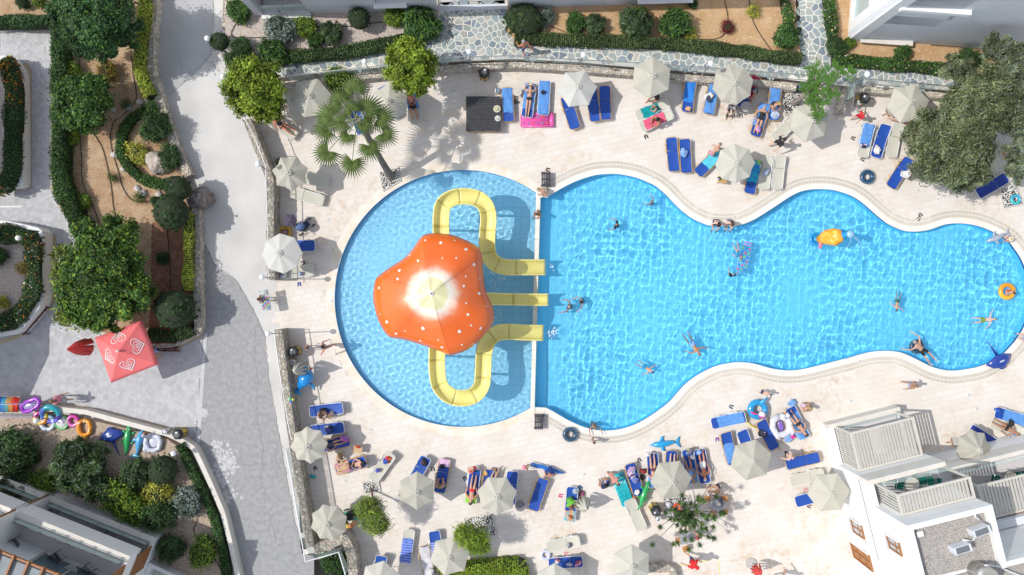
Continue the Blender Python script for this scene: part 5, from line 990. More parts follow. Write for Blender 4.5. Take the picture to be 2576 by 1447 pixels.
# ================================================================ SUN LOUNGERS
LC = {'blue': mat('blue_sling', (.011, .075, .38), .6, (.009, .062, .33), 30, attr=False), 'beige': mat('beige_sling', (.56, .54, .46), .7, (.52, .50, .42), 20), 'navy': mat('navy_sling', (.012, .045, .30), .6, (.01, .035, .25), 20)}
FC = {'white': mat('white_tube', (.75, .75, .73), .35), 'yellow': mat('gold_tube', (.62, .38, .09), .35)}
LP = {}
def lounger_parts(back):
    """local: head at +y"""
    if back in LP: return LP[back]
    L, w, zs = 1.92, .30, .33; yb = .22; a = back; out = {}
    def bk(d): return (yb+d*math.cos(a), zs+d*math.sin(a))
    Lb = L/2-yb
    def panel(y0, z0, y1, z1, cut0, cut1):
        mb = MB(); c = .085; P = []
        l = math.hypot(y1-y0, z1-z0); n = 6; V = []
        for k in range(n+1):
            t = k/n; d = t*l; ww = w
            if cut0 and d < c: ww = w-c+d
            if cut1 and l-d < c: ww = w-c+(l-d)
            V.append((t, ww))
        if cut0: V.insert(1, (c/l, w))
        if cut1: V.insert(-1, (1-c/l, w))
        V.sort(); vs = []
        for t, ww in V:
            for x in (-1, -.5, 0, .5, 1): vs.append((x*ww, y0+(y1-y0)*t, z0+(z1-z0)*t-.025*(1-x*x)*math.sin(math.pi*min(1, max(0, t)))))
        fs = [(i*5+k, i*5+k+1, (i+1)*5+k+1, (i+1)*5+k) for i in range(len(V)-1) for k in range(4)]; N = len(vs); vs += [(x, y, z-.012) for x, y, z in vs]; fs += [tuple(N+q for q in f)[::-1] for f in fs]
        mb.add(vs, fs); return mb
    y2, z2 = bk(Lb-.03); out['seat_panel'] = panel(-L/2+.03, zs, yb-.01, zs, True, False).mesh('seat_panel', LC['blue']); q0 = bk(.01); out['back_panel'] = panel(q0[0], q0[1]+.003, y2, z2, False, True).mesh('back_panel', LC['blue'])
    f = MB(); e = w+.015; ye, ze = bk(Lb)
    f.loft([(-e, yb, zs), (-e, -L/2+.07, zs), (-e+.07, -L/2, zs), (e-.07, -L/2, zs), (e, -L/2+.07, zs), (e, yb, zs)], .015, n=6); f.loft([(-e, yb, zs), (-e, ye-.07*math.cos(a), ze-.07*math.sin(a)), (-e+.07, ye, ze), (e-.07, ye, ze), (e, ye-.07*math.cos(a), ze-.07*math.sin(a)), (e, yb, zs)], .015, n=6)
    out['frame'] = f.mesh('frame', FC['white'])
    for nm, ys in (('leg', -.62), ('leg_', .35)):
        g = MB(); g.loft([(-e-.03, ys-.06, 0), (-e-.03, ys-.03, zs-.05), (-e-.03, ys+.22, zs-.04), (-e-.03, ys+.28, 0)], .014, n=5); out[nm+'a'] = g.mesh('leg', FC['white']); g = MB(); g.loft([(e+.03, ys-.06, 0), (e+.03, ys-.03, zs-.05), (e+.03, ys+.22, zs-.04), (e+.03, ys+.28, 0)], .014, n=5); out[nm+'b'] = g.mesh('leg', FC['white'])
    if back > .05:
        g = MB(); y3, z3 = bk(Lb*.6); g.loft([(-e, y3, z3), (-e-.02, y3+.12, .05), (e+.02, y3+.12, .05), (e, y3, z3)], .012, n=5); out['back_strut'] = g.mesh('back_strut', FC['white'])
        g = MB(); g.loft([(-e-.04, yb-.15, zs), (-e-.06, yb+.1, zs+.2), (-e-.05, yb+.35, zs+.12), (-e, yb+.38, zs+.1)], .016, n=5); out['armrest'] = g.mesh('armrest', FC['white'])
    LP[back] = out; return out
def setm(o, m):
    o.material_slots[0].link = 'OBJECT'; o.material_slots[0].material = m; return o
def dirz(h, f): v = W(*h)-W(*f); return math.atan2(v.y, v.x)-math.pi/2
def lounger(label, h, f, c='blue', fr='white', back=0., towel=None, group='sun loungers round the pool'):
    a, b = W(*h, .35), W(*f, .35); m = (a+b)/2; root = thing('sun_lounger', label, 'sun lounger', (m.x, m.y, 0), dirz(h, f), group)
    for nm, me in lounger_parts(back).items(): setm(link(nm.rstrip('_ab') if nm.startswith('leg') else nm, me, root), LC[c] if 'panel' in nm else FC[fr])
    if towel: drape(towel, root, back)
    return root
TWL = {}
def towel_mat(c, c2=None, sc_=40, stripes=False):
    key = (c, c2, stripes)
    if key in TWL: return TWL[key]
    m = mat('towel', c, .95, c2 or tuple(x*.85 for x in c), 4, bump=.5, bscale=14)
    if stripes:
        nt = m.node_tree; b = nt.nodes['Principled BSDF']; tc = nt.nodes.new('ShaderNodeTexCoord'); wv = nt.nodes.new('ShaderNodeTexWave'); wv.bands_direction = 'Y'; wv.inputs['Scale'].default_value = 2.2; r = nt.nodes.new('ShaderNodeValToRGB'); r.color_ramp.interpolation = 'CONSTANT'; r.color_ramp.elements[1].position = .62
        r.color_ramp.elements[0].color = (*c, 1); r.color_ramp.elements[1].color = (*(c2 or (.7, .72, .8)), 1); nt.links.new(tc.outputs['Object'], wv.inputs['Vector']); nt.links.new(wv.outputs['Color'], r.inputs['Fac']); nt.links.new(r.outputs['Color'], b.inputs['Base Color'])
    TWL[key] = m; return m
def drape(spec, root, back):
    """spec: (y0,y1,colour,colour2,stripes,label) cloth lying on a lounger (own thing)"""
    y0, y1, c, c2, st, label = spec; rr = random.Random(len(label)*3+int(y0*10)); nx, ny = 10, 16; V = []; w = .34; yb = .22
    fx = [rr.uniform(0, 6) for _ in range(6)]
    for j in range(ny+1):
        for i in range(nx+1):
            x = -w+2*w*i/nx; y = y0+(y1-y0)*j/ny; z = .345 if y < yb else .345+(y-yb)*math.tan(back)*math.cos(back); yy = y if y < yb else yb+(y-yb)*math.cos(back)
            q = .018*math.sin(x*14+y*5+fx[0])+.015*math.sin(y*17-x*9+fx[1])+.012*math.sin(x*31+fx[2])*math.sin(y*8+fx[3]); e = abs(x)/w; z += q*.8+.016-(.10 if e > .95 else 0)
            V.append((x*(1+.03*math.sin(y*9+fx[4])), yy+.02*math.sin(x*12+fx[5]), z))
    F = [(j*(nx+1)+i, j*(nx+1)+i+1, (j+1)*(nx+1)+i+1, (j+1)*(nx+1)+i) for j in range(ny) for i in range(nx)]; me = bpy.data.meshes.new('towel'); me.from_pydata(V, [], F); me.materials.append(towel_mat(c, c2, stripes=st)); me.shade_smooth()
    o = link('towel', me); o.location = root.location; o.rotation_euler = root.rotation_euler; tag(o, label, 'towel')
LB = (.11, .30, .68); TQ = (.04, .45, .55); PK = (.78, .12, .22)
LO = [('beige lounger under the first parasol at the top left', (722, 214), (750, 300), 'beige', 'white', 0, None), ('blue lounger hidden under the palm fronds', (885, 258), (912, 334), 'blue', 'white', .5, None), ('white framed lounger with the reclining man in black trunks', (1032, 232), (1048, 308), 'beige', 'white', .5, (-.1, .9, LB, None, 0, 'blue towel under the reclining man by the second tree')), ('blue lounger mostly under the second parasol', (957, 213), (1000, 300), 'blue', 'white', 0, None), ('low pale lounger with the older woman in black beside the left tree', (680, 298), (736, 338), 'beige', 'white', .5, None),
 ('blue lounger touching the black slatted platform', (1275, 218), (1280, 308), 'blue', 'yellow', 0, (-.45, .9, LB, None, 0, 'light blue towel on the lounger by the black slatted platform')), ('blue lounger with the woman in the straw sun hat', (1336, 206), (1325, 297), 'blue', 'white', 0, (-.5, .92, LB, None, 0, 'blue towel under the woman in the sun hat')), ('towel covered lounger right of the sunbathing woman in the hat', (1371, 200), (1366, 292), 'blue', 'white', 0, (-.9, .92, LB, None, 0, 'long light blue towel with a dark bag on it')),
 ('blue yellow framed lounger slanting left of the old parasol', (1422, 243), (1448, 323), 'blue', 'yellow', .3, None), ('blue yellow framed lounger directly below the old parasol', (1487, 228), (1498, 298), 'blue', 'yellow', 0, None), ('upright blue lounger right of the old parasol', (1520, 216), (1524, 301), 'blue', 'yellow', .4, None),
 ('blue lounger with towel right of the wide hexagonal parasol', (1739, 194), (1728, 285), 'blue', 'yellow', .3, (-.4, .92, (.03, .22, .68), None, 0, 'bright blue towel on the lounger with a straw hat')), ('towel covered lounger left of the eight sided parasol', (1800, 200), (1782, 290), 'blue', 'yellow', .2, (-.9, .9, LB, None, 0, 'light blue towel with clothes left of the eight sided parasol')), ('beige lounger with the teal towel and small child', (1682, 262), (1600, 292), 'beige', 'white', .2, (-.6, .4, (.0, .30, .33), None, 0, 'teal towel under the child with orange armbands')), ('beige lounger with the hot pink towel', (1692, 284), (1610, 321), 'beige', 'white', .2, (-.7, .5, PK, None, 0, 'hot pink towel under the woman in red')),
 ('blue lounger with the woman in the black swimsuit', (1924, 260), (1900, 343), 'blue', 'yellow', .3, (-.4, .9, LB, None, 0, 'light blue towel under the woman in the black swimsuit')), ('blue lounger with pink towel behind the eight sided parasol', (1895, 206), (1868, 258), 'blue', 'yellow', .5, (-.2, .92, (.7, .03, .12), None, 0, 'crimson towel behind the person in the navy shirt')), ('blue lounger beside the white pebbles and grey stroller', (1951, 215), (1947, 304), 'blue', 'yellow', .3, (-.5, .92, LB, None, 0, 'light blue towel with a grey bag beside the stroller')),
 ('left one of two blue loungers standing together above the deep pool', (1688, 344), (1697, 433), 'blue', 'yellow', .1, None), ('right one of two blue loungers, with a crumpled blue towel', (1722, 348), (1728, 437), 'blue', 'yellow', .1, None), ('blue lounger half covered by a turquoise towel', (1812, 382), (1758, 434), 'blue', 'yellow', .3, (-.3, .92, (.10, .55, .68), None, 0, 'turquoise towel beside the man in striped shorts')), ('blue lounger with green and turquoise things under the parasol', (1905, 400), (1884, 491), 'blue', 'yellow', .2, (-.3, .85, (.02, .40, .55), (.03, .15, .5), 0, 'blue green towel on the lounger beside the beige ones')),
 ('beige lounger with a pale blue bag, left of two empty beige ones', (1931, 390), (1921, 478), 'beige', 'white', .1, None), ('empty beige lounger at the right of the row above the deep pool', (1963, 390), (1954, 477), 'beige', 'white', .1, None), ('beige lounger behind the man in the black shirt', (2003, 296), (1955, 345), 'beige', 'white', .3, None), ('beige lounger covered with a blue towel beside the sandals', (2187, 312), (2170, 394), 'beige', 'white', .2, (-.35, .9, LB, None, 0, 'crumpled blue towel on the beige lounger near the red shirt boy')), ('blue lounger with white clothes between two beige ones', (2228, 313), (2203, 397), 'blue', 'white', .2, None), ('beige lounger right of the blue one with white clothes', (2258, 313), (2242, 394), 'beige', 'white', .3, None), ('blue lounger with the person wrapped in white', (2287, 398), (2240, 472), 'blue', 'yellow', .3, None), ('dark blue lounger beside the right pebble square', (2538, 443), (2456, 491), 'navy', 'white', 0, None),
 ('beige lounger right of the scalloped wall parasol', (740, 440), (826, 460), 'beige', 'white', 0, None), ('beige lounger below the scalloped wall parasol', (732, 482), (812, 506), 'beige', 'white', 0, None), ('blue lounger under the pale translucent parasol', (708, 619), (790, 618), 'blue', 'white', 0, None), ('beige lounger with a patterned towel under the translucent parasol', (705, 688), (787, 680), 'beige', 'white', 0, None),
 ('blue lounger with the mother and toddler at the wall', (862, 1026), (781, 1036), 'blue', 'white', .2, None), ('blue lounger covered with bags above the scalloped parasol', (864, 1075), (782, 1085), 'blue', 'white', .1, None), ('blue lounger with someone lying and a pink purple towel', (876, 1108), (800, 1127), 'blue', 'yellow', .1, None), ('blue lounger with the big man in black shorts', (922, 1158), (848, 1182), 'blue', 'yellow', .4, (-.9, -.1, (.65, .25, .45), (.55, .5, .15), 0, 'multicoloured towel under the man in black shorts')), ('beige lounger with red and blue clothes beside the pebble square', (984, 1143), (938, 1207), 'beige', 'white', .2, None), ('blue lounger with a black bag left of the hexagonal parasol', (1072, 1152), (1034, 1222), 'blue', 'white', .2, None), ('blue lounger with the woman in the black top', (1121, 1150), (1104, 1246), 'blue', 'yellow', 0, (.55, .95, (.70, .50, .66), (.6, .4, .6), 0, 'pale pink patterned towel above the woman in black')), ('lounger with the lime towel and the woman in the red bikini', (1184, 1266), (1196, 1182), 'blue', 'white', 0, (.45, .92, (.30, .62, .05), None, 0, 'lime green towel under the head of the woman in red')), ('blue lounger partly under the parasol beside the woman in red', (1233, 1182), (1222, 1262), 'blue', 'yellow', .2, None), ('blue lounger right of the parasol near the round grey table', (1290, 1188), (1281, 1270), 'blue', 'white', 0, None),
 ('beige lounger covered by a blue striped towel', (1030, 1332), (1018, 1418), 'beige', 'white', 0, (-.9, .45, (.22, .30, .68), (.06, .12, .5), 1, 'blue striped towel over the beige lounger at the bottom')), ('blue lounger with a striped towel at the lower willow tree', (1092, 1336), (1104, 1420), 'blue', 'white', .1, (-.7, .3, (.35, .40, .72), (.08, .14, .5), 1, 'pale blue striped towel beside the lower willow tree')), ('blue lounger with a white towel at the bottom edge', (1066, 1374), (1082, 1456), 'blue', 'yellow', .1, (-.9, .9, (.62, .60, .62), None, 0, 'long white grey towel at the bottom edge')), ('blue lounger just above the parasol cut by the bottom edge', (960, 1404), (948, 1470), 'blue', 'white', .3, None),
 ('single blue lounger with yellow frame below the navy shirt man', (1368, 1204), (1341, 1284), 'blue', 'yellow', .15, None), ('blue lounger where the woman in green sits', (1440, 1230), (1433, 1307), 'blue', 'white', 0, (-.95, -.35, (.05, .45, .6), (.7, .3, .1), 0, 'turquoise towel with orange print below the woman in green')), ('blue lounger piled with clothes next to the turquoise mattress', (1584, 1166), (1609, 1248), 'blue', 'yellow', .1, None), ('blue lounger with the woman in the pink bikini top', (1646, 1228), (1641, 1140), 'blue', 'white', 0, (.2, .9, LB, None, 0, 'light blue towel under the woman in the pink top')), ('blue lounger with only the feet showing under the parasol', (1686, 1218), (1690, 1136), 'blue', 'yellow', 0, None), ('blue lounger with bags and the person in the blue towel', (1742, 1215), (1729, 1132), 'blue', 'white', 0, (.1, .92, LB, None, 0, 'light blue towel beside the man in white shorts')), ('blue lounger with the man in white shorts', (1774, 1214), (1760, 1133), 'blue', 'white', .1, None), ('empty beige lounger below the green crocodile', (1582, 1256), (1616, 1334), 'beige', 'white', .2, None),
 ('blue lounger with a crumpled light blue towel left of a parasol', (1824, 1088), (1846, 1168), 'blue', 'yellow', .2, (-.8, .3, LB, None, 0, 'crumpled light blue towel left of the building side parasol')), ('blue lounger above the parasol near the swan ring', (1866, 1086), (1896, 1160), 'blue', 'white', .1, None), ('blue lounger with black bags beside the swan ring', (1915, 1065), (1945, 1120), 'blue', 'yellow', .4, None), ('beige lounger above the unicorn ring', (1458, 1358), (1376, 1378), 'beige', 'white', .3, None), ('blue lounger with pink clothes at the bottom', (1467, 1412), (1379, 1420), 'blue', 'white', .1, None), ('blue lounger with a flat light blue towel left of the blue dragon ring', (1878, 1047), (1786, 1068), 'blue', 'white', .2, (-.6, .85, LB, None, 0, 'flat light blue towel left of the blue dragon ring')), ('blue lounger with the reading woman in a black bikini', (2021, 1093), (1992, 1036), 'blue', 'white', 0, (-.6, .92, LB, None, 0, 'blue towel under the reading woman in the black bikini')), ('single empty blue lounger left of the white building', (2065, 1148), (1974, 1171), 'blue', 'yellow', .1, None), ('empty beige lounger left of the white building', (2076, 1190), (1984, 1214), 'beige', 'white', .1, None), ('blue lounger end under the parasol at the white wall', (2080, 1242), (2006, 1263), 'blue', 'white', .1, None),
 ('blue lounger with light blue towel at the right edge', (2590, 1062), (2502, 1036), 'blue', 'white', 0, (-.5, .9, LB, None, 0, 'light blue towel on the lounger at the right edge')), ('dark blue lounger behind the tilted eight sided parasol', (2436, 1076), (2518, 1128), 'navy', 'white', 0, None), ('beige lounger with the woman in turquoise at the right edge', (2574, 1092), (2496, 1064), 'beige', 'white', .2, None), ('lounger with light blue and white towels at the right corner', (2620, 1128), (2540, 1092), 'beige', 'white', .2, (-.9, .9, LB, None, 0, 'light blue towel at the lower right corner of the deck'))]
for l, h, f, c, fr, bk, tw in LO: lounger(l, h, f, c, fr, bk, tw)
# ================================================================ BUILDINGS
M_WOOD = mat('varnished_wood', (.36, .155, .055), .5, (.28, .115, .04), 8, bump=.2)
M_WALL2 = mat('grey_and_shaded_render', (.66, .68, .71), .85, (.62, .64, .67), .8, bump=.08, bscale=10, coord='World')  # blue-grey: shade of white walls put into the colour, plus grey paint of B
M_PANE = mat('window_glass', (.10, .16, .19), .06, (.13, .19, .22), 1, spec=.8)
M_BEIGE = mat('beige_metal', (.60, .57, .51), .55, (.56, .53, .47), 3)
M_FLOORT = mat('balcony_tile', (.62, .60, .60), .6, (.57, .55, .55), 3)
def root_b(label, px, z, rz, kind='building', cat='building'):
    return thing(kind, label, cat, W(*px, z) , rz)
def wall_with_openings(L, z0, z1, y, th, ops, m, parent, name='wall'):
    """wall along x; ops: (x0,x1,za,zb)"""
    mb = MB(); ops = sorted(ops); x = 0
    for x0, x1, za, zb in ops:
        if x0 > x: mb.box(((x+x0)/2, y+th/2, (z0+z1)/2), (x0-x, th, z1-z0))
        if za > z0: mb.box(((x1+x0)/2, y+th/2, (z0+za)/2), (x1-x0, th, za-z0))
        if zb < z1: mb.box(((x1+x0)/2, y+th/2, (z1+zb)/2), (x1-x0, th, z1-zb))
        x = x1
    if x < L: mb.box(((x+L)/2, y+th/2, (z0+z1)/2), (L-x, th, z1-z0))
    return mb.obj(name, m, parent)
def window(parent, x0, x1, za, zb, y, mf, wood=False, mull=1, rz=0):
    fr = MB(); t = .06
    for a, b, c, d in ((x0, x1, za, za+t), (x0, x1, zb-t, zb), (x0, x0+t, za+t, zb-t), (x1-t, x1, za+t, zb-t)): fr.box(((a+b)/2, y, (c+d)/2), (b-a, .06, d-c))
    for k in range(mull): xm = x0+(x1-x0)*(k+1)/(mull+1); fr.box((xm, y, (za+zb)/2), (t, .05, zb-za-2*t))
    if wood: fr.box(((x0+x1)/2, y-.002, za+(zb-za)*.62), (x1-x0-2*t, .045, .05))
    w = fr.obj('window', mf, parent); g = MB(); g.box(((x0+x1)/2, y+.01, (za+zb)/2), (x1-x0-t, .015, zb-za-t)); g.obj('pane', M_PANE, w); return w
# A: long white building along the top edge
p0, p1 = W(645, 41, .6), W(1738, 9.5, .6); L = (p1-p0).length; A_ = root_b('long white rendered building along the top edge above the gravel bed', (645, 41), .6, math.atan2((p1-p0).y, (p1-p0).x))
wall_with_openings(L, -.1, 7, 0, .3, [(.42, 3.0, .22, 2.7), (6.8, 8.35, 1.35, 2.6), (10., 13.9, .02, 2.6), (21., 23.8, .85, 2.4)], M_WALL2, A_)
b = MB(); b.box((L/2, 5.5, 3.3), (L, 7.4, 7.)); b.box((.15, 1.05, 3.3), (.3, 1.5, 7)); b.box((L-.15, 1.05, 3.3), (.3, 1.5, 7)); b.obj('block', M_WHITE, A_)
b = MB(); b.box((1.75, 1.05, .1), (2.6, 1.5, .16)); b.box((12, 1.05, -.02), (3.9, 1.5, .04)); b.obj('balcony_floor', M_FLOORT, A_)
g = MB(); g.box((1.05, .15, .72), (1.25, .014, .95)); g.obj('glass_pane', M_GLASSP, A_); g = MB(); g.box((2.35, .15, .72), (1.25, .014, .95)); g.obj('glass_pane', M_GLASSP, A_)
for x in (11.3, 12.6): g = MB(); g.box((x, .9, 1.2), (1.2, .03, 2.3)); g.obj('door_leaf', mat('white_panel', (.7, .72, .78), .4), A_)
for x0, x1, z in ((6.7, 8.45, 1.3), (20.9, 23.9, .8), (.35, 3.05, .17)): s_ = MB(); s_.box(((x0+x1)/2, -.02, z), (x1-x0, .42, .08)); s_.obj('sill', M_WHITE, A_)
window(A_, 6.85, 8.3, 1.36, 2.58, .2, M_WHITE); window(A_, 21.05, 23.75, .87, 2.38, .2, M_WHITE, mull=2)
# B: white building at the top right
p0, p1 = W(2131, 98, .6), W(2700, 140, .6); L = (p1-p0).length; B_ = root_b('tall white building at the top right with recessed glass balcony', (2131, 98), .6, math.atan2((p1-p0).y, (p1-p0).x))
wall_with_openings(L, -.1, 10, 0, .35, [(.62, 3.35, .45, 2.75), (.62, 3.6, 3.9, 5.2), (9.2, 10.6, 1.6, 2.8)], M_WALL2, B_)
b = MB(); b.box((.3, -.06, 4.95), (.6, .12, 10.1)); b.obj('corner_fin', M_WHITE, B_)
wb = MB()
for y0_, y1_, z0_, z1_ in ((.35, .9, -.1, 10), (.9, 6, -.1, .35), (.9, 3.0, 2.5, 3.4), (3.0, 3.4, .35, 10), (3.4, 6, 2.5, 3.4), (.9, 6, 5.4, 10)): wb.box((.15, (y0_+y1_)/2, (z0_+z1_)/2), (.3, y1_-y0_, z1_-z0_))
wb.box((.15, 9, 4.95), (.3, 6, 10.1)); wb.obj('side_wall', M_WHITE, B_)
for y0_, y1_, z0_, z1_ in ((.9, 3., .35, 2.5), (3.4, 6, .35, 2.5), (.9, 3, 3.4, 5.4), (3.4, 6, 3.4, 5.4)): g = MB(); g.box((.18, (y0_+y1_)/2, (z0_+z1_)/2), (.02, y1_-y0_, z1_-z0_)); g.obj('glass_pane', mat('pale_glass', (.42, .52, .54), .08), B_)
b = MB(); b.box((L/2+.3, 7, 4.95), (L-.6, 10, 10.1)); b.box((7.5, 1.2, 4.95), (8, 1.6, 10.1)); b.box((2, 1.2, 3.3), (3, 1.6, .9)); b.obj('block', M_WALL2, B_)
b = MB(); b.box((2., 1.15, .36), (2.7, 1.6, .14)); b.obj('balcony_floor', M_FLOORT, B_); b = MB(); b.box((2., -.03, .4), (2.85, .5, .12)); b.obj('sill', M_CREAM, B_)
for x in (1.3, 2.68): g = MB(); g.box((x, .12, .98), (1.3, .014, 1.)); g.obj('glass_pane', M_GLASSP, B_)
for i in range(14): s_ = MB(); s_.box((2.1, .1+.13*i, 5.3), (3.2, .06, .09)); s_.obj('pergola_slat', M_WOOD, B_)
b = MB(); b.box((2.1, -.12, 5.22), (3.4, .25, .3)); b.obj('ledge', M_WHITE, B_); window(B_, 9.3, 10.5, 1.7, 2.7, .25, M_WHITE)
# C: balconied building in the bottom left corner
p0, p1 = W(392, 1354, 1.4), W(135, 1251, 1.4); rzC = math.atan2((p1-p0).y, (p1-p0).x); C_ = thing('building', 'white building with stacked glass balconies and wood screens at the bottom left', 'building', (p0.x, p0.y, 0), rzC); LCn = 6.1
def cbox(name, x0, x1, y0, y1, z0, z1, m, par=None): b = MB(); b.box(((x0+x1)/2, (y0+y1)/2, (z0+z1)/2), (x1-x0, y1-y0, z1-z0)); return b.obj(name, m, par or C_)
cbox('base_wall', 0, 9.5, 0, 8, -.5, .38, M_WHITE)
for lv, (zf, zt) in enumerate(((.5, 3.2), (3.4, 6.2))):
    cbox('balcony_floor', 0, 10, .0, 1.75, zf-.12, zf, M_FLOORT); pt = zf+.95
    for x0, x1 in ((0, LCn+.0), (LCn+.35, 10)):
        cbox('parapet', x0, x1, -.002, .22, zf-.12 if lv == 0 else zf-.22, pt, M_WHITE); cbox('glass_rail_line', x0+.2, x1-.2, .30, .33, pt+.5, pt+.52, col((.05, .05, .06), .4, 'dark_trim'))
        nn = 4 if x1-x0 > 5 else 2
        for k in range(nn): a = x0+.22+(x1-x0-.44)*k/nn; cbox('glass_pane', a+.02, a+(x1-x0-.44)/nn-.02, .31, .322, zf+.5, pt+.5, M_GLASSP)
        cbox('coping', x0-.03, x1+.03, -.05, .27, pt, pt+.05, M_CREAM)
    cbox('side_parapet', 0.002, .22, .22, 1.75, zf-.1, pt-.01, M_WHITE); cbox('dividing_wall', LCn, LCn+.33, .1, 1.8, zf-.1, zt, M_WHITE)
    sc_ = cbox('wood_screen', .02, .07, .45, 1.75, pt, zt+.1, M_WOOD)
    for k in range(9): cbox('screen_slat', -.012, .02, .47+.14*k, .57+.14*k, pt+.02, zt+.08, M_WOOD, sc_)
    s2 = cbox('wood_screen', LCn+.1, LCn+.15, -.1, .0, pt, zt, M_WOOD)
    o_w = [(.9, 4.4, zf+.02, zf+2.2), (7, 9.4, zf+.02, zf+2.2)]
    w_ = wall_with_openings(10, zf-.12, zt+.22, 1.75, .25, o_w, M_WHITE, C_, 'back_wall')
    for x0, x1, a, b2 in o_w: window(C_, x0, x1, a, b2, 1.92, M_BEIGE, mull=1)
    cbox('interior', 0.01, 9.9, 2.05, 8, zf-.1, zt+.2, M_WHITE)
cbox('roof_slab', 0, 10, 1.1, 8, 6.42, 6.6, mat('dim_interior_tone', (.17, .20, .22), .4, (.24, .27, .29), 1)); cbox('slab_edge', 0, 10, 0, .3, 3.1, 3.17, M_WHITE)  # slab colour stands in for the dim glazed interior under the pergola
for k in range(12): b = MB(); b.bar((.6+.75*k, -.1+.9, 6.72), (.6+.75*k, 2.9, 6.72), .09, .14); b.obj('pergola_beam', M_WOOD, C_)
b = MB(); b.bar((.2, .95, 6.6), (9.5, .95, 6.6), .10, .12); b.obj('pergola_rail', M_WOOD, C_)
# second low wing in the corner right of it
p0 = W(560, 1500, .9); D0 = W(375, 1415, .9); W2_ = thing('building', 'low terrace wing with glass rail at the bottom edge beside the gravel', 'building', (p0.x, p0.y, 0), math.atan2((D0-p0).y, (D0-p0).x))
for a in [('parapet', 0, 4.4, 0, .2, -.1, .95, M_WHITE), ('floor', 0, 4.4, .2, 3, -.1, .3, M_FLOORT), ('side_parapet', 4.2, 4.4, .2, 3, -.1, .96, M_WHITE), ('glass_pane', .2, 2.1, .28, .295, .4, 1.4, M_GLASSP), ('glass_pane', 2.15, 4.1, .28, .295, .4, 1.4, M_GLASSP)]: cbox(*a, par=W2_)
CH = {}
def wire_chair(label, px, z, rz, c='black', group='black wire balcony chairs', kind='wire_chair'):
    loc = W(*px, z)
    if kind in CH: return dup(CH[kind], loc, rz, label)
    r = thing(kind, label, 'chair', loc, rz, group); CH[kind] = r; m = col((.02, .02, .022), .5, 'black_metal') if c == 'black' else M_STEEL
    if c == 'black':
        s_ = MB(); [s_.bar((x, -.22, .44), (x, .22, .43), .026, .012) for x in np.linspace(-.21, .21, 9)]; s_.obj('seat', m, r); s_ = MB(); [s_.bar((x, .22, .43), (x, .34, .85), .026, .012) for x in np.linspace(-.21, .21, 9)]; s_.obj('backrest', m, r)
    else:
        s_ = MB(); s_.box((0, 0, .43), (.42, .42, .03)); s_.obj('seat', col((.0, .13, .10), .7, 'green_fabric'), r); s_ = MB(); s_.box((0, .26, .66), (.42, .03, .34), rx=-.2); s_.obj('backrest', col((.0, .13, .10), .7, 'green_fabric'), r)
    for x in (-.24, .24):
        f = MB(); f.loft([(x, -.26, 0), (x, -.24, .45), (x, -.2, .64), (x, .22, .64), (x, .36, .88)], .02, n=5); f.obj('arm_frame', m, r)
        f = MB(); f.loft([(x, .26, 0), (x, .2, .45)], .014, n=5); f.obj('leg', m, r)
    f = MB(); f.bar((-.24, .35, .87), (.24, .35, .87), .02, .02); f.obj('top_bar', m, r); f = MB(); f.bar((-.24, -.24, .44), (.24, -.24, .44), .02, .02); f.obj('cross_bar', m, r); return r
for l, px, z, a in [('wire chair at the left end of the lower balcony', (133, 1284), .5, .6), ('wire chair in the middle of the lower balcony', (250, 1348), .5, -2.), ('wire chair with striped towel on the lower balcony', (275, 1352), .5, 2.6), ('leftmost wire chair on the upper balcony', (18, 1343), 3.4, -1.5), ('second wire chair from the left on the upper balcony', (50, 1362), 3.4, -1.), ('wire chair in the middle of the upper balcony', (152, 1398), 3.4, -.9), ('wire chair with a bottle right of the upper balcony table', (226, 1432), 3.4, 2.4)]: wire_chair(l, px, z, a)
def table(label, px, z, kind='round', r=.33, h=.7, c=(.62, .58, .50), rz=0, name='table'):
    t = thing(name, label, 'table', W(*px, z), rz); b = MB()
    b.disc((0, 0, h), r, .03, 24) if kind == 'round' else b.box((0, 0, h), (r*2, r*1.6, .04)); b.obj('table_top', col(c, .5, 'table_top'), t)
    if kind == 'round': g = MB(); g.loft([(0, 0, 0), (0, 0, h)], .025, n=6); g.disc((0, 0, 0), r*.6, .03, 16); g.obj('pedestal', col((.4, .4, .4), .5, 'pedestal'), t)
    else:
        for x in (-1, 1):
            for y in (-1, 1): g = MB(); g.loft([(x*(r-.04), y*(r*.8-.04), 0), (x*(r-.04), y*(r*.8-.04), h)], .015, n=5); g.obj('leg', col((.5, .5, .5), .5, 'pedestal'), t)
    return t
table('grey square table with an ashtray on the lower balcony', (298, 1372), .5, 'sq', .33, .62, (.50, .48, .47), .4); table('grey square table on the upper balcony by the pergola', (192, 1425), 3.4, 'sq', .36, .62, (.50, .48, .47), .4)
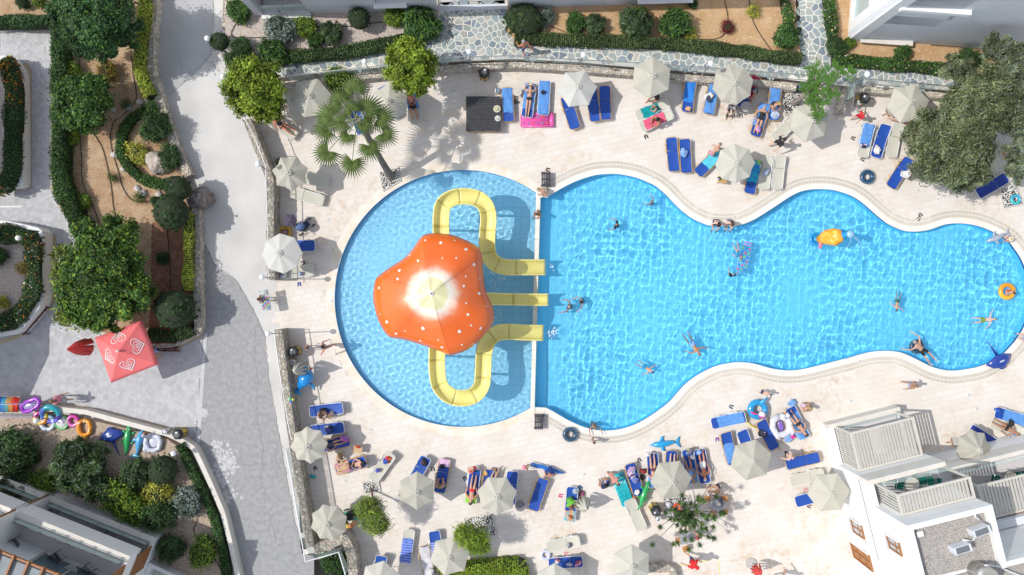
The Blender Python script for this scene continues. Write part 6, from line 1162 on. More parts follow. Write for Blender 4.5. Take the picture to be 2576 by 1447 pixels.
# D: stepped white building, bottom right
Dr = thing('building', 'stepped white building with louvred terraces, wooden windows and gravel roof at the bottom right', 'building', W(2072, 1085), math.radians(14))
def db(name, x0, x1, y0, y1, z0, z1, m, par=None, tag_=None): b = MB(); b.box(((x0+x1)/2, (y0+y1)/2, (z0+z1)/2), (abs(x1-x0), abs(y1-y0), z1-z0)); return b.obj(name, m, par or Dr)
def louvre_box(x0, x1, ya, yb, zf, zt, zp):
    """covered terrace: ya = front (up in the picture), yb = back"""
    db('terrace_floor', x0, x1, ya, yb, zf-.15, zf, M_FLOORT); f = db('louvre_frame', x0, x1, ya-.1, ya, zt-.12, zt, M_BEIGE); db('frame_rail', x0, x1, yb, yb+.1, zt-.12, zt, M_BEIGE, f); db('frame_rail', x0, x0+.1, ya-.1, yb+.1, zt-.12, zt, M_BEIGE, f); db('frame_rail', x1-.1, x1, ya-.1, yb+.1, zt-.12, zt, M_BEIGE, f)
    n = int((x1-x0-.2)/.17)
    for i in range(n): b = MB(); x = x0+.19+(x1-x0-.3)*i/n; b.box((x, (ya+yb)/2, zt-.05), (.135, abs(ya-yb)-.2, .02), ry=.25); b.obj('louvre_slat', M_BEIGE, Dr)
    nn = int(abs(ya-yb)/.13)
    for i in range(nn): b = MB(); y = yb+.06+(ya-yb-.12)*i/max(1, nn-1); b.box((x0+.03, y, (zp+zt-.12)/2), (.02, .10, zt-.12-zp), rz=.3); b.obj('side_slat', M_BEIGE, Dr)
    for x, y in ((x0+.05, ya-.05), (x1-.05, ya-.05)): db('post', x-.05, x+.05, y-.05, y+.05, zf, zt-.12, M_BEIGE)
    wall_y = yb; db('back_wall', x0, x1, yb-.02, yb+.0, zf, zt-.1, M_WHITE)
db('ground_block', 0, 4, .5, -9.5, -.01, .75, M_WHITE); db('first_block', 0, 4, -1.72, -9.5, .75, 3.5, M_WHITE); db('upper_block', 0, 4, -3.02, -9.5, 3.5, 7.45, M_WHITE)
for z0_, z1_, y_ in ((.75, 1.0, .56),): db('front_parapet', -.05, 4, y_-.25, y_, z0_-.4, z1_+.05, M_CREAM); db('side_parapet', -.002, .25, y_-.25, -1.72, z0_, z1_, M_WHITE)
db('front_parapet', -.004, 4.0, -1.70, -1.95, 3.5, 4.6, M_CREAM); db('side_parapet', -.004, .25, -1.95, -3.02, 3.5, 4.6, M_WHITE)
louvre_box(.32, 3.75, .38, -1.7, .9, 2.95, 1.0); louvre_box(.39, 4., -1.97, -3.0, 3.6, 6.7, 4.6)
for z, y in ((1.1, .28), (4.6, -1.98)):
    for x in (.5, 1.35, 2.2, 3.05): g = MB(); g.box((x+.42, y, z+.28), (.8, .014, .55)); g.obj('glass_pane', M_GLASSP, Dr)
db('gravel_roof', .22, 3.8, -3.25, -5.75, 7.45, 7.56, mat('roof_gravel', (.30, .28, .26), .95, (.55, .50, .45), 22, bump=1, bscale=60, coord='World', detail=2, lo=.42, hi=.6)); db('gravel_roof', .22, 9, -5.95, -9.5, 7.40, 7.55, bpy.data.materials['roof_gravel']); db('wing_block', 4, 9.2, -5.75, -9.5, -.01, 7.4, M_WHITE)
for a in [(-.01, .24, -3.0, -9.5), (.24, 3.76, -3.0, -3.25), (3.76, 4.02, -3.0, -5.96), (.0, .01, 0, .01)][:3]: db('roof_parapet', *a, 7.44, 7.95, M_WHITE)
db('roof_parapet', 4.02, 9.2, -5.72, -5.96, 7.39, 7.9, M_WHITE)
def side_window(y0, y1, z0, z1, door=False, xw=0):
    """on the sunlit left wall: a deep white reveal, wooden frame, panes"""
    f = MB(); t = .07; X = xw-.045
    for a, b, c, d in ((y0, y1, z0, z0+t), (y0, y1, z1-t, z1), (y0, y0+t, z0+t, z1-t), (y1-t, y1, z0+t, z1-t)): f.box((X, (a+b)/2, (c+d)/2), (.09, b-a, d-c))
    ym = (y0+y1)/2; f.box((X, ym, (z0+z1)/2), (.07, .06, z1-z0-2*t))
    for zz in ((z0+(z1-z0)*.62,) if not door else (z0+(z1-z0)*.35, z0+(z1-z0)*.7)): f.box((X+.004, ym, zz), (.06, y1-y0-2*t, .05))
    w = f.obj('door' if door else 'window', M_WOOD, Dr); g = MB(); g.box((xw-.02, ym, (z0+z1)/2), (.03, y1-y0-t, z1-z0-t)); g.obj('panel' if door else 'pane', M_WOOD if door else mat('curtained_glass', (.40, .45, .48), .1), w)
    s_ = MB(); s_.box((xw-.08, ym, z0-.04), (.16, y1-y0+.12, .06)); s_.obj('sill', mat('grey_sill', (.55, .57, .60), .6), w); h = MB(); h.box((xw-.07, y1+.05, (z0+z1)/2), (.14, .06, z1-z0+.1)); h.obj('reveal', M_WHITE, w)
side_window(-5.5, -4.7, .95, 2.3); side_window(-4.9, -4.2, 5.4, 6.65); side_window(-7.25, -6.3, .0, 2.35, True)
b = MB(); b.bar((-.02, -1.9, 3.46), (-.02, -6.2, 3.46), .03, .03); b.obj('cable', col((.3, .3, .3), .5, 'cable'), Dr); db('wall_lamp', -.06, -.001, -5.75, -5.6, 2.2, 2.4, M_CREAM)
db('roof_box', .45, .75, -3.5, -3.75, 7.56, 7.7, M_WHITE)
def ac(label, px, rz):
    t = thing('air_conditioner', label, 'air conditioner', W(*px, 7.56), rz); b = MB(); b.box((0, 0, .32), (.8, .34, .56)); b.obj('casing', col((.68, .70, .74), .4, 'ac_paint'), t); g = MB(); g.box((-.08, -.175, .32), (.5, .012, .46)); g.obj('fan_grille', col((.06, .07, .08), .5, 'grille'), t); g = MB(); g.box((-.02, 0, .604), (.62, .28, .008)); g.obj('top_panel', col((.16, .18, .19), .5, 'ac_top'), t)
    for x in (-.3, .3): f = MB(); f.box((x, 0, .02), (.06, .36, .04)); f.obj('foot', col((.2, .2, .2), .6, 'rubber'), t)
ac('air conditioner in the middle of the gravel roof', (2405, 1372), .3); ac('air conditioner nearer the parapet of the gravel roof', (2452, 1328), .35)
t = thing('water_tank', 'shiny metal cylinder tank on the lower edge of the gravel roof', 'tank', W(2455, 1432, 7.56)); b = MB(); b.disc((0, 0, 0), .42, 1.1, 24); b.obj('drum', M_STEEL, t, True); b = MB(); b.disc((0, 0, 1.1), .43, .04, 24, r2=.38); b.disc((0, 0, 1.14), .12, .05, 12); b.obj('lid', col((.35, .33, .3), .8, 'tank_lid'), t)
for l, pts in (('white insulated pipe arching by the parapet of the gravel roof', [(2470, 1290, 7.6), (2456, 1280, 7.9), (2452, 1300, 8.), (2470, 1312, 7.7)]), ('white curved pipe between the two air conditioners', [(2422, 1358, 7.8), (2445, 1362, 7.7), (2455, 1350, 7.7), (2452, 1338, 7.7)]), ('white pipe running from the metal tank to the edge', [(2478, 1422, 8.3), (2510, 1425, 7.8), (2545, 1440, 7.7), (2580, 1452, 7.7)])):
    P = [W(*p) for p in pts]; b = MB(); b.loft(P, .035, n=8); tag(b.obj('roof_pipe', M_WHITE, None, True), l, 'pipe')
# E: shaded neighbour with its own louvred terrace
En = thing('building', 'shaded neighbouring terrace block with louvres at the right edge', 'building', W(2072, 1085), math.radians(14)); Dr_, Dr = Dr, En
db('block', 4.35, 12, -2.7, -5.7, -.01, 1.98, M_WHITE); db('front_parapet', 4.9, 12, -2.68, -2.9, 1.8, 2.9, M_CREAM); louvre_box(5.4, 12., -3.4, -5.2, 2.0, 4.3, 2.1); db('rear_block', 4.35, 12, -5.3, -5.7, 1.98, 4.6, M_WALL2)
b = MB(); window(En, 6.6, 7.8, 3.2, 4.2, -5.26, M_WOOD, True); Dr = Dr_
for x in (5.2, 6.6, 8.): g = MB(); g.box((x+.65, -2.96, 3.1), (1.3, .014, .5)); g.obj('glass_pane', M_GLASSP, En)
table('round beige table between green chairs on the white terrace', (2279, 1211), 3.6, 'round', .36, .6); table('round beige table on the shaded right terrace', (2524, 1197), 2.0, 'round', .36, .6)
for l, px, z, a in (('green chair left of the terrace table', (2252, 1215), 3.6, 1.4), ('green chair right of the terrace table', (2312, 1203), 3.6, -1.5), ('second green chair right of the terrace table', (2334, 1208), 3.6, -1.4), ('green chair left of the shaded terrace table', (2492, 1200), 2., 1.4), ('green chair right of the shaded terrace table', (2545, 1190), 2., -1.4)): wire_chair(l, px, z, a, 'green', 'green terrace chairs', 'terrace_chair')
# ================================================================ PEOPLE
def body_pose(P, C, T, L, R, foot=((0, 1, -.1), (0, 1, -.1))):
    """joints -> skin mesh; returns mesh with region per face"""
    P, C, T = Vector(P), Vector(C), Vector(T); up = (C-P).normalized(); hd = (T-C).normalized(); N = C+hd*.13+up*.03; B = N.lerp(T, .42); X = Vector((1, 0, 0))
    J = [P, P.lerp(C, .5), C, N, B, T]; rad = [(.135, .105), (.115, .09), (.135, .10), (.055, .055), (.078, .085), (.088, .095)]; reg = ['pelvis', 'waist', 'chest', 'neck', 'head', 'head']; E = [(0, 1), (1, 2), (2, 3), (3, 4), (4, 5)]
    ends = []
    for s, (el, wr, kn, an), ft in ((-1, L, foot[0]), (1, R, foot[1])):
        sh = C+X*s*.165+up*.05; el, wr, kn, an = map(Vector, (el, wr, kn, an)); hp = P+X*s*.085-up*.03; hand = wr+(wr-el).normalized()*.075; toe = an+Vector(ft).normalized()*.16; k = len(J)
        J += [sh, el, wr, hand, hp, hp.lerp(kn, .5), kn, kn.lerp(an, .4), an, toe]; rad += [(.062, .062), (.044, .044), (.03, .03), (.04, .022), (.092, .092), (.078, .078), (.056, .056), (.055, .055), (.036, .036), (.036, .028)]
        reg += ['shoulder', 'upperarm', 'forearm', 'hand', 'hip', 'thigh', 'knee', 'calf', 'calf', 'foot']; E += [(2, k), (k, k+1), (k+1, k+2), (k+2, k+3), (0, k+4), (k+4, k+5), (k+5, k+6), (k+6, k+7), (k+7, k+8), (k+8, k+9)]; ends.append((wr, hand, el))
    me = bpy.data.meshes.new('skel'); me.from_pydata([tuple(j) for j in J], E, []); o = bpy.data.objects.new('skel', me); COL.objects.link(o); m = o.modifiers.new('s', 'SKIN'); m.use_smooth_shade = True
    for v, q in zip(me.skin_vertices[0].data, rad): v.radius = q
    me.skin_vertices[0].data[0].use_root = True; ss = o.modifiers.new('u', 'SUBSURF'); ss.levels = ss.render_levels = 1
    dg = bpy.context.evaluated_depsgraph_get(); ev = o.evaluated_get(dg); em = ev.to_mesh(); V = [v.co.copy() for v in em.vertices]; F = [tuple(p.vertices) for p in em.polygons]; ev.to_mesh_clear(); bpy.data.objects.remove(o)
    seg = [(J[a], J[b], a, b) for a, b in E]
    def region(c):
        best = (9, 0)
        for a, b, i, j in seg:
            d = b-a; t = max(0, min(1, (c-a).dot(d)/max(d.length_squared, 1e-9))); q = (c-(a+d*t)).length-.5*(rad[i][0]*(1-t)+rad[j][0]*t)
            if q < best[0]: best = (q, (i, j, t))
        i, j, t = best[1]; return (reg[i], reg[j], t)
    R_ = [region(sum((V[q] for q in f), Vector())/len(f)) for f in F]
    # face and fingers joined into the body
    mb = MB(); fwd = (B-N); axis = (T-B).normalized(); g = Vector((0, 1, 0)) if abs(axis.y) < .6 else Vector((0, 0, 1 if True else -1)); g = (g-axis*g.dot(axis)).normalized(); sd = axis.cross(g); hc = B.lerp(T, .6)
    mb.ell(hc+g*.095, (.014, .02, .02), 6, 4); mb.ell(hc+sd*.088, (.016, .03, .03), 6, 4); mb.ell(hc-sd*.088, (.016, .03, .03), 6, 4)
    for wr, hand, el in ends:
        d = (hand-wr).normalized(); s_ = d.cross(Vector((0, 0, 1))); s_ = s_.normalized() if s_.length > .1 else Vector((1, 0, 0))
        for k, (off, ln) in enumerate(((-.03, .065), (-.01, .078), (.01, .072), (.028, .058))):
            a = hand+d*.02+s_*off; mb.loft([a, a+d*ln*.55+Vector((0, 0, .004)), a+d*ln-Vector((0, 0, .012))], [.010, .009, .006], n=5)
        a = wr+d*.04-s_*.03; mb.loft([a, a-s_*.025+d*.03, a-s_*.03+d*.055], [.011, .010, .007], n=5)
    return dict(V=V, F=F, R=R_, extra=mb, hc=hc, axis=axis, g=g, T=T, B=B)
POSE_DEF = {
 'stand': ((0, 0, .93), (0, .01, 1.33), (0, .05, 1.68), ((-.25, -.04, 1.12), (-.27, .12, .92), (-.10, .16, .52), (-.10, .10, .09)), ((.25, -.06, 1.13), (.28, 0, .90), (.10, .02, .5), (.10, -.22, .12))),
 'walk': ((0, 0, .92), (0, .05, 1.31), (0, .12, 1.66), ((-.26, .12, 1.12), (-.24, .32, 1.02), (-.09, -.02, .5), (-.09, -.34, .2)), ((.27, -.18, 1.12), (.32, -.30, .92), (.11, .24, .52), (.10, .28, .09))),
 'supine': ((0, 0, .12), (0, .40, .14), (0, .76, .15), ((-.34, .22, .1), (-.26, -.02, .12), (-.12, -.42, .14), (-.13, -.82, .07)), ((.34, .22, .1), (.30, -.04, .12), (.10, -.42, .13), (.08, -.83, .07)), ((0, -.4, 1), (0, -.4, 1))),
 'supine_up': ((0, 0, .12), (0, .40, .14), (0, .76, .15), ((-.36, .45, .1), (-.12, .66, .2), (-.12, -.38, .3), (-.13, -.70, .07)), ((.34, .25, .1), (.12, .12, .25), (.11, -.42, .13), (.12, -.83, .07)), ((0, -.4, 1), (0, -.4, 1))),
 'prone': ((0, 0, .12), (0, .40, .13), (0, .74, .17), ((-.34, .52, .1), (-.20, .74, .12), (-.08, -.42, .11), (-.07, -.83, .08)), ((.34, .52, .1), (.20, .74, .12), (.08, -.42, .11), (.06, -.83, .08)), ((0, -1, .1), (0, -1, .1))),
 'recline': ((0, 0, .12), (0, .34, .30), (0, .60, .54), ((-.30, .14, .22), (-.13, 0, .30), (-.13, -.38, .30), (-.14, -.76, .08)), ((.30, .14, .22), (.14, -.02, .28), (.11, -.42, .16), (.16, -.82, .07)), ((0, -.4, 1), (0, -.4, 1))),
 'sit': ((0, 0, .12), (0, .14, .47), (0, .30, .78), ((-.27, .22, .28), (-.12, .42, .22), (-.15, .42, .14), (-.16, .48, -.28)), ((.27, .22, .28), (.16, .44, .20), (.15, .42, .14), (.14, .52, -.28))),
 'sit_floor': ((0, 0, .12), (0, .12, .48), (0, .26, .80), ((-.29, .16, .28), (-.15, .38, .18), (-.30, .34, .14), (-.05, .42, .08)), ((.29, .16, .28), (.16, .40, .18), (.30, .30, .14), (.10, .28, .07))),
 'swim': ((0, 0, -.14), (0, .38, -.04), (0, .72, .08), ((-.42, .46, -.04), (-.62, .64, -.08), (-.16, -.38, -.22), (-.20, -.74, -.22)), ((.42, .34, -.05), (.58, .12, -.12), (.16, -.38, -.2), (.14, -.78, -.28)), ((0, -1, -.2), (0, -1, -.2))),
 'tread': ((0, -.10, -.66), (0, 0, -.22), (0, .06, .18), ((-.38, .12, -.12), (-.48, .40, -.02), (-.12, .10, -1.02), (-.12, -.10, -1.2)), ((.36, .14, -.10), (.34, .44, .0), (.12, .05, -1.0), (.12, -.2, -1.18))),
 'float': ((0, 0, .06), (0, .36, .18), (0, .66, .32), ((-.42, .48, .16), (-.62, .78, .08), (-.16, -.42, .04), (-.26, -.84, -.02)), ((.40, .60, .16), (.36, .98, .08), (.14, -.44, .04), (.10, -.88, -.02)), ((0, -1, .5), (0, -1, .5))),
 'crouch': ((0, -.05, .32), (0, .22, .62), (0, .46, .86), ((-.26, .40, .40), (-.16, .55, .18), (-.20, .34, .38), (-.14, .06, .08)), ((.26, .40, .40), (.18, .52, .20), (.20, .34, .38), (.14, .06, .08))),
 'bend': ((0, -.08, .90), (0, .24, 1.12), (0, .56, 1.18), ((-.26, .34, .86), (-.2, .42, .62), (-.11, .08, .5), (-.12, .02, .09)), ((.26, .34, .86), (.2, .46, .60), (.11, -.02, .5), (.12, -.16, .09))),
}
POSES = {}; BM = {}
M_SK = {'a': mat('skin', (.56, .33, .23), .55, (.50, .28, .19), 8), 'b': mat('skin_tanned', (.42, .22, .13), .55, (.38, .19, .11), 8), 'c': mat('skin_pale', (.66, .45, .36), .55, (.60, .38, .30), 8), 'r': mat('skin_sunburnt', (.58, .24, .15), .55, (.52, .20, .12), 8)}
HAIRC = {'brown': (.09, .05, .03), 'blond': (.38, .26, .13), 'dark': (.02, .017, .015), 'grey': (.32, .31, .30), 'light': (.26, .16, .09)}
WEAR = {'trunks': lambda a, b, t: (a in ('pelvis',) and b in ('waist', 'hip') and (b == 'hip' or t < .45)) or a == 'hip' and b == 'thigh' or a == 'thigh' and t < .4,
        'brief': lambda a, b, t: (a == 'pelvis' and (b == 'hip' or t < .35)) or a == 'hip' and b == 'thigh' and t < .35,
        'bra': lambda a, b, t: (a == 'waist' and b == 'chest' and t > .62) or (a == 'chest' and b == 'neck' and t < .12),
        'suit': lambda a, b, t: a in ('pelvis', 'waist') or (a == 'hip' and b == 'thigh' and t < .25) or (a == 'chest' and b == 'neck' and t < .35),
        'shirt': lambda a, b, t: a == 'waist' or (a == 'pelvis' and b == 'waist') or (a == 'chest') or (a == 'shoulder' and t < .75),
        'trousers': lambda a, b, t: (a == 'pelvis' and b in ('waist', 'hip') and (b == 'hip' or t < .5)) or a in ('hip', 'thigh', 'knee', 'calf') and b != 'foot'}
def pose(k):
    if k not in POSES: POSES[k] = body_pose(*POSE_DEF[k][:5], *(POSE_DEF[k][5:] or ()))
    return POSES[k]
def body_mesh(k):
    if ('b', k) in BM: return BM['b', k]
    p = pose(k); mb = MB(); mb.add(p['V'], p['F']); e = p['extra']; mb.add(e.v, e.f); BM['b', k] = mb.mesh('body', M_SK['a'], True); return BM['b', k]
def wear_mesh(k, w):
    if (w, k) in BM: return BM[w, k]
    p = pose(k); V = p['V']; F = p['F']; nr = [Vector() for _ in V]
    for f in F:
        a, b, c = V[f[0]], V[f[1]], V[f[2]]; n = (b-a).cross(c-a)
        for q in f: nr[q] += n
    keep = [f for f, r in zip(F, p['R']) if WEAR[w](*r)]; used = sorted({q for f in keep for q in f}); mp = {q: i for i, q in enumerate(used)}; g = .016 if w in ('shirt', 'trousers', 'trunks') else .009
    me = bpy.data.meshes.new(w); me.from_pydata([tuple(V[q]+nr[q].normalized()*g) for q in used], [], [tuple(mp[q] for q in f) for f in keep]); me.materials.append(M_SK['a']); me.shade_smooth(); BM[w, k] = me; return me
def hair_mesh(k, long):
    if ('h', k, long) in BM: return BM['h', k, long]
    p = pose(k); mb = MB(); c = p['hc']+p['axis']*.035-p['g']*.02; mb.ell(c, (.103, .112, .108), 12, 8)
    if long: mb.loft([c-p['g']*.05, c-p['g']*.10-p['axis']*.12, c-p['g']*.10-p['axis']*.30], [.09, .10, .05], [.05, .05, .03], 8)
    BM['h', k, long] = mb.mesh('hair', M_SK['a'], True); return BM['h', k, long]
WN = {'trunks': 'swim_trunks', 'brief': 'bikini_bottom', 'bra': 'bikini_top', 'suit': 'swimsuit', 'shirt': 'shirt', 'trousers': 'trousers'}
def person(label, ps, x, y, to, z=0, s=1., skin='a', hair='brown', wear=(), long=False, hat=None, sunk=False, px_z=None):
    """(x,y): px of the figure's origin (feet / pelvis); to: px the figure faces, or the head lies towards"""
    if ps in ('swim', 'tread'): s *= .88
    p = W(x, y, z); q = W(*to, z); r = thing('person', label, 'person', p, math.atan2((q-p).y, (q-p).x)-math.pi/2, None, s); b = setm(link('body', body_mesh(ps), r), M_SK[skin])
    if hair: setm(link('hair', hair_mesh(ps, long), r), col(HAIRC[hair], .8, 'hair'))
    for w, c in wear: setm(link(WN[w], wear_mesh(ps, w), r), col(c, .85, 'cloth'))
    if sunk:
        b.cycles.is_caustics_receiver = True
    if hat:
        pp = pose(ps); n = (pp['axis']) ; m = MB()
        if hat[0] == 'straw':
            m.disc((0, 0, 0), .20, .015, 22); m.disc((0, 0, .015), .10, .08, 18, r2=.08)
        elif hat[0] == 'cap': m.ell((0, 0, .02), (.112, .12, .09), 14, 7); m.box((0, .13, .0), (.15, .12, .015))
        o = m.obj('hat', col(hat[1], .8, 'hat_fabric'), r, hat[0] == 'cap'); o.location = pp['T']-pp['axis']*.01; o.rotation_euler = pp['axis'].to_track_quat('Z', 'Y').to_euler()
    return r
BL = (.02, .02, .025); NV = (.015, .03, .11); RD = (.65, .03, .03); WH = (.72, .72, .70); PN = (.78, .30, .36); LBL = (.25, .42, .72); TQC = (.05, .45, .5)
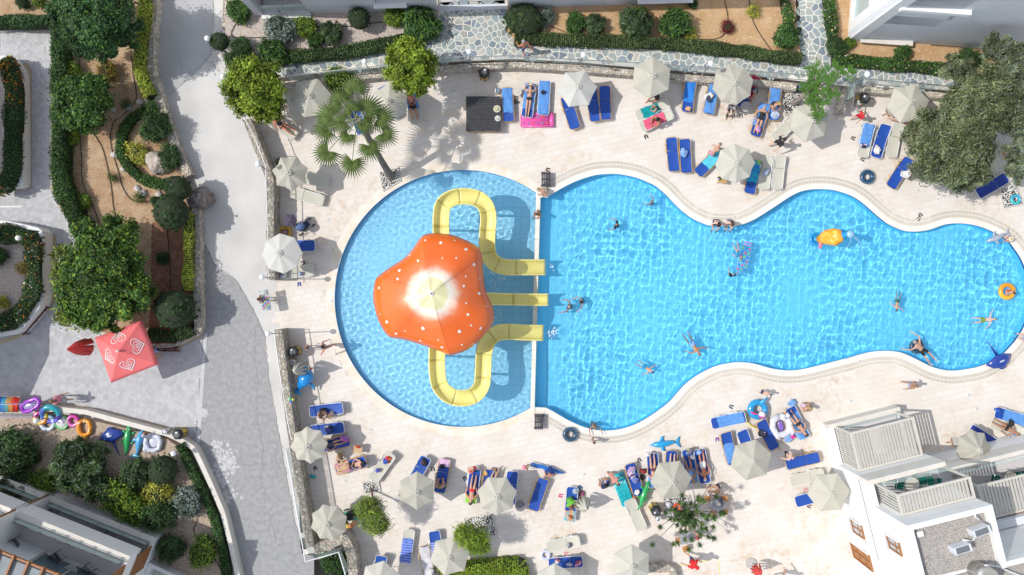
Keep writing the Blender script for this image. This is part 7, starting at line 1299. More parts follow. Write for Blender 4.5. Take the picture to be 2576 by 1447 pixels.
PE = [
 ('walker in a pink top and light shorts below the coral parasol', 'walk', 176, 999, (100, 1000), 0, 1., 'a', 'light', (('shirt', PN), ('trunks', (.50, .58, .68))), 1),
 ('child bending over the dotted beach mattress by the lamp', 'stand', 668, 752, (700, 752), 0, .78, 'b', 'brown', (('trunks', (.2, .4, .5)),), 1),
 ('small child in a blue swimsuit left of the walking man', 'stand', 781, 872, (740, 870), 0, .62, 'a', 'light', (('suit', (.08, .12, .4)),), 1),
 ('man in dark swim briefs walking beside the round pool', 'walk', 825, 869, (870, 850), 0, 1., 'r', 'dark', (('brief', (.12, .06, .2)),), 0),
 ('older woman in a black swimsuit sitting under the left round tree', 'recline', 712, 317, (680, 298), .3, 1., 'r', 'grey', (('suit', BL),), 0),
 ('man in black trunks reclining under the second round tree', 'recline', 1037, 264, (1030, 232), .33, 1., 'r', 'dark', (('trunks', BL),), 0),
 ('woman in a straw hat and black bikini lying face down on a blue lounger', 'prone', 1331, 250, (1336, 210), .33, 1., 'a', 'brown', (('bra', BL), ('brief', BL)), 0, ('straw', (.78, .70, .52))),
 ('sunburnt bare chested man in blue shorts walking on the crazy paving', 'walk', 1318, 132, (1300, 100), .6, 1.02, 'r', 'grey', (('trunks', (.08, .16, .4)),), 0),
 ('man in a black top sitting below the wide hexagonal parasol', 'sit', 1652, 241, (1630, 262), .3, 1., 'b', 'dark', (('shirt', (.05, .04, .04)), ('trunks', BL)), 0),
 ('small child with orange armbands on the teal towel', 'sit_floor', 1650, 272, (1620, 285), .36, .62, 'a', 'light', (('suit', (.75, .12, .10)),), 0),
 ('woman in a red bikini cross legged on the hot pink towel', 'sit_floor', 1655, 302, (1635, 318), .36, .95, 'b', 'dark', (('bra', RD), ('brief', RD)), 1),
 ('person in a navy shirt and red shorts under the eight sided parasol', 'sit', 1891, 226, (1885, 262), .33, 1., 'a', 'grey', (('shirt', NV), ('trunks', (.75, .06, .05))), 0),
 ('seated lady in a grey top and black floral trousers', 'sit', 1839, 268, (1836, 300), .36, 1., 'a', 'grey', (('shirt', (.16, .16, .18)), ('trousers', (.05, .06, .05))), 0),
 ('woman in a black swimsuit lying with her head to the top', 'supine', 1912, 300, (1924, 262), .34, 1., 'a', 'grey', (('suit', BL),), 0),
 ('woman in a black bikini sitting beside the white pebbles', 'sit_floor', 1944, 262, (1965, 285), .36, .95, 'a', 'blond', (('suit', BL),), 1),
 ('man in a black shirt with white stripes walking near the parasol', 'walk', 1944, 366, (1990, 345), 0, 1., 'c', 'dark', (('shirt', BL), ('trunks', BL)), 0),
 ('man in striped shorts bending beside the turquoise towel', 'bend', 1783, 390, (1808, 362), 0, .95, 'a', 'light', (('trunks', (.60, .28, .36)),), 0),
 ('boy in a red shirt running past the yellow bin', 'walk', 2147, 299, (2180, 280), 0, .8, 'a', 'light', (('shirt', (.65, .02, .04)), ('trunks', (.65, .02, .04))), 0),
 ('person in a pink swimsuit reaching out from under the olive tree', 'supine', 2268, 304, (2300, 312), .34, .9, 'a', 'brown', (('suit', (.8, .2, .35)),), 0),
 ('person wrapped in a white robe sitting on the blue lounger', 'sit', 2268, 438, (2300, 445), .34, 1., 'a', 'dark', (('shirt', WH), ('trunks', WH)), 0),
 ('man in a black cap sitting on the coping with his feet in the water', 'sit', 1800, 556, (1798, 590), .02, 1., 'c', 'dark', (('trunks', NV),), 0, ('cap', BL)),
 ('woman in a blue swimsuit sitting on the coping beside the man in the cap', 'sit', 1834, 556, (1830, 590), .02, 1., 'c', 'brown', (('suit', (.10, .16, .34)),), 1),
 ('girl in a white bikini climbing out beside the small slatted bench', 'bend', 1372, 494, (1350, 480), -.35, .9, 'a', 'blond', (('bra', WH), ('brief', WH)), 1),
 ('boy in black trunks sitting on the dam between the pools', 'sit', 1356, 533, (1340, 560), -.05, .8, 'a', 'brown', (('trunks', BL),), 0),
 ('girl in pink with white armbands in the deep pool near the top', 'tread', 1640, 509, (1625, 495), -.1, .75, 'a', 'light', (('suit', (.7, .1, .25)),), 0),
 ('swimmer in a navy shirt in the upper deep pool', 'tread', 1552, 566, (1530, 560), -.05, .9, 'a', 'light', (('shirt', NV),), 0),
 ('swimmer near the straight slide, lower of the pair', 'tread', 1433, 772, (1420, 768), -.05, 1., 'r', 'grey', (('trunks', NV),), 0),
 ('pale swimmer near the straight slide, upper of the pair', 'tread', 1464, 759, (1445, 765), -.05, 1., 'c', 'dark', (('trunks', BL),), 0),
 ('swimmer with spread arms in the middle of the lower pool', 'swim', 1744, 868, (1752, 880), -.02, 1., 'b', 'light', (('trunks', LBL),), 0),
 ('boy swimming near the lower left bend of the deep pool', 'swim', 1624, 925, (1640, 935), -.02, .75, 'a', 'dark', (('trunks', (.02, .25, .5)),), 0),
 ('child in a blue shirt and orange armbands beside the floating mattress', 'swim', 1858, 632, (1864, 648), .02, .7, 'a', 'light', (('shirt', (.0, .15, .35)),), 0),
 ('child with orange armbands pushing the floating mattress', 'tread', 1843, 691, (1850, 670), -.05, .72, 'a', 'grey', (('shirt', BL),), 0),
 ('child with green goggles swimming in the right part of the pool', 'swim', 2259, 760, (2256, 775), -.02, .75, 'a', 'brown', (('trunks', (.05, .15, .1)),), 0),
 ('boy in green patterned trunks swimming towards the right', 'swim', 2478, 805, (2502, 803), .06, .85, 'c', 'blond', (('trunks', (.18, .28, .04)),), 0),
 ('man in black shorts lying back on the black rubber ring', 'float', 2318, 880, (2302, 866), .10, 1.05, 'a', 'grey', (('trunks', BL),), 0),
 ('child sitting inside the orange fish ring in the water', 'sit_floor', 2533, 731, (2540, 745), .0, .7, 'a', 'brown', (('suit', (.75, .1, .05)),), 0),
 ('child in pink and green sitting at the pool edge by the grey dolphin', 'sit', 2538, 602, (2510, 605), .02, .62, 'a', 'light', (('suit', (.75, .25, .4)),), 0, ('straw', (.75, .62, .42))),
 ('person at the far right pool edge in pale blue', 'sit', 2580, 850, (2562, 846), .02, .9, 'c', 'brown', (('trunks', LBL),), 0),
 ('bather in pink leaning over the lower rim of the deep pool', 'tread', 1496, 1074, (1497, 1100), .25, .95, 'b', 'light', (('brief', PN),), 1),
 ('small child walking below the deep pool rim', 'stand', 1490, 1105, (1500, 1095), 0, .62, 'a', 'brown', (('suit', PN),), 1),
 ('long haired girl in a light blue bikini running on the right deck', 'walk', 2273, 964, (2330, 970), 0, .82, 'b', 'light', (('brief', LBL),), 1),
 ('child bending near the blue dragon ring', 'bend', 1912, 984, (1935, 990), 0, .65, 'a', 'dark', (('trunks', NV),), 0),
 ('blond woman sitting on the deck beside a blue bag', 'sit_floor', 2018, 1018, (2035, 1030), .1, .95, 'a', 'blond', (('suit', (.62, .45, .55)),), 1),
 ('woman in a black bikini reading on the blue lounger', 'supine', 2005, 1066, (2019, 1085), .34, 1., 'a', 'brown', (('bra', BL), ('brief', BL)), 0),
 ('man in black shorts walking above the single blue lounger', 'walk', 1966, 1136, (1995, 1150), 0, .95, 'c', None, (('trunks', BL),), 0),
 ('mother in a black swimsuit sitting on the blue lounger at the wall', 'sit', 812, 1030, (818, 1062), .33, 1., 'a', 'brown', (('suit', BL),), 1),
 ('toddler in a pale cap on the lounger beside the mother', 'sit', 836, 1036, (830, 1062), .33, .6, 'c', 'blond', (('trunks', WH),), 0),
 ('person lying under the scalloped family parasol', 'supine', 838, 1116, (818, 1122), .34, .9, 'a', 'dark', (('suit', (.1, .08, .12)),), 0),
 ('child squatting between the family loungers', 'crouch', 856, 1142, (858, 1160), 0, .7, 'a', 'brown', (('trunks', (.5, .3, .1)),), 0),
 ('big man in black shorts and a black cap sitting on the colourful towel', 'recline', 892, 1168, (915, 1162), .34, 1.05, 'a', None, (('trunks', BL),), 0, ('cap', BL)),
 ('bald woman in a black top sitting on the blue lounger', 'sit', 1107, 1226, (1110, 1195), .33, 1., 'a', 'light', (('suit', BL),), 0),
 ('woman in a red bikini lying on the lime towel', 'supine', 1188, 1232, (1184, 1262), .34, .98, 'a', 'dark', (('bra', RD), ('brief', RD)), 0),
 ('child in a red swimsuit at the foot of the lime towel lounger', 'sit_floor', 1190, 1186, (1180, 1175), .35, .65, 'a', 'brown', (('suit', RD),), 0, ('straw', (.75, .2, .15))),
 ('person lying mostly under the parasol next to the woman in red', 'supine', 1236, 1212, (1225, 1240), .34, .95, 'a', 'brown', (('trunks', (.4, .45, .5)),), 0),
 ('man in a navy shirt holding a long blue float', 'sit', 1384, 1176, (1378, 1200), .1, 1., 'r', None, (('shirt', (.02, .06, .28)), ('trunks', LBL)), 0),
 ('child with a colourful ball beside the long blue float', 'stand', 1326, 1170, (1310, 1168), 0, .6, 'a', 'light', (('trunks', NV),), 0),
 ('woman wrapped in a green towel with a straw hat on the blue lounger', 'sit', 1432, 1254, (1440, 1272), .33, 1.05, 'r', 'brown', (('shirt', (.16, .50, .05)), ('trousers', (.16, .50, .05))), 0),
 ('man in a navy shirt sitting left of the turquoise mattress', 'sit_floor', 1526, 1220, (1510, 1205), .1, 1., 'b', 'dark', (('shirt', NV), ('trunks', (.02, .08, .45))), 0),
 ('person in a salmon shirt bending beside the turquoise mattress', 'bend', 1534, 1188, (1548, 1205), 0, .95, 'a', 'brown', (('shirt', (.55, .25, .2)),), 0),
 ('woman in a pink bikini top lying with feet to the top', 'supine', 1642, 1180, (1645, 1212), .34, 1., 'a', 'brown', (('bra', (.8, .1, .3)), ('brief', (.12, .05, .08))), 0),
 ('person under the parasol with only the feet in the sun', 'supine', 1688, 1180, (1686, 1210), .34, 1., 'c', 'brown', (('suit', NV),), 0),
 ('person sitting wrapped in a blue towel beside the man in white shorts', 'recline', 1734, 1182, (1740, 1205), .34, .95, 'b', 'blond', (('suit', LBL),), 0),
 ('man in white shorts lying on the right lounger of the group', 'supine', 1767, 1172, (1773, 1208), .34, 1., 'r', 'grey', (('trunks', WH),), 0),
 ('person in a navy and red swimsuit sitting near the camping table', 'sit', 1806, 1222, (1790, 1232), .35, 1., 'a', 'light', (('suit', (.06, .05, .12)),), 0),
 ('second seated person at the grey camping table with pink hair band', 'sit', 1812, 1254, (1795, 1262), .35, 1., 'r', 'grey', (('shirt', (.05, .07, .12)),), 0),
 ('person in green and red under the dracaena branches', 'sit', 1757, 1338, (1740, 1350), .35, .9, 'a', 'light', (('suit', (.05, .4, .15)),), 0, ('cap', (.7, .05, .05))),
 ('lifeguard in a red shirt and red cap striding with arms behind', 'walk', 1730, 1397, (1752, 1410), 0, 1.08, 'a', None, (('shirt', (.75, .02, .02)), ('trunks', (.02, .12, .3))), 0, ('cap', (.75, .02, .03))),
 ('person at the bottom edge near the round parasol base', 'walk', 1960, 1438, (1945, 1452), 0, .95, 'a', 'brown', (('suit', (.6, .4, .4)),), 0),
 ('woman in a turquoise bikini lying at the right edge', 'supine', 2528, 1076, (2546, 1086), .34, 1., 'b', 'light', (('bra', (.02, .4, .6)), ('brief', BL)), 0),
 ('person seated on the brown bench under the coral parasol', 'sit', 392, 876, (396, 902), .42, 1., 'a', 'brown', (('shirt', (.35, .45, .7)), ('trunks', BL)), 0),
]
for e in PE: person(e[0], e[1], e[2], e[3], e[4], e[5], e[6], e[7], e[8], e[9], bool(e[10]), e[11] if len(e) > 11 else None, sunk=e[1] in ('swim', 'tread', 'float'))
# ================================================================ FURNITURE AND PROPS
M_SLAT = mat('dark_slat', (.035, .037, .045), .6, (.05, .052, .062), 5)
def slatted(label, pts, n, h, name='pump_platform', cat='platform', bands=2, m=None, base=(.50, .36, .22), along=0):
    """pts: px corners (top face); slats run from edge 0-1 direction"""
    P = [W(x, y, h) for x, y in pts]; c = sum(P, Vector())/4; r = thing(name, label, cat, (c.x, c.y, 0)); Q = [p-Vector((c.x, c.y, 0)) for p in P]; m = m or M_SLAT
    if base: b = MB(); b.prism([Q[0]*.96, Q[1]*.96, Q[2]*.96, Q[3]*.96], 0, h-.1); b.obj('box', col(base, .8, 'plywood'), r)
    for k in range(n):
        t0, t1 = (k+.12)/n, (k+.88)/n; a, b2, c2, d = Q[0].lerp(Q[3], t0), Q[1].lerp(Q[2], t0), Q[1].lerp(Q[2], t1), Q[0].lerp(Q[3], t1); s = MB(); s.prism([a, b2, c2, d], h-.035, h); s.obj('slat', m, r)
    for f in (.12, .5, .88): a, b2 = Q[0].lerp(Q[1], f), Q[3].lerp(Q[2], f); s = MB(); s.bar((a.x, a.y, h-.07), (b2.x, b2.y, h-.07), .08, .06); s.obj('batten', m, r)
    if not base:
        for q in Q: s = MB(); s.box((q.x*.9, q.y*.9, (h-.08)/2), (.06, .06, h-.08)); s.obj('leg', m, r)
    return r
slatted('big black slatted platform on a wooden box above the round pool', [(1172, 242), (1260, 242), (1260, 331), (1172, 331)], 21, .55)
slatted('small black slatted bench at the top of the dam between the pools', [(1362, 469), (1362, 432), (1385, 432), (1385, 469)], 5, .4, 'slatted_bench', 'bench', base=None)
slatted('small black slatted bench at the bottom of the dam between the pools', [(1344, 1081), (1345, 1043), (1367, 1044), (1366, 1081)], 5, .4, 'slatted_bench', 'bench', base=None)
M_BRW = mat('brown_board', (.115, .035, .025), .5, (.09, .028, .02), 8)
def park_bench(label, pts): 
    r = slatted(label, pts, 4, .45, 'park_bench', 'bench', m=M_BRW, base=None); P = [W(x, y, .45) for x, y in pts]; c = r.location
    for k in range(3): s = MB(); a, b = P[0]-c, P[1]-c; o = (a-(P[3]-c)).normalized()*(.06+.035*k); s.bar((a.x+o.x, a.y+o.y, .58+.12*k), (b.x+o.x, b.y+o.y, .58+.12*k), .03, .10); s.obj('back_board', M_BRW, r)
park_bench('dark brown slatted bench against the lower left planter', [(42, 832), (101, 765), (123, 773), (60, 845)]); park_bench('dark brown slatted bench partly under the coral parasol', [(378, 866), (448, 866), (448, 885), (378, 885)])
M_YB = mat('bin_yellow', (.62, .42, .06), .5, (.55, .36, .05), 6); M_BK = mat('bin_black', (.025, .027, .03), .45)
BIN = {}
def bin_(label, px, top):
    p = W(*px); q = W(*top, .95); rz = math.atan2((q-p).y, (q-p).x)-math.pi/2
    if BIN: return dup(BIN['b'], p, rz, label)
    r = thing('litter_bin', label, 'bin', p, rz, 'hexagonal yellow and black bins'); BIN['b'] = r; b = MB(); b.disc((0, 0, .03), .27, .68, 6, r2=.25); b.obj('body', M_YB, r)
    for k in range(6): a = k*math.pi/3; s = MB(); s.loft([(math.cos(a)*.28, math.sin(a)*.28, 0), (math.cos(a)*.27, math.sin(a)*.27, .78)], .02, n=4); s.obj('edge_strip', M_BK, r)
    b = MB(); b.disc((0, 0, .74), .33, .05, 6, r2=.33); b.disc((0, 0, .79), .31, .18, 6, r2=.20); b.obj('hood', M_BK, r); b = MB(); b.box((0, -.02, .985), (.28, .14, .02)); b.obj('opening', col((.10, .11, .12), .4, 'bin_inner'), r); b = MB(); b.box((0, .12, .985), (.12, .09, .01)); b.obj('sticker', col((.75, .75, .75), .5, 'sticker'), r); return r
for l, p, t in (('yellow bin with black hood under the railing above the round pool', (1219, 193), (1219, 178)), ('yellow bin with black hood by the short ramp wall at the top right', (2160, 256), (2170, 240)), ('yellow bin with black hood beside the two walkers at the round pool', (748, 882), (735, 882)), ('yellow bin with black hood at the corner of the plaza wall', (462, 1086), (444, 1086)), ('yellow bin with black hood left of the dracaena pebbles', (1644, 1275), (1650, 1288))): bin_(l, p, t)
def ashtray(label, px, z=0):
    r = thing('ash_stand', label, 'ashtray', W(*px, z)); b = MB(); b.disc((0, 0, 0), .16, .55, 20); b.obj('cylinder', M_STEEL, r, True); b = MB(); b.torus((0, 0, .56), .13, .03, 20, 6); b.disc((0, 0, .5), .10, .02, 14); b.obj('rim', col((.72, .72, .75), .3, 'rim'), r, True)
ashtray('round silver ash stand below the bin near the walkers', (741, 908)); ashtray('silver ash stand at the foot of the upper right bin', (2153, 262)); ashtray('silver ash stand below the dracaena side bin', (1652, 1299)); ashtray('round silver ash stand at the end of the plaza wall', (424, 1083), .3)
bk = thing('bucket', 'white bucket in the pebbles beside the dracaena', 'bucket', W(1679, 1268)); b = MB(); b.disc((0, 0, 0), .13, .28, 18, r2=.17); b.obj('pail', col((.7, .72, .74), .4, 'white_plastic'), bk, True); b = MB(); b.torus((0, 0, .28), .17, .012, 18, 5); b.obj('rim', col((.6, .62, .64), .4, 'rim2'), bk, True)
# ---- swim rings and floats
GL = lambda c, **k: mat('inflatable_vinyl', c, .22, tuple(x*.9 for x in c), 3, coat=.5, **k)
VN = {}
def vin(c, tr=0):
    k = (c, tr)
    if k not in VN: VN[k] = mat('inflatable_vinyl', c, .22, tuple(x*.9 for x in c), 3, coat=.5, trans=tr)
    return VN[k]
def ring(label, px, R, r, cols, z=0, tilt=(0, 0), name='swim_ring', cat='swim ring', seg=24, tr=0, extra=None):
    t = thing(name, label, cat, W(*px, z+r)); t.location.z = z+r; t.rotation_euler = (*tilt, 0); n = len(cols); ms = [i for i in range(n) for _ in range(max(1, seg//n))] if n > 1 else None
    b = MB(); b.torus((0, 0, 0), R, r, seg, 10, ms=ms); b.obj('tube', [vin(c, tr) for c in cols], t, True); v = MB(); v.disc((R, 0, r), .02, .02, 8); v.obj('valve', col((.7, .7, .7), .4, 'valve'), t)
    if extra: extra(t, R, r)
    return t
def treads(t, R, r):
    for i in range(28): a = 6.283*i/28; b = MB(); b.box((math.cos(a)*(R+r*.5), math.sin(a)*(R+r*.5), r*.75), (.16, .035, .03), a); b.obj('tread', col((.10, .18, .27), .5, 'tread'), t)
TYRE = [(.03, .07, .12)]
ring('black rubber tyre ring on the deck below the deep pool', (1434, 1093), .29, .13, TYRE, extra=treads); ring('dark blue ribbed tyre ring on the right deck', (2181, 445), .28, .13, [(.02, .07, .14)], extra=treads); ring('black tyre ring under the floating man in black shorts', (2306, 872), .29, .13, TYRE, -.12, extra=treads)
ring('blue dragon ring with sea creature head beside the light blue towel', (1906, 1030), .40, .18, [(.02, .30, .62)], .1); ring('rainbow swim ring beside the scalloped lower left parasol', (876, 1308), .36, .13, [(.05, .5, .45), (.10, .55, .35), (.65, .60, .10), (.75, .30, .12)]); ring('white ring with pink bits above the blue lounger at the bottom', (1372, 1396), .22, .09, [(.62, .66, .80)], .02); ring('orange life ring lying on the dracaena pebbles', (1704, 1276), .17, .07, [(.75, .08, .02)], .1)
ring('turquoise patterned ring on the right pebble square', (2555, 502), .22, .08, [(.03, .40, .6), (.05, .5, .55)], .05)
ring('orange fish ring around the child near the right end', (2533, 733), .36, .13, [(.85, .35, .02), (.85, .45, .03)], -.1); ring('blue patterned ring lying on the lounger by the white pebbles', (1950, 291), .19, .07, [(.5, .6, .8), (.1, .25, .6)], .36)
ring('yellow and pink striped swim ring next to the globe lamp on the gravel', (103, 1050), .30, .14, [(.75, .62, .05), (.75, .08, .30), (.80, .70, .1), (.8, .3, .05)], .4); ring('pale blue white ring in the stack beside the white wall', (120, 1064), .36, .12, [(.45, .65, .80), (.62, .7, .78)], .35); ring('large teal and violet ring leaning on the white wall', (128, 1042), .46, .16, [(.03, .40, .48), (.10, .20, .6), (.20, .15, .60)], .45, (.4, 0))
ring('magenta ring with pale yellow centre on the gravel', (184, 1059), .26, .11, [(.65, .05, .35), (.70, .15, .45)], .35)
t = thing('duckling_float', 'green and white baby seat float between the rings on the gravel', 'float', W(158, 1062, .4)); b = MB(); b.ell((0, 0, .1), (.34, .36, .1), 18, 6); b.obj('seat_pad', vin((.62, .66, .62)), t, True); b = MB(); b.torus((0, 0, .1), .36, .07, 20, 8); b.obj('tube', vin((.12, .45, .12)), t, True)
for x in (-.12, .12): b = MB(); b.ell((x, .02, .2), (.07, .07, .02), 10, 5); b.obj('eye_patch', vin((.35, .2, .4)), t, True)
def floaty(label, px, rz, parts, z=0, s=1., cat='float', name='inflatable'):
    t = thing(name, label, cat, W(*px, z), rz, None, s)
    for nm, c, shapes, *rest in parts:
        b = MB()
        for sh in shapes:
            if sh[0] == 'e': b.ell(sh[1], sh[2], 18, 8, rz=sh[3] if len(sh) > 3 else 0)
            elif sh[0] == 'l': b.loft(sh[1], sh[2], sh[3], 12)
            elif sh[0] == 't': b.torus(sh[1], sh[2], sh[3], 22, 8)
        b.obj(nm, vin(c, rest[0] if rest else 0), t, True)
    return t
def pz(px0, px1): a, b = W(*px0), W(*px1); return math.atan2((b-a).y, (b-a).x)-math.pi/2   # +y points from px0 to px1
OR, NVY, GRN, SKB, SWN = (.85, .33, .02), (.02, .055, .30), (.03, .38, .10), (.12, .42, .72), (.62, .64, .74)
floaty('orange clownfish ring with eyes on the gravel by the white wall', (216, 1075), .1, [('tube', OR, [('l', [(.0, .42, .14), (-.28, .3, .15), (-.33, 0, .15), (-.25, -.32, .14), (0, -.42, .14), (.25, -.32, .14), (.33, 0, .15), (.28, .3, .15), (0, .42, .14)], .12, .12)]), ('tail_fin', (.85, .45, .03), [('l', [(0, -.45, .12), (-.06, -.62, .1), (-.1, -.8, .08)], [.07, .14, .03], [.04, .05, .02])]), ('eye', (.75, .75, .75), [('e', (.08, .36, .27), (.06, .06, .03))]), ('eye', (.75, .75, .75), [('e', (-.2, .28, .27), (.05, .05, .03))])], .35)
def ray(label, px, a, z=0, s=1.): floaty(label, px, a, [('body', NVY, [('l', [(-.75, -.02, .08), (-.45, .05, .14), (0, .08, .22), (.45, .05, .14), (.75, -.02, .08)], [.03, .26, .44, .26, .03], [.03, .10, .17, .10, .03])]), ('tail', NVY, [('l', [(0, -.3, .12), (.06, -.8, .08), (.14, -1.15, .05)], [.09, .05, .015], [.06, .04, .015])]), ('handle', (.5, .55, .65), [('e', (.0, .05, .385), (.16, .05, .02))]), ('head', NVY, [('e', (0, .42, .16), (.2, .14, .1))])], z, s)
ray('navy blue ray float lying on the gravel beside the crocodile', (284, 1097), .25, .35, .95); ray('navy blue ray float lying over the pool rim at the right', (2510, 905), math.radians(205), .03, 1.)
def croc(label, px, a, z, s=1.): floaty(label, px, a, [('body', GRN, [('l', [(0, -.85, .08), (.05, -.5, .12), (0, -.1, .15), (0, .3, .15), (0, .6, .13), (0, .85, .1), (0, .95, .1)], [.02, .09, .17, .18, .13, .11, .05], [.02, .08, .14, .15, .11, .08, .04])])]+[('leg', GRN, [('l', [(sx*.12, sy, .1), (sx*.3, sy+.06, .08), (sx*.33, sy+.14, .07)], [.06, .05, .03], [.05, .04, .03])]) for sx in (-1, 1) for sy in (-.15, .42)]+[('eye', (.7, .7, .6), [('e', (sx*.07, .66, .24), (.035, .035, .03))]) for sx in (-1, 1)], z, s)
croc('green crocodile float on the gravel between ray and dolphin', (322, 1108), -.15, .35); croc('green crocodile float leaning against the pile of clothes lounger', (1617, 1248), pz((1604, 1283), (1628, 1222)), .3, .95)
def dolph(label, px, a, c, z=0, s=1., c2=None): floaty(label, px, a, [('body', c, [('l', [(0, -.7, .08), (.04, -.4, .13), (0, 0, .18), (0, .35, .18), (0, .6, .14), (0, .72, .12), (0, .85, .1)], [.04, .10, .17, .18, .13, .06, .03], [.04, .10, .17, .18, .12, .05, .03])]), ('fin', c, [('l', [(.1, .2, .12), (.34, .12, .08), (.42, 0, .07)], [.11, .08, .02], [.04, .03, .02])]), ('fin', c, [('l', [(-.1, .2, .12), (-.34, .12, .08), (-.42, 0, .07)], [.11, .08, .02], [.04, .03, .02])]), ('tail_fluke', c, [('l', [(-.3, -.86, .06), (-.1, -.72, .08), (0, -.68, .09), (.1, -.72, .08), (.3, -.86, .06)], [.03, .09, .09, .09, .03], [.02, .04, .05, .04, .02])]), ('eye', (.02, .02, .03), [('e', (.12, .55, .25), (.025, .025, .02))])], z, s)
dolph('pale blue dolphin float on the gravel between crocodile and swan', (352, 1115), -.25, SKB, .35, 1.); dolph('bright blue whale float on the deck above the woman lying in pink', (1672, 1115), pz((1715, 1112), (1636, 1120)), (.02, .35, .70), .0, 1.)
dolph('grey dolphin float half over the pool rim at the right', (2508, 597), pz((2525, 590), (2485, 605)), (.38, .44, .52), .05, .85)
floaty('blue whale ring standing folded against the rough wall', (773, 955), .6, [('body', (.01, .25, .65), [('l', [(-.75, -.25, .4), (-.4, -.12, .6), (0, 0, .75), (.35, .12, .75), (.6, .25, .6)], [.04, .16, .36, .40, .12], [.04, .14, .3, .34, .1])]), ('tail_fluke', (.02, .30, .66), [('l', [(-.7, -.05, .4), (-.78, -.25, .42), (-.62, -.5, .38)], [.05, .13, .04], [.03, .06, .03])]), ('fin', (.02, .3, .66), [('l', [(.1, .3, .7), (.3, .55, .6), (.55, .62, .5)], [.1, .09, .03], [.05, .04, .02])]), ('fin', (.02, .3, .66), [('l', [(.2, -.3, .6), (.15, -.55, .4), (.1, -.75, .3)], [.1, .08, .03], [.05, .04, .02])]), ('mouth', (.55, .02, .12), [('e', (.62, .3, .62), (.16, .05, .05), .4)])])
floaty('white swan ring with orange beak on the gravel by the white wall', (388, 1112), .1, [('tube', SWN, [('l', [(.0, .42, .14), (-.34, .28, .15), (-.42, 0, .15), (-.30, -.36, .14), (0, -.46, .14), (.30, -.36, .14), (.42, 0, .15), (.34, .28, .15), (0, .42, .14)], .14, .14)]), ('neck', SWN, [('l', [(-.2, .32, .25), (-.3, .42, .5), (-.26, .5, .7), (-.2, .58, .72)], [.1, .08, .08, .06], [.1, .08, .08, .06])]), ('beak', (.85, .25, .02), [('l', [(-.2, .56, .72), (-.16, .70, .70)], [.05, .015], [.04, .015])]), ('wing', SWN, [('l', [(-.42, -.1, .2), (-.5, -.35, .2), (-.42, -.6, .16)], [.1, .1, .03], [.06, .05, .03])]), ('seat', (.55, .57, .66), [('e', (0, 0, .08), (.30, .30, .05))])], .35)
floaty('big white swan ring with lilac seat on the lower deck', (1961, 1068), .2, [('tube', (.70, .70, .76), [('l', [(.0, .50, .22), (-.4, .34, .24), (-.50, 0, .24), (-.36, -.44, .22), (0, -.54, .22), (.36, -.44, .22), (.50, 0, .24), (.40, .34, .24), (0, .50, .22)], .19, .19)]), ('neck', (.70, .70, .76), [('l', [(.3, .4, .4), (.36, .52, .7), (.3, .62, .9), (.22, .70, .88)], [.11, .1, .09, .06], [.11, .1, .09, .06])]), ('beak', (.75, .35, .03), [('l', [(.2, .74, .88), (.12, .86, .84)], [.05, .02], [.04, .02])]), ('wing', (.70, .70, .76), [('l', [(.45, -.2, .36), (.55, -.5, .34), (.45, -.7, .26)], [.13, .12, .04], [.07, .06, .03])]), ('wing', (.70, .70, .76), [('l', [(-.4, -.3, .36), (-.35, -.6, .34), (-.2, -.8, .26)], [.13, .12, .04], [.07, .06, .03])]), ('seat', (.24, .14, .50), [('e', (0, -.05, .15), (.16, .3, .05))])], .05)
floaty('white and pink beach ball in the blue dragon ring', (1910, 1040), 0, [('ball', (.75, .72, .74), [('e', (0, 0, .5), (.2, .2, .2))]), ('stripe', (.75, .05, .35), [('e', (0, -.05, .5), (.201, .16, .185))])]); floaty('dragon wing and head fins of the blue ring', (1906, 1030), 0, [('fin', (.05, .38, .68), [('l', [(0, .35, .4), (.2, .55, .5), (.45, .75, .4)], [.12, .09, .03], [.05, .04, .02])]), ('fin', (.05, .38, .68), [('l', [(.1, -.2, .4), (.25, -.5, .45), (.45, -.75, .35)], [.12, .09, .03], [.05, .04, .02])]), ('horn', (.7, .05, .25), [('e', (-.35, -.15, .45), (.22, .06, .05), -.3)])])
def mattress(label, px, rz, L, w, c, dots=None, nx=0, ny=0, z=0, tr=0, rim=None, win=False):
    t = thing('pool_mattress', label, 'pool mattress', W(*px, z), rz); b = MB(); N = 7
    for i in range(N): x = -w/2+w*(i+.5)/N; b.loft([(x, -L/2, .07), (x, -L/2+.05, .07), (x, L/2-.34, .07), (x, L/2-.3, .07)], [.02, w/N*.52, w/N*.52, .02], [.02, .06, .06, .02], 8)
    b.obj('air_bed', vin(c, tr), t, True); b = MB(); R_ = .05; h = L/2
    b.loft([(-w/2, -h, .08), (-w/2, h, .08)], R_); b.loft([(w/2, -h, .08), (w/2, h, .08)], R_); b.loft([(-w/2, -h, .08), (w/2, -h, .08)], R_); b.obj('border_tube', vin(rim or c, tr), t, True)
    b = MB(); b.loft([(-w/2, h-.15, .10), (w/2, h-.15, .10)], .13, .09, 10); b.obj('pillow', vin(c, tr), t, True)
    if win: b = MB(); b.loft([(-w*.3, h-.22, .19), (w*.3, h-.22, .19), (w*.3, h-.05, .19), (-w*.3, h-.05, .19), (-w*.3, h-.22, .19)], .02, .01, 6); b.obj('pillow_trim', vin((.7, .2, .65)), t)
    if dots:
        for i in range(nx):
            for j in range(ny): b = MB(); b.disc((-w/2+w*(i+.5)/nx, -h+.14+(L-.55)*j/(ny-1), .125), .055, .02, 12, r2=.045); b.obj('cup', col(dots[(i+j*2) % len(dots)], .4, 'dot_print'), t)
MULT = [(.75, .05, .25), (.25, .55, .05), (.02, .15, .65)]
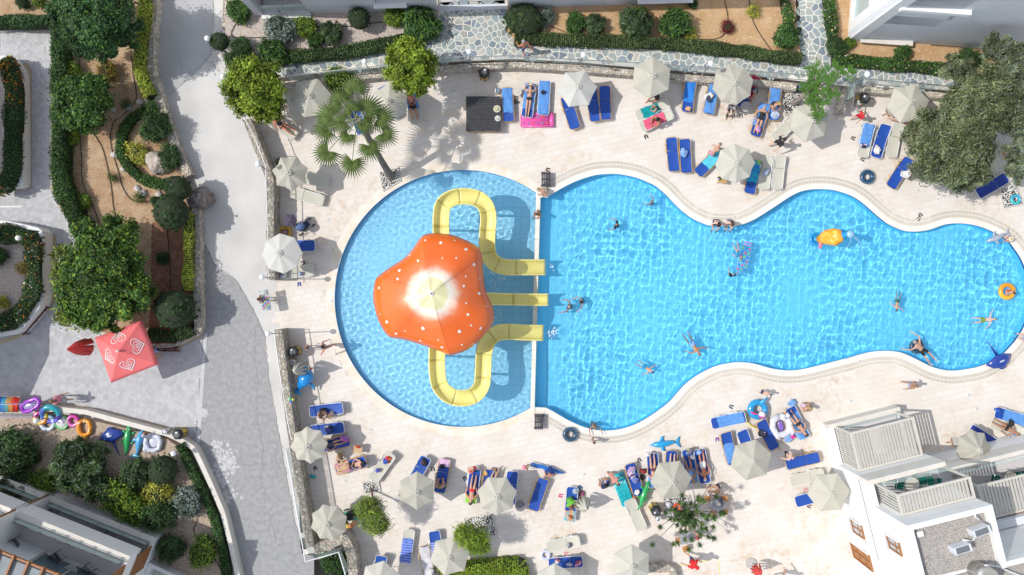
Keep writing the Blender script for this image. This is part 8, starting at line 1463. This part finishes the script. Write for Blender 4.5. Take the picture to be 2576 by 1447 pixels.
mattress('pink air mattress with coloured cups below the sunbathing woman', (1353, 303), -math.pi/2, 1.85, .72, (.85, .12, .42), [(.02, .35, .45), (.2, .1, .5), (.8, .15, .05)], 2, 6, .03); mattress('clear air mattress with coloured dots floating in the pool', (1871, 646), pz((1862, 685), (1880, 610)), 1.75, .6, (.15, .5, .8), MULT, 3, 6, -.08, .6, win=True)
mattress('turquoise air mattress beside the clothes lounger', (1565, 1229), pz((1580, 1268), (1549, 1188)), 1.85, .62, (.02, .48, .55), [(.03, .55, .6)], 3, 6, .05); mattress('clear dotted air mattress carried by the child at the lamp', (668, 755), .2, 1.1, .42, (.62, .7, .7), MULT, 3, 6, .75, .35)
for i, (l, x, c) in enumerate([('blue air mattress rolled first in the rack on the left wall', 6, (.02, .15, .6)), ('teal air mattress in the rack on the left wall', 16, (.1, .45, .5)), ('orange air mattress in the rack on the left wall', 27, (.75, .35, .08)), ('red air mattress in the rack on the left wall', 40, (.70, .04, .03))]):
    t = thing('pool_mattress', l, 'pool mattress', W(x, 1017, .75), -.15); b = MB()
    for k in range(5): b.loft([(-.17+.085*k, -.42, 0), (-.17+.085*k, .0, .16), (-.17+.085*k, .40, .02)], [.045, .05, .045], n=7)
    b.obj('air_bed', vin(c), t, True)
t = thing('inflatable_chair', 'glossy purple inflatable lounge in the blue rack', 'inflatable', W(78, 1018, .85), .3); b = MB(); b.loft([(-.5, -.25, 0), (-.1, -.32, .1), (.45, -.2, .15), (.6, .05, .15), (.45, .25, .15), (-.1, .2, .1), (-.5, .1, 0), (-.5, -.25, 0)], .12, n=8); b.obj('tube', vin((.36, .05, .55)), t, True); b = MB(); b.ell((0, -.03, .02), (.48, .22, .06), 16, 6); b.obj('seat', vin((.30, .25, .45)), t, True)
t = thing('display_rack', 'blue metal rack holding the coloured air mattresses', 'rack', W(60, 1020, 0)); b = MB(); RK = [(-1.6, .25), (1.15, .25), (1.15, -.45), (-1.6, -.45)]
for z in (.6, 1.15): [b.bar((*RK[i], z), (*RK[(i+1) % 4], z), .025, .025) for i in range(4)]
b.obj('rails', col((.03, .12, .38), .4, 'blue_tube'), t)
for q in RK: g = MB(); g.bar((*q, 0), (*q, 1.2), .025, .025); g.obj('post', col((.03, .12, .38), .4, 'blue_tube'), t)
floaty('long wavy blue foam float held by the man in navy', (1377, 1178), pz((1335, 1176), (1416, 1200)), [('body', (.02, .16, .55), [('l', [(0, -.95, .12), (.03, -.6, .14), (-.03, -.3, .14), (.03, 0, .14), (-.03, .3, .14), (.0, .7, .12), (0, .98, .06)], [.09, .12, .11, .13, .11, .10, .02], [.05, .07, .07, .07, .07, .06, .02])]), ('underside_rim', (.6, .62, .62), [('l', [(-.08, -.9, .05), (-.1, 0, .05), (-.06, .9, .03)], [.05, .06, .02], [.03, .03, .02])])], .1); floaty('turquoise foam board leaning behind the upper right loungers', (1782, 203), pz((1765, 204), (1800, 202)), [('board', (.03, .48, .58), [('l', [(0, -.38, .3), (0, 0, .35), (0, .38, .38)], [.06, .13, .08], [.03, .04, .03])])], .1)
floaty('yellow armed ring lying under the blue dragon ring', (1893, 1055), .3, [('arc', (.75, .62, .10), [('l', [(-.25, .35, .08), (-.35, 0, .08), (-.2, -.3, .08), (.1, -.5, .08)], .055, .055)])]); floaty('yellow baby ring by the wall above the translucent parasol', (717, 585), 0, [('tube', (.75, .42, .02), [('l', [(.0, .24, .1), (-.28, .22, .1), (-.3, 0, .1), (-.28, -.26, .1), (0, -.3, .1), (.28, -.26, .1), (.3, 0, .1), (.28, .22, .1), (0, .24, .1)], .09, .08)]), ('pattern', (.5, .25, .3), [('e', (0, 0, .1), (.2, .18, .05))])])
floaty('colourful ball with net beside the child at the wavy float', (1318, 1169), 0, [('ball', (.80, .25, .35), [('e', (0, 0, .6), (.13, .13, .13))]), ('stripe', (.75, .5, .1), [('e', (0, .02, .6), (.131, .08, .12))])]); floaty('small bundle of green and blue toys on the rough wall', (731, 1007), 0, [('toy', (.03, .4, .15), [('e', (0, .06, .05), (.08, .12, .06)), ]), ('toy', (.05, .1, .6), [('e', (.06, -.08, .05), (.09, .07, .06))]), ('toy', (.7, .6, .05), [('e', (.14, .04, .05), (.06, .09, .05))])], 1.15)
floaty('green and turquoise inflatable toys on the lounger under the parasol', (1901, 412), .2, [('toy', (.03, .45, .5), [('e', (-.1, .05, .08), (.2, .16, .08))]), ('toy', (.25, .5, .1), [('e', (.16, .02, .1), (.1, .18, .08), .4)])], .36); floaty('red and pink beach toys in the shade at the right edge', (2527, 387), .2, [('toy', (.7, .1, .05), [('e', (0, 0, .08), (.16, .1, .07), .5)]), ('toy', (.7, .1, .4), [('e', (.12, .1, .08), (.1, .06, .05))]), ('toy', (.75, .45, .02), [('e', (-.04, -.3, .05), (.12, .05, .04))])])
# ---- footwear
def shoes(label, px, a, c, c2=None, gap=.12, s=1.):
    for i, dx in enumerate((-1, 1)):
        p = W(px[0]+(dx*gap*S/2)*math.cos(a), px[1]-(dx*gap*S/2)*math.sin(a)); t = thing('sandal', ('left ' if i == 0 else 'right ')+label, 'sandal', p, a+dx*.15, None, s); b = MB(); b.loft([(0, -.13, .012), (0, -.05, .012), (0, .05, .012), (0, .12, .012)], [.03, .038, .045, .03], [.012, .012, .012, .01], 8); b.obj('sole', col(c, .7, 'sole'), t); g = MB(); g.torus((0, .03, .015), .032, .012, 10, 5, a0=0, a1=math.pi); g.obj('strap', col(c2 or tuple(x*.5 for x in c), .7, 'strap'), t)
BR = (.10, .05, .035)
for l, px, a, c, c2 in [('brown sandal near the older woman at the left', (732, 348), .9, BR, None), ('dark flip flop by the beige lounger under the pale parasol', (763, 661), -1.1, (.06, .05, .07), None), ('blue flip flop on the deck below the grey wall end', (753, 715), .1, (.03, .07, .3), None), ('black flip flop below the scalloped family parasol', (793, 1178), .4, BL, None), ('black sandal beside the bald woman lounger', (1089, 1180), .1, BL, (.5, .5, .5)), ('teal flip flop beside the red bikini woman', (1169, 1203), .6, (.02, .10, .14), None), ('black sandal above the right corner of the same parasol group', (1245, 1181), .3, BL, WH), ('brown sandal on the upper slatted bench', (1378, 427), 1.2, BR, None), ('black flip flop below the hot pink towel', (1625, 344), .5, BL, None), ('grey sandal below the round table by the floral lady', (1864, 292), 0, (.2, .2, .2), None), ('brown sandal left of the crumpled blue towel', (2146, 348), 1.2, BR, (.4, .3, .2)), ('dark slipper below the beige lounger with clothes', (2170, 401), 1.2, BL, WH), ('black and white slider of the upper pair on the right deck', (2315, 541), .6, BL, WH), ('black and white slider of the lower pair on the right deck', (2311, 550), -.8, BL, WH), ('lilac flip flop beside the crumpled blue towel lounger', (1804, 1105), .2, (.25, .05, .4), None), ('navy slipper near the dragon ring', (1839, 1023), 1.2, NV, WH), ('pink flip flop of the woman in the green towel', (1410, 1247), 1.5, (.7, .05, .25), None), ('blue sandal near the patterned bag by the green towel woman', (1459, 1226), .9, (.03, .12, .4), None), ('black sandal between the lounging group and the clothes pile', (1608, 1157), .5, BL, (.4, .4, .5)), ('pale pink flip flop between the two bottom loungers', (1424, 1393), 1.5, PN, None), ('pink flip flop beside the empty beige lounger at the building', (2027, 1232), 1.5, PN, None), ('brown sandal below the lounger under the wall parasol', (2035, 1273), 1.2, BR, None)]: shoes(l, px, a, c, c2)
# ---- soft things: bags, folded clothes, hats
def heap(label, px, z, r, cols, kind='folded_clothes', cat='clothes', seed=0, n=5):
    R = random.Random(seed+len(label)); t = thing(kind, label, cat, W(*px, z), R.uniform(0, 3))
    from mathutils import noise
    for i in range(n):
        b = MB(); b.ell((0, 0, 0), (r*R.uniform(.45, .8), r*R.uniform(.3, .6), .05+.04*R.random()), 16, 8); sd = R.uniform(0, 50); b.v = [tuple(Vector(v)*(1+.55*noise.noise(Vector(v)*9+Vector((sd, 0, 0))))) for v in b.v]; a = R.uniform(0, 6.28); d = r*.45*R.random(); b.v = [(v[0]+d*math.cos(a), v[1]+d*math.sin(a), v[2]+.05+.02*i) for v in b.v]; b.obj('fold' if cat == 'clothes' else 'panel', col(cols[i % len(cols)], .85, 'fabric'), t, True)
for l, px, z, r, cs, cat in [('dark bag lying on the light blue towel right of the sun hat woman', (1365, 233), .37, .14, [BL], 'bag'), ('black bag beside the lounger near the slatted platform', (1292, 256), .05, .2, [(.06, .05, .06)], 'bag'), ('white and dark clothes on the towel left of the eight sided parasol', (1784, 244), .4, .3, [WH, (.04, .05, .10), (.5, .4, .45)], 'clothes'), ('orange patterned cloth and straw hat at the foot of a blue towel lounger', (1733, 275), .37, .2, [(.70, .35, .15), WH], 'clothes'), ('crumpled light blue towel on the right of the two blue loungers', (1717, 383), .38, .3, [LBL, (.2, .38, .7)], 'clothes'), ('pink and lilac clothes at the foot of the black swimsuit lounger', (1905, 325), .37, .24, [(.6, .4, .6), (.35, .2, .4), PN], 'clothes'), ('folded white and pink clothes on the blue lounger by the sandals', (2203, 378), .37, .28, [WH, WH, (.75, .5, .52)], 'clothes'), ('dark blue and pink clothes on the beige lounger by the sandals', (2171, 368), .37, .22, [NV, (.7, .5, .6)], 'clothes'), ('light grey blue bag on the left empty beige lounger', (1925, 432), .37, .26, [(.40, .45, .58)], 'bag'), ('black backpack on the blue lounger left of the hexagonal parasol', (1066, 1162), .38, .26, [(.02, .02, .025), (.10, .04, .04)], 'bag'), ('red and blue superhero patterned cloth on the beige lounger', (973, 1155), .38, .26, [(.6, .04, .04), (.04, .08, .4), (.7, .2, .05)], 'clothes'), ('blue and red bag at the middle of the beige lounger', (950, 1181), .37, .16, [(.03, .10, .5), (.6, .03, .03)], 'bag'), ('pile of bags on the upper family lounger', (826, 1080), .4, .3, [(.03, .03, .06), (.05, .08, .3), (.4, .35, .3)], 'bag'), ('pink purple towel bundle on the family lounger', (870, 1104), .4, .28, [(.6, .15, .45), (.3, .12, .4), (.4, .5, .6)], 'clothes'), ('black bag on the lounger above the bald woman', (1112, 1173), .38, .2, [BL], 'bag'), ('orange toy and clothes on the lounger beside the woman in red', (1222, 1190), .38, .16, [(.8, .3, .03), (.7, .6, .4)], 'clothes'), ('red toy bag at the child by the woman in red', (1193, 1176), .38, .14, [RD, NV], 'bag'), ('heap of lilac and navy clothes on the lounger by the turquoise mattress', (1590, 1185), .38, .34, [(.45, .3, .5), NV, (.3, .35, .45), (.7, .5, .6)], 'clothes'), ('second heap of patterned clothes on the same lounger', (1596, 1205), .38, .28, [(.5, .35, .4), (.15, .2, .5), WH], 'clothes'), ('white cloth at the lower end of the clothes lounger', (1602, 1236), .38, .2, [WH], 'clothes'), ('orange bucket toys next to the green crocodile', (1597, 1252), .02, .14, [(.8, .2, .02)], 'clothes'), ('red and black backpack between the loungers of the group', (1618, 1184), .02, .22, [(.4, .03, .03), BL], 'bag'), ('black handbag beside the pink top woman lounger', (1614, 1200), .02, .2, [BL], 'bag'), ('grey patterned clothes on the lounger with the bags', (1734, 1133), .38, .26, [(.3, .32, .38), (.15, .15, .2), (.5, .5, .2)], 'clothes'), ('white bag on the lounger next to the man in white shorts', (1742, 1150), .4, .18, [WH], 'bag'), ('light blue towel at the feet of the man in white shorts', (1758, 1136), .4, .2, [LBL], 'clothes'), ('white towel at the feet of the pink top woman', (1630, 1143), .4, .2, [WH, (.7, .6, .65)], 'clothes'), ('floral black and pink bag by the green towel woman', (1460, 1244), .02, .24, [(.05, .02, .03), (.4, .08, .2)], 'bag'), ('grey cushion hat on the bottom blue lounger', (1431, 1417), .37, .2, [(.42, .40, .50)], 'bag'), ('pink clothes on the bottom blue lounger', (1454, 1414), .37, .26, [(.65, .30, .38), (.3, .08, .15)], 'clothes'), ('grey and red striped clothes on the bottom blue lounger', (1402, 1410), .37, .2, [(.5, .5, .55), (.6, .1, .1)], 'clothes'), ('grey patterned sarong on the beige lounger above the unicorn ring', (1430, 1370), .38, .18, [(.12, .13, .16), (.35, .36, .4)], 'clothes'), ('orange and blue bag on the turquoise towel', (1432, 1300), .38, .16, [(.75, .2, .03), (.6, .4, .3)], 'clothes'), ('black bags on the lounger beside the swan ring', (1918, 1092), .38, .3, [BL, (.04, .04, .08), (.5, .5, .55)], 'bag'), ('light blue bag with red print near the blond woman', (1989, 1016), .05, .3, [(.15, .32, .62), (.2, .4, .7)], 'bag'), ('dotted bag beside the swan neck', (1979, 1032), .05, .2, [(.10, .10, .08), (.4, .4, .2)], 'bag'), ('crumpled light blue towel below the swan ring', (1985, 1100), .1, .4, [LBL, (.2, .36, .68), LBL], 'clothes'), ('bright pink packet on the crumpled towel below the swan ring', (1994, 1098), .25, .14, [(.8, .02, .3)], 'bag'), ('blue patterned bag at the head of the right edge lounger', (2508, 1031), .38, .2, [(.03, .12, .5), (.02, .05, .3)], 'bag'), ('turquoise cap lying below the scalloped family parasol', (786, 1198), .02, .17, [(.03, .42, .45)], 'bag'), ('black bag on the right edge lounger of the turquoise woman', (2542, 1064), .38, .26, [BL], 'bag'), ('patterned blue and white towel under the translucent parasol', (716, 690), .37, .3, [(.3, .35, .5), WH], 'clothes'), ('denim shorts on the beige lounger under the translucent parasol', (756, 688), .37, .14, [(.2, .3, .5), (.5, .55, .65)], 'clothes'), ('white towel with orange print at the bottom edge', (1083, 1440), .37, .3, [(.65, .63, .62), (.6, .6, .62)], 'clothes')]: heap(l, px, z, r, cs, 'bag' if cat == 'bag' else 'folded_clothes', cat)
def hat(label, px, z, c, r=.2):
    t = thing('sun_hat', label, 'hat', W(*px, z)); b = MB(); b.disc((0, 0, 0), r, .012, 22); b.obj('brim', col(c, .85, 'straw'), t); b = MB(); b.disc((0, 0, .012), r*.5, .08, 18, r2=r*.38); b.obj('crown', col(tuple(x*.95 for x in c), .85, 'straw'), t); b = MB(); b.torus((0, 0, .02), r*.5, .012, 18, 5); b.obj('band', col((.25, .2, .14), .8, 'band'), t)
hat('straw hat on the upper part of the black platform', (1250, 274), .56, (.62, .58, .42)); hat('pale hat on the lower part of the black platform', (1252, 298), .56, (.7, .68, .62), .16); hat('wide straw hat over the shoulder of the woman in green', (1446, 1268), .8, (.66, .58, .42)); hat('light blue hat on the lounger of the woman in green', (1447, 1236), .37, (.45, .55, .65), .15); hat('pale blue sun hat on the lounger by the stroller', (1950, 291), .5, (.5, .56, .68), .16)
t = thing('bottle_cooler', 'white and blue cool bottle standing on the platform corner', 'cool box', W(1251, 232, 0)); b = MB(); b.ell((0, 0, .3), (.15, .15, .3), 14, 8); b.obj('shell', col((.75, .77, .8), .3, 'cool_white'), t, True); b = MB(); b.ell((-.01, 0, .42), (.09, .13, .19), 12, 8); b.obj('visor', col((.02, .15, .25), .2, 'cool_blue'), t, True)
table('round beige side table with cups left of the sun hat woman', (1301, 236), 0, 'round', .26, .5, (.58, .54, .47)); table('round grey side table beside the floral trousers lady', (1869, 274), 0, 'round', .29, .5, (.42, .40, .39)); table('round grey table right of the parasol by the blue loungers', (1309, 1267), 0, 'round', .30, .5, (.20, .19, .21))
table('wooden square table with a red cloth near the squatting child', (903, 1127), 0, 'sq', .26, .45, (.58, .40, .22), -.2); table('wooden side table with a book near the turquoise towel', (1812, 455), 0, 'sq', .24, .45, (.55, .34, .14), -.15)
heap('red cloth on the wooden table near the squatting child', (899, 1123), .48, .14, [(.6, .03, .03), (.3, .3, .05)]); heap('blue notebook and sunglasses on the wooden side table', (1807, 450), .5, .1, [(.3, .4, .5), (.05, .03, .02)])
def camp_set(label, px, rz, seats):
    t = thing('camping_table', label, 'table', W(*px), rz); b = MB(); b.box((0, 0, .62), (.8, .6, .04)); b.obj('table_top', col((.36, .37, .40), .5, 'camp_grey'), t)
    for x in (-.36, .36): g = MB(); g.loft([(x, -.25, 0), (x, .25, .6)], .015, n=5); g.obj('leg', M_STEEL, t); g = MB(); g.loft([(x, .25, 0), (x, -.25, .6)], .015, n=5); g.obj('leg', M_STEEL, t)
    for i, (x, y) in enumerate(seats): g = MB(); g.box((x, y, .4), (.34, .3, .03)); g.obj('folding_seat', mat('orange_seat', (.50, .22, .07), .6) if 'orange_seat' not in bpy.data.materials else bpy.data.materials['orange_seat'], t)
camp_set('grey folding table with orange seats by the two seated people', (1797, 1264), -.3, [(-.55, .15), (.0, -.5), (.6, -.25), (.35, .45)]); camp_set('grey folding table with orange seat under the dracaena', (1722, 1345), .2, [(-.45, -.1), (-.15, -.65)])
ST = {}
def stroller(label, px, rz, c, hood=None, sun=False):
    t = thing('stroller', label, 'stroller', W(*px), rz); m = col((.03, .03, .035), .5, 'stroller_frame'); f = MB(); f.loft([(-.25, .45, .1), (-.25, 0, .55), (-.22, -.5, .98), (.22, -.5, .98), (.25, 0, .55), (.25, .45, .1)], .015, n=6); f.obj('frame', m, t); f = MB(); f.loft([(-.25, -.4, .12), (-.25, .1, .6)], .015, n=5); f.loft([(.25, -.4, .12), (.25, .1, .6)], .015, n=5); f.obj('rear_legs', m, t)
    for x, y, r in ((-.28, -.4, .14), (.28, -.4, .14), (-.2, .45, .1), (.2, .45, .1)):
        g = MB(); 
        for k in range(1): g.torus((0, 0, 0), r, .022, 16, 6)
        w = g.obj('wheel', m, t, True); w.location = (x, y, r+.02); w.rotation_euler = (0, math.pi/2, 0)
    b = MB(); b.loft([(0, -.2, .62), (0, .05, .42), (0, .35, .40)], [.19, .2, .16], [.08, .08, .05], 10); b.obj('seat', col(c, .8, 'stroller_fabric'), t, True); b = MB(); b.ell((0, -.12, .74), (.23, .28, .2), 14, 8); b.obj('hood', col(hood or c, .8, 'stroller_fabric'), t, True); b = MB(); b.box((0, -.1, .2), (.34, .4, .14)); b.obj('basket', m, t)
    if sun: g = link('sunshade', canopy_mesh(6, .34, .12, .0, 3, col((.09, .075, .12), .8, 'sunshade')), t); g.location = (.25, -.35, 1.25)
stroller('dark blue stroller with a denim hood and small purple sunshade', (768, 570), -1.0, (.03, .05, .12), (.10, .17, .33)); stroller('grey stroller beside the white pebbles at the upper right', (2010, 225), 1.5, (.10, .12, .15)); stroller('black stroller between scalloped parasol and willow tree', (893, 1288), -1.3, BL)
t = thing('small_sunshade', 'small dark purple sunshade clamped beside the denim stroller', 'sunshade', W(743, 558)); g = link('canopy', canopy_mesh(6, .36, .12, .0, 3, col((.075, .06, .10), .8, 'sunshade')), t); g.location = (0, 0, 1.2); p = MB(); p.loft([(.15, 0, .0), (0, 0, 1.2)], .012, n=5); p.obj('stick', M_POLE, t)
t = thing('parasol_stand', 'round grey parasol base in front of the striding lifeguard', 'parasol base', W(1889, 1417)); b = MB(); b.disc((0, 0, 0), .32, .08, 24, r2=.30); b.obj('disc', bpy.data.materials['concrete_base'], t); b = MB(); b.loft([(0, 0, .08), (.05, 0, .4)], .03, n=8); b.obj('socket', M_POLE, t)
for l, px, a in (('crossed wooden sticks beside the tilted parasol at the upper right', (2231, 286), .4), ('wooden cross stand left of the tilted eight sided parasol', (2393, 1111), .2)):
    t = thing('cross_stand', l, 'stand', W(*px), a); b = MB(); b.box((0, 0, .03), (.6, .05, .05)); b.obj('board', M_WOOD, t); b = MB(); b.box((0, 0, .07), (.05, .4, .04)); b.obj('board', M_WOOD, t)
t = thing('sign_panel', 'small reddish sign panel under the glass on the lower left wall', 'sign', W(741, 1213, 1.16), .1); b = MB(); b.box((0, 0, .02), (.2, .62, .03)); b.obj('board', col((.45, .33, .28), .7, 'sign_face'), t); b = MB(); b.box((0, 0, .01), (.26, .68, .02)); b.obj('frame', M_WHITE, t)
yl = MB()
for a, b in (((1706, 1424), (1790, 1408)), ((1806, 1404), (1811, 1447))): ribbon(yl, resample([W(*a), W(*b)], .1), -.02, .02, .0085)
yo = stuff(yl.obj('painted_line', col((.75, .65, .10), .7, 'yellow_paint'), deck))
bw = stone_wall('stone_wall', 'low stone wall at the bottom edge beside the bottom centre parasol', [(1630, 1432), (1690, 1430), (1702, 1470)], .4, 0, .5, .22, .95)
